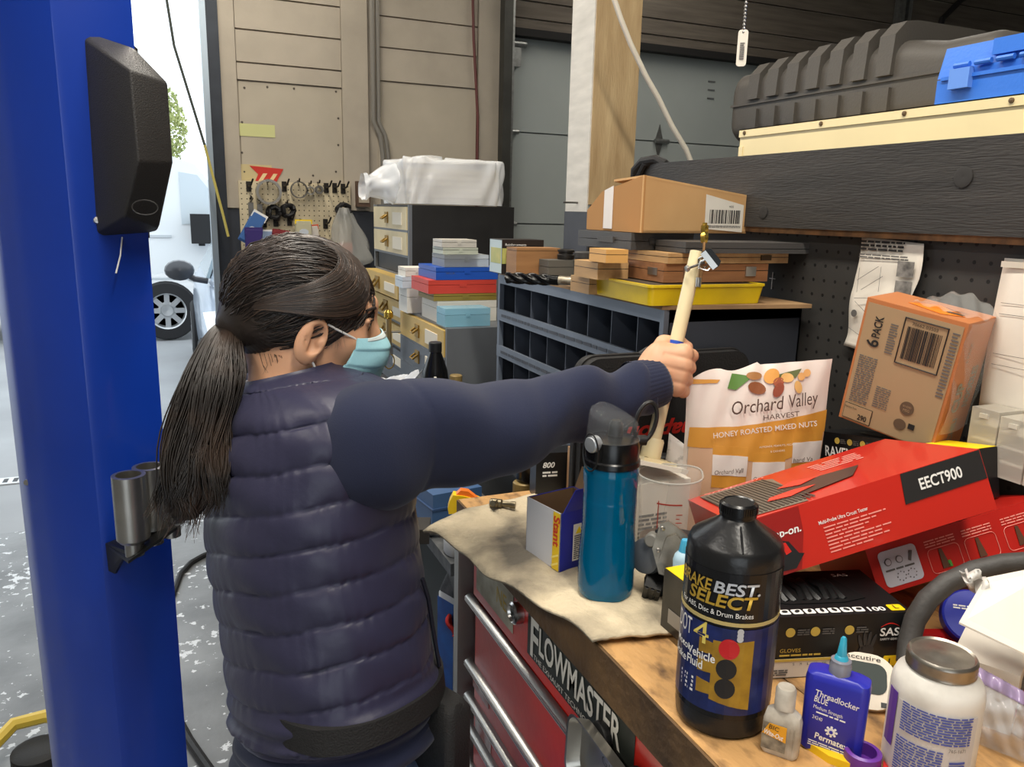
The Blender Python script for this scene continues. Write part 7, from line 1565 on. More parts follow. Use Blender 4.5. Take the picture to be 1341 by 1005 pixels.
# chain with tag
tc_ = dep(972, 62, 1.05)
ch = thing('pull_chain', 'ball pull chain with a white plastic tag', 'chain', tc_)
tg = B().prism(rrect(-0.0065, -0.024, 0.0065, 0.022, 0.004), -0.001, 0.001, face_cam((tc_.x, tc_.y), 0)).done('tag', mat('tag_white', (228, 220, 206), 0.5), ch, bevel=0.0005)
print_lines('tag_print', tg, -0.003, -0.016, 0.003, 0.006, 9, face_cam((tc_.x, tc_.y), 0) @ T(0, 0, 0.0012), M_GREYINK, seed=6)
b = B(); n_ = 24
for k in range(n_): b.lathe([(0, -0.0022), (0.0016, -0.0014), (0.0021, 0), (0.0016, 0.0014), (0, 0.0022)], 8, T(0.0003 * k * 0.12, 0, 0.019 + 0.0045 * k))
b.done('ball_chain', M_STEEL, ch); B().cyl((0, 0, 0.019), (0, 0, 3.7 - tc_.z), 0.0005, seg=5).done('chain_core', M_STEEL, ch)
# strap looped over the beam end
p = onx(850, 222, XP - 0.03)
st2 = thing('rubber_strap', 'black rubber strap looped over the beam end', 'strap', p)
B().tube([(0.0, 0.06, -0.03), (-0.006, 0.05, 0.0), (0.0, 0.03, 0.018), (0.01, -0.01, 0.022), (0.02, -0.03, 0.012), (0.03, -0.03, 0.006)], 0.011, 10).done('loop', M_RUBBER, st2); B().tube([(-0.002, 0.045, -0.02), (0.0, 0.02, 0.012), (0.016, 0.0, 0.016)], 0.008, 8).done('inner_loop', M_RUBBER, st2)
# upright bracket and cable on the far wall
p = ony(1190, 20, 4.2)
br_ = thing('strut_bracket', 'galvanised strut fixed upright to the dark boards', 'bracket', (p.x, 4.27, p.z)); B().box((-0.06, -0.04, -0.35), (0.0, 0.0, 0.5)).box((0.03, -0.04, -0.35), (0.06, 0.0, 0.5)).done('channel', m_galv, br_, bevel=0.003); B().tube([(0.30, -0.05, -0.2), (0.34, -0.05, 0.02), (0.5, -0.05, 0.16), (0.8, -0.05, 0.3)], 0.02, 8).done('loose_cable', M_RUBBER, br_)
# ================================================================== THE PERSON
f32 = np.float32
def V3(v): return np.array((v[0], v[1], v[2]), f32)
def s_cap(P, a, b, ra, rb=None):
    a, b = V3(a), V3(b); rb = ra if rb is None else rb; ba = b - a; h = np.clip(((P - a) @ ba) / max(1e-9, float(ba @ ba)), 0, 1)
    return np.linalg.norm(P - a - h[:, None] * ba, axis=1) - (ra + (rb - ra) * h)
def s_ell(P, c, r, R=None):
    q = P - V3(c)
    if R is not None: q = q @ np.array(R, f32)          # columns of R: local axes
    r = V3(r); k0 = np.linalg.norm(q / r, axis=1); k1 = np.linalg.norm(q / (r * r), axis=1) + 1e-9
    return k0 * (k0 - 1) / k1
def smin(a, b, k): h = np.clip(0.5 + 0.5 * (b - a) / k, 0, 1); return b + (a - b) * h - k * h * (1 - h)
def smax(a, b, k): return -smin(-a, -b, k)
def s_chain(P, pts, rs, k=0.015):
    d = None
    for i in range(len(pts) - 1):
        c = s_cap(P, pts[i], pts[i + 1], rs[i], rs[i + 1]); d = c if d is None else smin(d, c, k)
    return d
def surf_nets(F, lo, hi, res):
    """naive surface nets of the implicit function F over a box -> verts, quads"""
    n = [int(math.ceil((hi[i] - lo[i]) / res)) + 1 for i in range(3)]
    ax = [lo[i] + res * np.arange(n[i], dtype=f32) for i in range(3)]
    D = np.empty((n[0], n[1], n[2]), f32)
    YY, ZZ = np.meshgrid(ax[1], ax[2], indexing='ij')
    step = max(1, int(400000 / (n[1] * n[2])))
    for i in range(0, n[0], step):
        xs = ax[0][i:i + step]; P = np.empty((len(xs), n[1], n[2], 3), f32)
        P[..., 0] = xs[:, None, None]; P[..., 1] = YY; P[..., 2] = ZZ
        D[i:i + step] = F(P.reshape(-1, 3)).reshape(len(xs), n[1], n[2])
    ins = D < 0
    m = [k - 1 for k in n]; acc = np.zeros((m[0], m[1], m[2], 3), f32); cnt = np.zeros(m, f32)
    sl = lambda o: tuple(slice(o[k], o[k] + m[k]) for k in range(3))
    corners = [(a, b, c) for a in (0, 1) for b in (0, 1) for c in (0, 1)]
    for c0 in corners:
        for k in range(3):
            if c0[k]: continue
            c1 = list(c0); c1[k] = 1
            A, Bv = D[sl(c0)], D[sl(c1)]; x = (A < 0) != (Bv < 0)
            t = np.where(x, A / np.where(x, A - Bv, 1), 0); 
            for j in range(3): acc[..., j] += np.where(x, c0[j] + (t if j == k else 0), 0)
            cnt += x
    act = cnt > 0; idx = -np.ones(m, np.int64); ids = np.argwhere(act); idx[act] = np.arange(len(ids))
    v = (ids + acc[act] / cnt[act][:, None]) * res + np.array(lo, f32)
    quads = []
    for k in range(3):
        a, b = [(1, 2), (2, 0), (0, 1)][k]
        s0 = [slice(0, n[j]) for j in range(3)]; s1 = list(s0); s0[k] = slice(0, n[k] - 1); s1[k] = slice(1, n[k])
        x = ins[tuple(s0)] != ins[tuple(s1)]; e = np.argwhere(x)
        ok = (e[:, a] > 0) & (e[:, b] > 0) & (e[:, a] < m[a]) & (e[:, b] < m[b]); e = e[ok]
        flip = ins[tuple(e[:, j] for j in range(3))]
        def cell(da, db): q = e.copy(); q[:, a] -= da; q[:, b] -= db; return idx[q[:, 0], q[:, 1], q[:, 2]]
        Q = np.stack([cell(1, 1), cell(0, 1), cell(0, 0), cell(1, 0)], 1)
        Q[~flip] = Q[~flip][:, ::-1]; quads.append(Q)
    Q = np.concatenate(quads); return v, Q[(Q >= 0).all(1)]
def np_mesh(name, parts):
    vs, qs, o = [], [], 0
    for v, q in parts: vs.append(v); qs.append(q + o); o += len(v)
    v = np.concatenate(vs); q = np.concatenate(qs); me = bpy.data.meshes.new(name)
    me.vertices.add(len(v)); me.vertices.foreach_set('co', v.astype(f32).ravel())
    me.loops.add(q.size); me.loops.foreach_set('vertex_index', q.ravel().astype(np.int32))
    me.polygons.add(len(q)); me.polygons.foreach_set('loop_start', np.arange(0, q.size, 4, dtype=np.int32)); me.polygons.foreach_set('loop_total', np.full(len(q), 4, np.int32))
    me.update(calc_edges=True); me.validate(); return me

AZ = math.radians(66)
fB = Vector((math.sin(AZ), math.cos(AZ), 0)); rB = Vector((math.cos(AZ), -math.sin(AZ), 0)); sH = Vector((r0.x, r0.y, 0)).normalized(); vH = Vector((fw.x, fw.y, 0)).normalized()
upT = (Vector((0, 0, 1)) - sH * 0.25 + vH * 0.10).normalized()
rT = (rB - upT * rB.dot(upT)).normalized(); fT = upT.cross(rT).normalized()
if fT.dot(fB) < 0: fT = -fT
pers = thing('person', 'person with dark ponytail, face mask and navy quilted vest reaching for the pipe', 'person', (0.16, 1.07, 0))
PO = Vector((0.16, 1.07, 0))
TORSO = [  # px, py, depth, half width, half depth
    (432, 1040, 1.13, 0.160, 0.122), (434, 985, 1.12, 0.158, 0.122), (437, 940, 1.115, 0.154, 0.120), (436, 900, 1.11, 0.150, 0.118), (428, 850, 1.11, 0.150, 0.118), (424, 800, 1.11, 0.150, 0.118), (415, 750, 1.11, 0.152, 0.119),
    (408, 700, 1.11, 0.156, 0.120), (405, 650, 1.11, 0.160, 0.121), (403, 600, 1.11, 0.163, 0.118), (400, 560, 1.11, 0.163, 0.112), (394, 533, 1.107, 0.150, 0.100), (387, 514, 1.105, 0.120, 0.085), (381, 501, 1.10, 0.085, 0.072), (378, 492, 1.10, 0.066, 0.062), (377, 484, 1.10, 0.060, 0.058)]
TC = [dep(*k[:3]) for k in TORSO]
def tors(v):
    """interpolated centre and half axes at parameter v (0..n-1)"""
    i = min(int(v), len(TORSO) - 2); f = v - i
    def cr(a, b, c, d): return 0.5 * ((2 * b) + (c - a) * f + (2 * a - 5 * b + 4 * c - d) * f * f + (3 * b - a - 3 * c + d) * f ** 3)
    g = lambda j: max(0, min(len(TORSO) - 1, j)); I = [g(i - 1), i, g(i + 1), g(i + 2)]
    c = Vector([cr(*[TC[q][k] for q in I]) for k in range(3)]); return c, cr(*[TORSO[q][3] for q in I]), cr(*[TORSO[q][4] for q in I])
def tpoint(v, th, off=0.0):
    c, a, b = tors(v); n = 0.88
    ct, st = math.cos(th), math.sin(th)
    return c + rT * ((a + off) * math.copysign(abs(ct) ** n, ct)) + fT * ((b + off) * math.copysign(abs(st) ** n, st))
# arc length along the axis for the quilting
SV = [0.0]
for i in range(1, 301): SV.append(SV[-1] + (tors(15 * i / 300)[0] - tors(15 * (i - 1) / 300)[0]).length)
def arclen(v): x = v / 15 * 300; i = min(299, int(x)); return SV[i] + (SV[i + 1] - SV[i]) * (x - i)
m_vest = mat('navy_quilted_nylon', (44, 43, 66), 0.42, bump=0.10, bscale=45, sheen=0.05)
m_fleece = mat('navy_fleece', (25, 31, 56), 0.95, bump=0.10, bscale=700, sheen=0.12)
s_ref = arclen(9.0 + 8 / 50.0)
rnd = random.Random(11)
wob = [(rnd.uniform(0, 6.28), rnd.uniform(0, 6.28)) for _ in range(30)]
def quilt(v, th):
    s = arclen(v); ph = (s - s_ref) / 0.0497 + 0.10 * math.sin(2 * th + 0.6) + 0.03 * math.sin(5 * th); k = math.floor(ph); f = ph - k
    puff = (math.sin(PI * f)) ** 0.38; w = wob[int(k) % 30]
    near = 1 - puff
    wr_ = 0.0013 * math.sin(38 * th + w[0] + 3 * math.sin(9 * th + w[1])) * (0.10 + 1.2 * near) + 0.0012 * math.sin(7 * th + w[1] + 4 * f)
    fade = min(1, max(0, (14.2 - v) / 1.6))
    return (0.0062 * puff - 0.002 + wr_) * fade
NT, NV = 200, 230
V0, V1 = 2.45, 14.6
rings = []
for j in range(NV + 1):
    v = V0 + (V1 - V0) * j / NV; ring = []
    for i in range(NT):
        th = 2 * PI * i / NT; o = 0.008 + quilt(v, th)
        if v < 3.7: o += 0.008 * math.sin(11 * (v - 2.4) + 3 * math.sin(th)) * (3.7 - v) / 1.3
        ring.append(tpoint(v, th, o) - PO)
    rings.append(ring)
b = B(); b.loft(rings, caps=False)
inner = [tpoint(V1 - 0.25, 2 * PI * i / NT, -0.004) - PO for i in range(NT)]; b.loft([rings[-1], inner], caps=False)
inner = [tpoint(V0 + 0.25, 2 * PI * i / NT, -0.006) - PO for i in range(NT)]; b.loft([inner, rings[0]], caps=False)
vest = b.done('quilted_vest', m_vest, pers, smooth=True)
# hoodie body below the vest hem
rings = []
for j in range(36):
    v = 1.35 + 1.8 * j / 35; rings.append([tpoint(v, 2 * PI * i / 120, 0.002 + 0.004 * math.sin(9 * v + 4 * math.sin(2 * PI * i / 120)) + (0.005 if v < 1.8 else 0)) - PO for i in range(120)])
b = B(); b.loft(rings, caps=False); b.loft([[tpoint(1.5, 2 * PI * i / 120, -0.008) - PO for i in range(120)], rings[0]], caps=False); b.done('hoodie_body', m_fleece, pers, smooth=True)

# ---- arms
SH = dep(492, 584, 1.02); EL = dep(665, 556, 1.10); WR = dep(852, 503, 1.185)
SHL = TC[10] - rT * 0.135 + upT * 0.01; ELL = SHL + Vector((0.01, 0.03, -0.25)); WRL = ELL + Vector((0.06, 0.0, -0.21))
aD = (WR - SH).normalized()
ax1 = (EL - SH).normalized(); ax2 = (WR - EL).normalized()
def sleeve(P):
    d = s_chain(P, [SH, SH.lerp(EL, 0.55), EL, EL.lerp(WR, 0.55), WR - ax2 * 0.02], [0.079, 0.069, 0.062, 0.053, 0.044], 0.02)
    d = smin(d, s_cap(P, SH - rT * 0.02 + fT * 0.0, TC[10] + rT * 0.05, 0.074, 0.05), 0.03)
    u = (P - V3(SH)) @ V3(ax1); w_ = (P - V3(SH)) @ V3(upT); q = (P - V3(SH)) @ V3(vH)
    d = d + 0.0075 * np.sin(24 * u + 24 * w_ + 2.0 * np.sin(14 * q + 1)) * np.clip((u + 0.02) / 0.08, 0, 1)
    d = d + 0.0035 * np.sin(62 * u - 38 * w_ + 1.5 * np.sin(31 * u)) * np.clip((u - 0.2) / 0.06, 0, 1)
    d = d + 0.0030 * np.sin(48 * w_ + 15 * u + 2) + 0.005 * np.sin(17 * u - 34 * w_ + 12 * q) * np.clip((u - 0.04) / 0.1, 0, 1)
    seam = np.abs((P - V3(SH)) @ V3(ax1) - 0.062 + 0.25 * w_ * w_ / 0.08)            # drop shoulder seam
    d = d + 0.0022 * np.exp(-(seam / 0.004) ** 2)
    return smax(d, ((P - V3(WR)) @ V3(ax2)) + 0.012, 0.008)
lo = [min(SH.x, TC[10].x, WR.x) - 0.12, min(SH.y, WR.y) - 0.11, min(SH.z, WR.z) - 0.13]; hi = [WR.x + 0.08, max(WR.y, TC[10].y) + 0.11, max(SH.z, WR.z) + 0.12]
pa = surf_nets(sleeve, lo, hi, 0.0042)
def sleeveL(P): return smax(s_chain(P, [SHL, ELL, WRL], [0.078, 0.062, 0.045], 0.02) + 0.003 * np.sin(60 * P[:, 2]), ((P - V3(WRL)) @ V3((WRL - ELL).normalized())) + 0.01, 0.01)
pb = surf_nets(sleeveL, [min(SHL.x, WRL.x) - 0.1, min(SHL.y, WRL.y) - 0.1, WRL.z - 0.1], [WRL.x + 0.08, max(ELL.y, SHL.y) + 0.1, SHL.z + 0.1], 0.009)
for p_ in (pa, pb): p_[0][:] -= np.array(PO, f32)
sl = link('hoodie_sleeves', np_mesh('hoodie_sleeves', [pa, pb]), m_fleece, pers, True)
# ribbed cuff
Mcf = basis_to(WR - ax2 * 0.030 - PO, WR + ax2 * 0.016 - PO)
b = B(); rg = []
for z, r in ((0, 0.044), (0.006, 0.0425), (0.03, 0.040), (0.042, 0.0385), (0.046, 0.036), (0.040, 0.033)):
    rg.append([Mcf @ Vector(((r + 0.0006 * math.cos(40 * a)) * math.cos(a), (r + 0.0006 * math.cos(40 * a)) * 0.94 * math.sin(a), z)) for a in [2 * PI * k / 120 for k in range(120)]])
b.loft(rg, caps=False); b.done('sleeve_cuff', m_fleece, sl, smooth=True)

# ---- head frame
HC = dep(403, 409, 1.11); HAZ = YAW + math.radians(73); tilt = math.radians(9)
hf0 = Vector((math.sin(HAZ), math.cos(HAZ), 0)); hl = Vector((0, 0, 1)).cross(hf0)
hf = hf0 * math.cos(tilt) - Vector((0, 0, 1)) * math.sin(tilt); hu = hf.cross(hl)
HM = frame(HC, hf, hl, hu); HR = np.array([[hf[i], hl[i], hu[i]] for i in range(3)], f32)
def H(x, y, z): return HM @ Vector((x, y, z))
NK = TC[-1] + upT * 0.0
def head(P):
    q = (P - V3(HC)) @ HR
    d = s_ell(q, (-0.012, 0, 0.013), (0.090, 0.072, 0.080))
    d = smin(d, s_ell(q, (0.030, 0, -0.035), (0.060, 0.055, 0.078)), 0.03)
    d = smin(d, s_cap(q, (0.0, -0.046, -0.060), (0.055, -0.014, -0.100), 0.018, 0.016), 0.03)
    d = smin(d, s_cap(q, (0.0, 0.046, -0.060), (0.055, 0.014, -0.100), 0.018, 0.016), 0.03)
    d = smin(d, s_ell(q, (0.066, 0, -0.098), (0.016, 0.018, 0.016)), 0.015)
    d = smin(d, s_cap(q, (0.070, -0.034, 0.020), (0.079, 0.0, 0.022), 0.012), 0.02); d = smin(d, s_cap(q, (0.070, 0.034, 0.020), (0.079, 0.0, 0.022), 0.012), 0.02)
    for s in (-1, 1):
        d = smax(d, -s_ell(q, (0.092, s * 0.032, 0.001), (0.020, 0.017, 0.011)), 0.012)
        d = smin(d, s_ell(q, (0.072, s * 0.031, 0.000), (0.0125, 0.0125, 0.0115)), 0.004)
        d = smin(d, s_cap(q, (0.079, s * 0.045, 0.004), (0.0855, s * 0.024, 0.0055), 0.0035), 0.004)      # upper lid
        d = smin(d, s_ell(q, (0.056, s * 0.040, -0.028), (0.024, 0.020, 0.022)), 0.02)
        # ear
        e = q - V3((0.009, s * 0.071, -0.027)); a_ = 0.45
        ex = e[:, 0] * math.cos(a_) + s * -e[:, 1] * 0 - 0; 
        R_ = np.array([[math.cos(0.12), -s * math.sin(0.12), 0], [s * math.sin(0.12), math.cos(0.12), 0], [0, 0, 1]], f32)
        eq = e @ np.linalg.inv(R_).T if False else e @ R_.T
        eq = eq.copy(); eq[:, 0] += 0.22 * eq[:, 2] * -1
        ear = s_ell(eq, (-0.006, s * 0.010, 0.0), (0.0205, 0.0085, 0.0315))
        ear = smax(ear, -s_ell(eq, (-0.002, s * 0.0145, 0.003), (0.0130, 0.0095, 0.0205)), 0.004)
        ear = smin(ear, s_ell(eq, (0.006, s * 0.008, -0.002), (0.004, 0.005, 0.006)), 0.004)
        ear = smin(ear, s_ell(eq, (-0.001, s * 0.007, -0.024), (0.008, 0.005, 0.009)), 0.006)
        ear = smin(ear, s_cap(eq, (-0.011, s * 0.013, 0.014), (-0.010, s * 0.013, -0.012), 0.0030), 0.003)
        d = smin(d, ear, 0.003)
    d = smin(d, s_cap(q, (0.086, 0, 0.006), (0.102, 0, -0.028), 0.0075, 0.0105), 0.012)
    for s in (-1, 1): d = smin(d, s_ell(q, (0.094, s * 0.010, -0.033), (0.010, 0.008, 0.007)), 0.006)
    d = smin(d, s_ell(q, (0.082, 0, -0.062), (0.012, 0.024, 0.007)), 0.008); d = smin(d, s_ell(q, (0.079, 0, -0.073), (0.012, 0.020, 0.007)), 0.006)
    nk = s_cap(P, H(-0.028, 0, -0.05), NK - upT * 0.08, 0.052, 0.058)
    d = smin(d, nk, 0.03)
    return smin(d, s_ell(P, TC[11] - upT * 0.02, (0.10, 0.10, 0.05)), 0.04)
lo = [HC.x - 0.16, HC.y - 0.14, TC[11].z - 0.06]; hi = [HC.x + 0.15, HC.y + 0.14, HC.z + 0.13]
ph1 = surf_nets(head, lo, hi, 0.0026)

# ---- right hand closed round the pipe
pd = (PIPE_B - PIPE_A).normalized()
pc0 = PIPE_A + pd * ((dep(872, 482, 1.21) - PIPE_A).dot(pd))         # pipe point at the middle of the fist
toc = (CAM - pc0); toc = (toc - pd * toc.dot(pd)).normalized(); rgt = pd.cross(toc).normalized()
if rgt.dot(rt) < 0: rgt = -rgt
def HP(r_, u_, c_): return pc0 + rgt * r_ + pd * u_ + toc * c_         # right, along the pipe, towards the camera
def hand(P):
    d = s_cap(P, WR - ax2 * 0.03, HP(-0.022, -0.012, 0.018), 0.028, 0.027)
    d = smin(d, s_cap(P, HP(-0.020, 0.020, 0.018), HP(0.012, 0.024, 0.022), 0.0175, 0.0135), 0.018)
    d = smin(d, s_cap(P, HP(-0.024, 0.002, 0.020), HP(0.018, 0.004, 0.024), 0.020, 0.0145), 0.018)
    d = smin(d, s_cap(P, HP(-0.024, -0.020, 0.018), HP(0.016, -0.022, 0.021), 0.0185, 0.0125), 0.018)
    L = [(0.028, 0.0098), (0.009, 0.0102), (-0.010, 0.0098), (-0.028, 0.0086)]
    for i, (u_, r_) in enumerate(L):
        k0 = HP(0.014, u_, 0.020 - 0.002 * abs(i - 1.2)); k1 = HP(0.0265, u_ - 0.002, 0.002); k2 = HP(0.017, u_ - 0.003, -0.0185); k3 = HP(-0.004, u_ - 0.003, -0.0205); 
        f_ = s_chain(P, [k0, k1, k2, k3], [r_ * 1.08, r_ * 1.0, r_ * 0.92, r_ * 0.82], 0.006); d = smin(d, f_, 0.007)
        d = smin(d, s_ell(P, HP(0.015, u_, 0.0245 - 0.002 * abs(i - 1.2)), (0.0095, 0.0095, 0.0095)), 0.010)       # knuckle
    th_ = s_chain(P, [HP(-0.026, 0.016, 0.004), HP(-0.018, 0.036, -0.006), HP(0.002, 0.044, -0.017), HP(0.018, 0.040, -0.014)], [0.015, 0.0125, 0.0105, 0.0085], 0.008); d = smin(d, th_, 0.008)
    for u_ in (0.018, -0.001, -0.020):                                    # tendon grooves
        d = d + 0.0010 * np.exp(-((((P - V3(pc0)) @ V3(pd)) - u_) / 0.003) ** 2) * (((P - V3(pc0)) @ V3(rgt)) > -0.015)
    return d
lo = [min(WR.x, pc0.x) - 0.09, min(WR.y, pc0.y) - 0.09, pc0.z - 0.10]; hi = [max(WR.x, pc0.x) + 0.08, max(WR.y, pc0.y) + 0.08, pc0.z + 0.10]
ph2 = surf_nets(hand, lo, hi, 0.0018)
# ---- rest of the body, under the clothes
HIP = TC[0] - upT * 0.06
FR, FL_ = Vector((HIP.x + rB.x * 0.10 + 0.01, HIP.y + rB.y * 0.10, 0)), Vector((HIP.x - rB.x * 0.10 + 0.02, HIP.y - rB.y * 0.10, 0))
hipR, hipL = HIP + rB * 0.085, HIP - rB * 0.085
knR, knL = hipR.lerp(FR, 0.5) + fB * 0.02, hipL.lerp(FL_, 0.5) + fB * 0.02
ankR, ankL = Vector((FR.x, FR.y, 0.09)), Vector((FL_.x, FL_.y, 0.09))
def body(P):
    d = s_chain(P, [HIP, TC[4], TC[8], TC[10]], [0.085, 0.075, 0.085, 0.07], 0.05)
    d = smin(d, s_cap(P, TC[10] - rT * 0.10, TC[10] + rT * 0.06, 0.05), 0.04)
    d = smin(d, s_chain(P, [SHL, ELL, WRL], [0.045, 0.038, 0.026], 0.03), 0.03); d = smin(d, s_chain(P, [TC[10] + rT * 0.06, SH, EL, WR - ax2 * 0.05], [0.045, 0.045, 0.038, 0.025], 0.03), 0.03)
    for h_, k_, a_ in ((hipR, knR, ankR), (hipL, knL, ankL)): d = smin(d, s_chain(P, [h_, k_, a_], [0.07, 0.048, 0.032], 0.03), 0.03)
    # relaxed left hand
    hd = (WRL - ELL).normalized(); d = smin(d, s_cap(P, WRL, WRL + hd * 0.07, 0.026, 0.03), 0.02)
    return d
ph3 = surf_nets(body, [PO.x - 0.35, PO.y - 0.35, 0.05], [WR.x + 0.05, PO.y + 0.40, 1.42], 0.012)
def lhand(P):
    hd = (WRL - ELL).normalized(); sd = hd.cross(Vector((0, 0, 1))).normalized(); dn = hd.cross(sd)
    if dn.z > 0: dn = -dn
    d = s_cap(P, WRL - hd * 0.02, WRL + hd * 0.02, 0.024, 0.027)
    for i in range(4):
        o = (i - 1.5) * 0.0175; d = smin(d, s_cap(P, WRL + hd * 0.02 + sd * o * 0.7, WRL + hd * 0.075 + sd * o, 0.014, 0.011), 0.01)
        l = (0.032, 0.038, 0.035, 0.027)[i]; k0 = WRL + hd * 0.078 + sd * o; k1 = k0 + (hd * 0.85 + dn * 0.5) * l; k2 = k1 + (hd * 0.4 + dn * 0.9) * l * 0.8
        d = smin(d, s_chain(P, [k0, k1, k2], [0.0095, 0.0085, 0.007], 0.004), 0.004)
    t0 = WRL + hd * 0.02 + sd * 0.02; return smin(d, s_chain(P, [t0, t0 + (hd * 0.6 + sd * 0.7 + dn * 0.3) * 0.035, t0 + (hd * 1.2 + sd * 0.8 + dn * 0.8) * 0.05], [0.013, 0.011, 0.008], 0.006), 0.008)
ph4 = surf_nets(lhand, [WRL.x - 0.08, WRL.y - 0.12, WRL.z - 0.14], [WRL.x + 0.20, WRL.y + 0.12, WRL.z + 0.08], 0.003)
for p_ in (ph1, ph2, ph3, ph4): p_[0][:] -= np.array(PO, f32)
m_skin = mat('skin', (206, 156, 122), 0.5, var=0.07, vscale=25)
m_skin.node_tree.nodes['Principled BSDF'].inputs['Subsurface Weight'].default_value = 0.12
m_skin.node_tree.nodes['Principled BSDF'].inputs['Subsurface Radius'].default_value = (0.01, 0.004, 0.002)
bodyo = link('body', np_mesh('body', [ph1, ph2, ph3, ph4]), m_skin, pers, True)

# eyes, brows, lashes
for s in (-1, 1):
    e = B().lathe([(0, -0.0118), (0.006, -0.0102), (0.0102, -0.006), (0.0118, 0), (0.0102, 0.006), (0.006, 0.0102), (0, 0.0118)], 20, T(*(H(0.0735, s * 0.031, 0.0) - PO)) @ frame((0, 0, 0), hl, hu, hf) ).done('eye', mat('eye_white', (226, 218, 208), 0.2), pers)
    B().lathe([(0.0052, 0.0107), (0.003, 0.0118), (0, 0.0121)], 16, T(*(H(0.0735, s * 0.031, -0.001) - PO)) @ frame((0, 0, 0), hl, hu, hf)).done('iris', mat('dark_iris', (36, 24, 18), 0.15), e)
    B().tube([H(0.080, s * 0.046, 0.004) - PO, H(0.0875, s * 0.036, 0.0060) - PO, H(0.089, s * 0.024, 0.0050) - PO], 0.0012, 5).done('lashes', mat('lash_black', (20, 16, 14), 0.6), pers)
    B().tube([H(0.074, s * 0.050, 0.019) - PO, H(0.0865, s * 0.036, 0.0235) - PO, H(0.091, s * 0.016, 0.0205) - PO], [0.0015, 0.0026, 0.002], 6).done('eyebrow', mat('brow', (44, 32, 26), 0.8), pers)

# ---- hair
m_hair = mat('dark_brown_hair', (27, 22, 20), 0.40, c2=(54, 43, 36), vscale=14, spec=0.6)
TIE = Vector((-0.103, 0.0, -0.030))
def zline(x): return np.interp(x, [-0.12, -0.075, -0.048, -0.030, -0.018, 0.000, 0.018, 0.036, 0.06, 0.085, 0.1], [-0.070, -0.072, -0.058, -0.034, 0.004, 0.014, 0.012, 0.004, 0.012, 0.030, 0.036])
def cap(P):
    q = P
    d = s_ell(q, (-0.013, 0, 0.016), (0.101, 0.083, 0.088))
    d = smin(d, s_ell(q, (-0.05, 0, -0.02), (0.052, 0.058, 0.052)), 0.03)
    d = smin(d, s_cap(q, (-0.085, 0, -0.01), tuple(TIE), 0.028, 0.014), 0.025)
    ang = np.arctan2(q[:, 2] + 0.02, q[:, 0] + 0.105)
    d = d + 0.0011 * np.sin(60 * ang + 14 * np.abs(q[:, 1]) / 0.08) * np.clip((q[:, 0] + 0.1) / 0.05, 0, 1)
    return smax(d, (zline(q[:, 0]).astype(f32) - q[:, 2]), 0.008)
pc_ = surf_nets(cap, [-0.15, -0.10, -0.10], [0.11, 0.10, 0.14], 0.0028)
b = B(); b2_ = B(); rnd = random.Random(21)
C0 = Vector((-0.013, 0, 0.016)); RX_ = Vector((0.1015, 0.0835, 0.0885))
def ell_pt(d_, off=0.0): 
    d_ = d_.normalized(); k = 1 / math.sqrt((d_.x / RX_.x) ** 2 + (d_.y / RX_.y) ** 2 + (d_.z / RX_.z) ** 2); return C0 + d_ * (k + off)
tied = (TIE + Vector((0.012, 0, 0)) - C0).normalized()
for k in range(900):
    side = -1 if rnd.random() < 0.75 else 1
    u_ = rnd.random()
    if u_ < 0.45: st = Vector((0.10, side * rnd.uniform(0.0, 0.05), rnd.uniform(0.03, 0.10))) - C0
    elif u_ < 0.75: st = Vector((rnd.uniform(0.0, 0.08), side * rnd.uniform(0.03, 0.08), rnd.uniform(0.012, 0.09))) - C0
    else: st = Vector((rnd.uniform(-0.07, 0.01), side * rnd.uniform(0.05, 0.08), rnd.uniform(-0.055, 0.03))) - C0
    st.normalize(); off = rnd.uniform(0.0, 0.0035); pts = []; bow = rnd.uniform(-0.12, 0.12); wv = rnd.uniform(0, 6)
    for j in range(13):
        f = j / 12; d_ = st.lerp(tied, f ** 0.9); d_ = d_ + Vector((0, 0, 0.20 * math.sin(PI * f) * (1 if st.z > 0.2 else -0.25) + bow * math.sin(PI * f)))
        if d_.length < 1e-3: d_ = tied
        p_ = ell_pt(d_, off + 0.0015 * math.sin(5 * f + wv))
        if f > 0.8: p_ = p_.lerp(TIE + Vector((0.0, 0.009 * math.cos(wv), 0.011 * math.sin(wv))), (f - 0.8) / 0.2)
        pts.append(HM @ p_ - PO)
    (b2_ if k % 6 == 0 else b).tube(pts, [0.0004] + [0.0009 - 0.0003 * (k % 6 == 0)] * 11 + [0.0006], 3, caps=False)
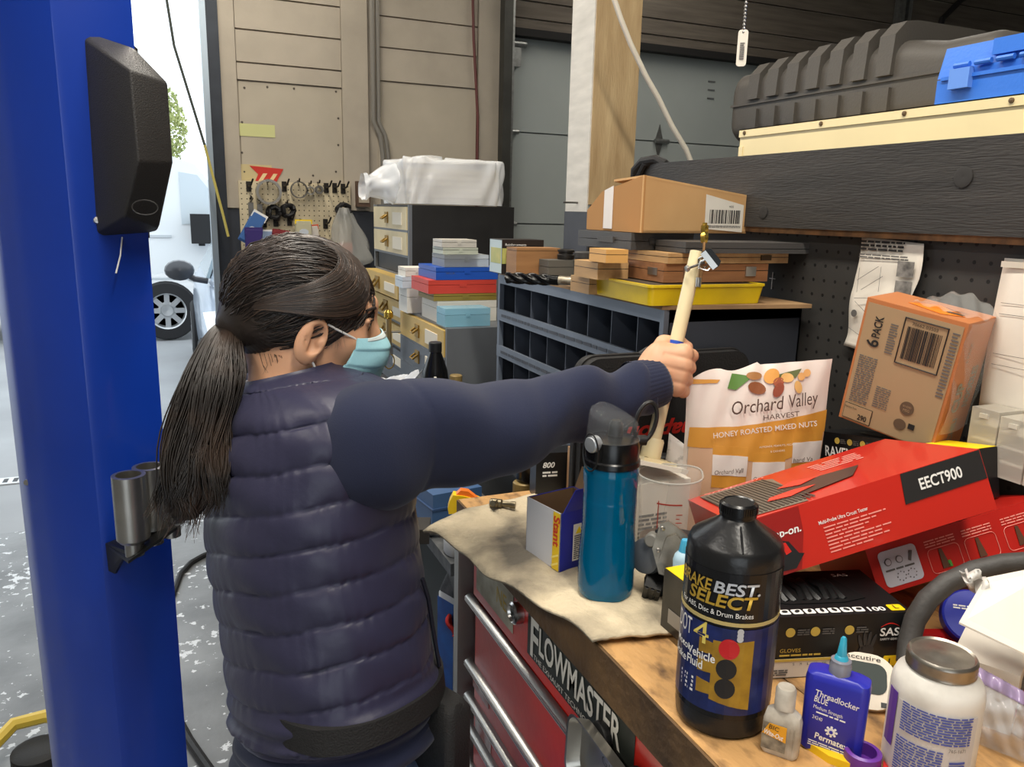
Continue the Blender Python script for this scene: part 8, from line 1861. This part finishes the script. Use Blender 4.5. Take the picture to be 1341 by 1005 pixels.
# side swept fringe over the brow and temple, following the skull
def sweep(dirs, offs, n=16):
    pts = []
    for j in range(n):
        t = j / (n - 1); Z = list(zip(dirs, offs))
        while len(Z) > 1: Z = [(x[0].lerp(y[0], t), x[1] + (y[1] - x[1]) * t) for x, y in zip(Z, Z[1:])]
        pts.append(HM @ ell_pt(Z[0][0], Z[0][1]) - PO)
    return pts
for k in range(800):
    s = -1 if k < 620 else 1; u_ = rnd.random() ** 0.8; w_ = rnd.gauss(0, 0.05); o_ = rnd.uniform(0.0, 0.006)
    dirs = [Vector((-0.25 + 0.65 * u_, s * 0.05 + w_, 0.95)), Vector((0.45 + 0.5 * u_, s * 0.25 + w_, 0.95 - 0.35 * u_)), Vector((0.75 + 0.42 * u_, s * (0.60 + w_), 0.55 - 0.85 * u_ + w_)), Vector((0.35 + 0.2 * u_, s * 1.0, 0.42 - 0.50 * u_ + w_)), Vector((-0.2, s * 1.05, 0.30 - 0.26 * u_)), Vector((-0.75, s * 0.55, -0.20))]
    (b2_ if k % 5 == 0 else b).tube(sweep(dirs, [0.001, 0.002 + 0.004 * u_, 0.002 + 0.009 * u_ + o_, 0.002 + 0.002 * u_ + o_, 0.002 + o_, 0.0]), [0.0005] + [0.0010] * 14 + [0.0004], 3, caps=False)
for k in range(26):                                    # wisps before the ear and on the nape
    if k < 12: p0 = Vector((0.028 + 0.012 * rnd.random(), -0.072, 0.012)); pts = [p0, p0 + Vector((0.002, -0.001, -0.018)), p0 + Vector((0.002 + 0.012 * rnd.random(), 0.004, -0.036 - 0.014 * rnd.random()))]
    else: p0 = Vector((-0.06 + 0.03 * rnd.random(), -0.060 - 0.005 * rnd.random(), -0.055)); pts = [p0, p0 + Vector((0.006, 0.004, -0.016)), p0 + Vector((0.018 * rnd.random(), 0.008, -0.03))]
    b.tube([HM @ v - PO for v in pts], [0.0004, 0.0003, 0.0001], 3, caps=False)
hair = b.done('hair', m_hair, pers, smooth=True)
b2_.done('highlight_strands', mat('hair_highlight', (74, 58, 48), 0.35, spec=0.7), hair, smooth=True)
pc_[0][:] = pc_[0] @ HR.T + np.array(HC - PO, f32)
link('hair_cap', np_mesh('hair_cap', [pc_]), m_hair, hair, True)
tw = HM @ TIE
B().tube([tw - PO + (hu * 0.014 * math.cos(a) + hl * 0.014 * math.sin(a)) + hf * 0.002 * math.sin(2 * a) for a in [2 * PI * k / 20 for k in range(20)]], 0.0042, 8, closed=True).done('hair_tie', mat('tie_black', (18, 18, 18), 0.8), hair)
B().tube([tw - PO - hf * 0.006 + (hu * 0.014 * math.cos(a) + hl * 0.014 * math.sin(a)) for a in [2 * PI * k / 20 for k in range(20)]], 0.0038, 8, closed=True).done('hair_tie', mat('tie_black', (0, 0, 0)), hair)
# ponytail: guide curve and strands
PT = [tw, dep(292, 443, 1.055), dep(281, 490, 1.03), dep(268, 550, 1.02), dep(256, 610, 1.01), dep(248, 655, 1.005), dep(240, 690, 1.0)]
PR = [0.012, 0.022, 0.036, 0.037, 0.036, 0.030, 0.012]
def curve(P_, t):
    x = t * (len(P_) - 1); i = min(int(x), len(P_) - 2); f = x - i; g = lambda j: P_[max(0, min(len(P_) - 1, j))]; a, b_, c, d = g(i - 1), g(i), g(i + 1), g(i + 2)
    return 0.5 * ((2 * b_) + (c - a) * f + (2 * a - 5 * b_ + 4 * c - d) * f * f + (3 * b_ - a - 3 * c + d) * f ** 3)
b = B(); n_ = 26; rg = []
for j in range(n_ + 1):
    t = j / n_; c = curve(PT, t * 0.93); r = curve(PR, t * 0.93) * 0.74
    rg.append([c - PO + sH * (r * (1 + 0.14 * math.sin(7 * a + 9 * t) + 0.08 * math.sin(13 * a - 6 * t)) * math.cos(a)) + vH * (0.6 * r * (1 + 0.1 * math.sin(9 * a)) * math.sin(a)) for a in [2 * PI * q / 36 for q in range(36)]])
b.loft(rg); b.done('ponytail_core', m_hair, hair, smooth=True)
b = B()
for lk_ in range(46):
    A_, R_, W1, W2, TL, SP = rnd.uniform(0, 2 * PI), rnd.uniform(0.5, 1.0) ** 0.6, rnd.uniform(0, 6), rnd.uniform(0, 6), rnd.uniform(0.74, 1.0), rnd.gauss(0, 0.012)
    for k in range(20):
        a = A_ + rnd.gauss(0, 0.16); rr = R_ + rnd.gauss(0, 0.07); tl = TL * rnd.uniform(0.93, 1.0); w1 = W1 + rnd.gauss(0, 0.25); spread = SP + rnd.gauss(0, 0.002); pts = []
        for j in range(16):
            t = j / 15 * tl; c = curve(PT, t); r = curve(PR, min(t, 0.9)) * rr; amp = 0.0085 * t
            pts.append(c - PO + sH * (r * math.cos(a) + amp * math.sin(13 * t + w1) + spread * t * t * 1.4) + vH * (0.62 * r * math.sin(a) + amp * 0.6 * math.sin(11 * t + W2)))
        b.tube(pts, [0.001] + [0.0012] * 11 + [0.0010, 0.0008, 0.0006, 0.0002], 3, caps=False)
for k in range(60):                                    # loose ends to the side
    a0 = curve(PT, 0.62) - PO + sH * rnd.uniform(-0.03, 0.03); e_ = dep(rnd.uniform(205, 262), rnd.uniform(655, 712), 1.0) - PO; m_ = a0.lerp(e_, 0.5) + sH * rnd.uniform(-0.012, 0.012)
    b.tube([a0, a0.lerp(m_, 0.5) + vH * 0.004, m_, m_.lerp(e_, 0.5) + sH * rnd.uniform(-0.004, 0.006), e_], [0.0011, 0.0010, 0.0009, 0.0007, 0.0002], 3, caps=False)
b.done('ponytail_strands', mat('brown_hair_ends', (30, 24, 20), 0.42, c2=(84, 62, 45), vscale=10, thr=(0.45, 0.8), spec=0.6), hair, smooth=True)

# ---- mask
m_mask = mat('pale_blue_mask', (150, 198, 208), 0.8, bump=0.05, bscale=300)
cen = [Vector((0.106, 0, -0.010)), Vector((0.118, 0, -0.032)), Vector((0.117, 0, -0.060)), Vector((0.104, 0, -0.090)), Vector((0.078, 0, -0.118))]
edg = [Vector((0.066, -0.058, -0.020)), Vector((0.064, -0.062, -0.036)), Vector((0.054, -0.062, -0.058)), Vector((0.044, -0.060, -0.078)), Vector((0.032, -0.056, -0.098))]
def maskf(u, v):
    s = 2 * u - 1; A = curve(edg, v); A = Vector((A.x, A.y * (1 if s < 0 else -1), A.z)); C_ = curve(cen, v); k = abs(s)
    p_ = C_.lerp(A, k); bul = 0.016 * math.sin(PI * k) ; y = (A.y) * (math.sin(k * PI / 2) ** 0.9)
    p_ = Vector((C_.x + (A.x - C_.x) * (1 - math.cos(k * PI / 2)) ** 0.95 + 0.004 * math.sin(PI * k), y, p_.z))
    pl = (v * 4) % 1; out = 0.0032 * (pl - 0.5) * (1 - 0.3 * k) + 0.0025 * math.sin(11 * v + 5 * s) * k * (1 - k) * 3
    n = Vector((0.7, s * 0.7, -0.1)).normalized()
    return HM @ (p_ + n * out) - PO
mk = B().grid(maskf, 60, 44, 0.0012).done('face_mask', m_mask, pers, smooth=True)
B().grid(lambda u, v: Vector(maskf(u, v * 0.09)) + (hf * 0.0012), 60, 4, 0.0008).done('mask_hem', mat('mask_hem', (206, 216, 214), 0.8), mk, smooth=True)
for v_ in (0.0, 1.0):
    for s in (0.0, 1.0):
        y = -1 if s == 0 else 1
        a = Vector(maskf(s, 0.03 if v_ == 0 else 0.96)); e_ = H(0.006, y * 0.080, 0.004 if v_ == 0 else -0.050) - PO; e2 = H(-0.006, y * 0.078, -0.004 if v_ == 0 else -0.040) - PO
        md = a.lerp(e_, 0.5) + hl * (y * 0.006); B().tube([a, md, e_, e2], 0.0016, 6).done('ear_loop', mat('loop_white', (228, 226, 222), 0.8), mk)

# ---- belt, hip bag, jeans, shoes
m_strap = mat('black_webbing', (26, 25, 25), 0.75, bump=0.3, bscale=400)
rg = []
def strapv(th): a_ = (math.degrees(th) + 180) % 360 - 180; return 3.15 - 0.45 * math.cos(math.radians(a_ - 40))
def strapo(th): a_ = (math.degrees(th) + 180) % 360 - 180; return 0.016 * min(1, max(0, (a_ + 75) / 30)) if a_ < 100 else 0.0
for w_, o in ((-0.30, 0.002), (-0.30, 0.021), (0.34, 0.021), (0.34, 0.002)):
    rg.append([tpoint(max(0.3, strapv(2 * PI * i / 120) + w_), 2 * PI * i / 120, o - 0.016 + strapo(2 * PI * i / 120)) - PO for i in range(120)])
b = B(); b.loft(rg + [rg[0]], caps=False); belt = b.done('waist_strap', m_strap, pers, smooth=0.7)
q = dep(568, 952, 1.09) - PO
Mb_ = T(*q) @ frame((0, 0, 0), fB, rB * -1, (0, 0, 1)) 
bag = B().loft([[Mb_ @ Vector((x, y, z)) for x, y in rrect(-0.022 - k, -0.055 - k, 0.024 + k, 0.055 + k, 0.012)] for z, k in ((-0.085, -0.012), (-0.075, 0.0), (0.045, 0.0), (0.058, -0.008))]).done('hip_bag', m_strap, pers, bevel=0, smooth=0.9)
B().tube([Mb_ @ Vector(v) for v in ((0.012, 0.044, 0.056), (0.016, 0.054, 0.03), (0.016, 0.057, -0.02), (0.014, 0.054, -0.07))], 0.0025, 6).done('zip', mat('zip_bronze', (120, 100, 70), 0.4, 0.8), bag)
B().box((-0.003, -0.003, -0.02), (0.003, 0.003, 0.0), Mb_ @ T(0.014, 0.058, -0.07)).done('zip_pull', M_STEEL, bag)
# vest pocket zip
B().tube([tpoint(v, math.radians(a_), 0.016) - PO for v, a_ in ((5.6, 28), (5.0, 33), (4.3, 38), (3.6, 42), (3.1, 44))], 0.003, 6).done('pocket_zip', mat('dark_zip', (22, 24, 36), 0.5), vest)
m_jean = mat('pale_denim', (112, 142, 184), 0.85, c2=(140, 168, 204), vscale=18, bump=0.2, bscale=300)
def jeans(P):
    d = s_ell(P, HIP + Vector((0, 0, 0.05)), (0.150, 0.150, 0.13))
    for h_, k_, a_ in ((hipR, knR, ankR), (hipL, knL, ankL)): d = smin(d, s_chain(P, [h_, k_, a_ - Vector((0, 0, 0.03))], [0.085, 0.066, 0.056], 0.03), 0.03)
    d = d + 0.003 * np.sin(40 * P[:, 2] + 20 * P[:, 0])
    return smax(smax(d, P[:, 2] - (TC[1].z + 0.045), 0.01), 0.055 - P[:, 2], 0.01)
pj = surf_nets(jeans, [PO.x - 0.25, PO.y - 0.30, 0.03], [PO.x + 0.30, PO.y + 0.32, TC[1].z + 0.08], 0.009); pj[0][:] -= np.array(PO, f32)
link('jeans', np_mesh('jeans', [pj]), m_jean, pers, True)
for F0 in (FR, FL_):
    def shoe(P): 
        d = smin(s_cap(P, F0 + Vector((0, 0, 0.06)) - fB * 0.02, F0 + Vector((0, 0, 0.04)) + fB * 0.13, 0.05, 0.038), s_cap(P, F0 + Vector((0, 0, 0.12)) - fB * 0.02, F0 + Vector((0, 0, 0.05)) - fB * 0.02, 0.045, 0.05), 0.03)
        return smax(d, 0.012 - P[:, 2], 0.004)
    v_, q_ = surf_nets(shoe, [F0.x - 0.22, F0.y - 0.22, 0.0], [F0.x + 0.24, F0.y + 0.22, 0.18], 0.006); v_ -= np.array(PO, f32)
    so = link('shoe', np_mesh('shoe', [(v_, q_)]), mat('dark_shoe', (40, 38, 38), 0.6), pers, True)
    B().prism([(F0.x - PO.x + fB.x * x + rB.x * y, F0.y - PO.y + fB.y * x + rB.y * y) for x, y in rrect(-0.075, -0.045, 0.172, 0.045, 0.04)], 0.0, 0.014).done('sole', mat('sole', (210, 206, 198), 0.7), so)
flush_texts()
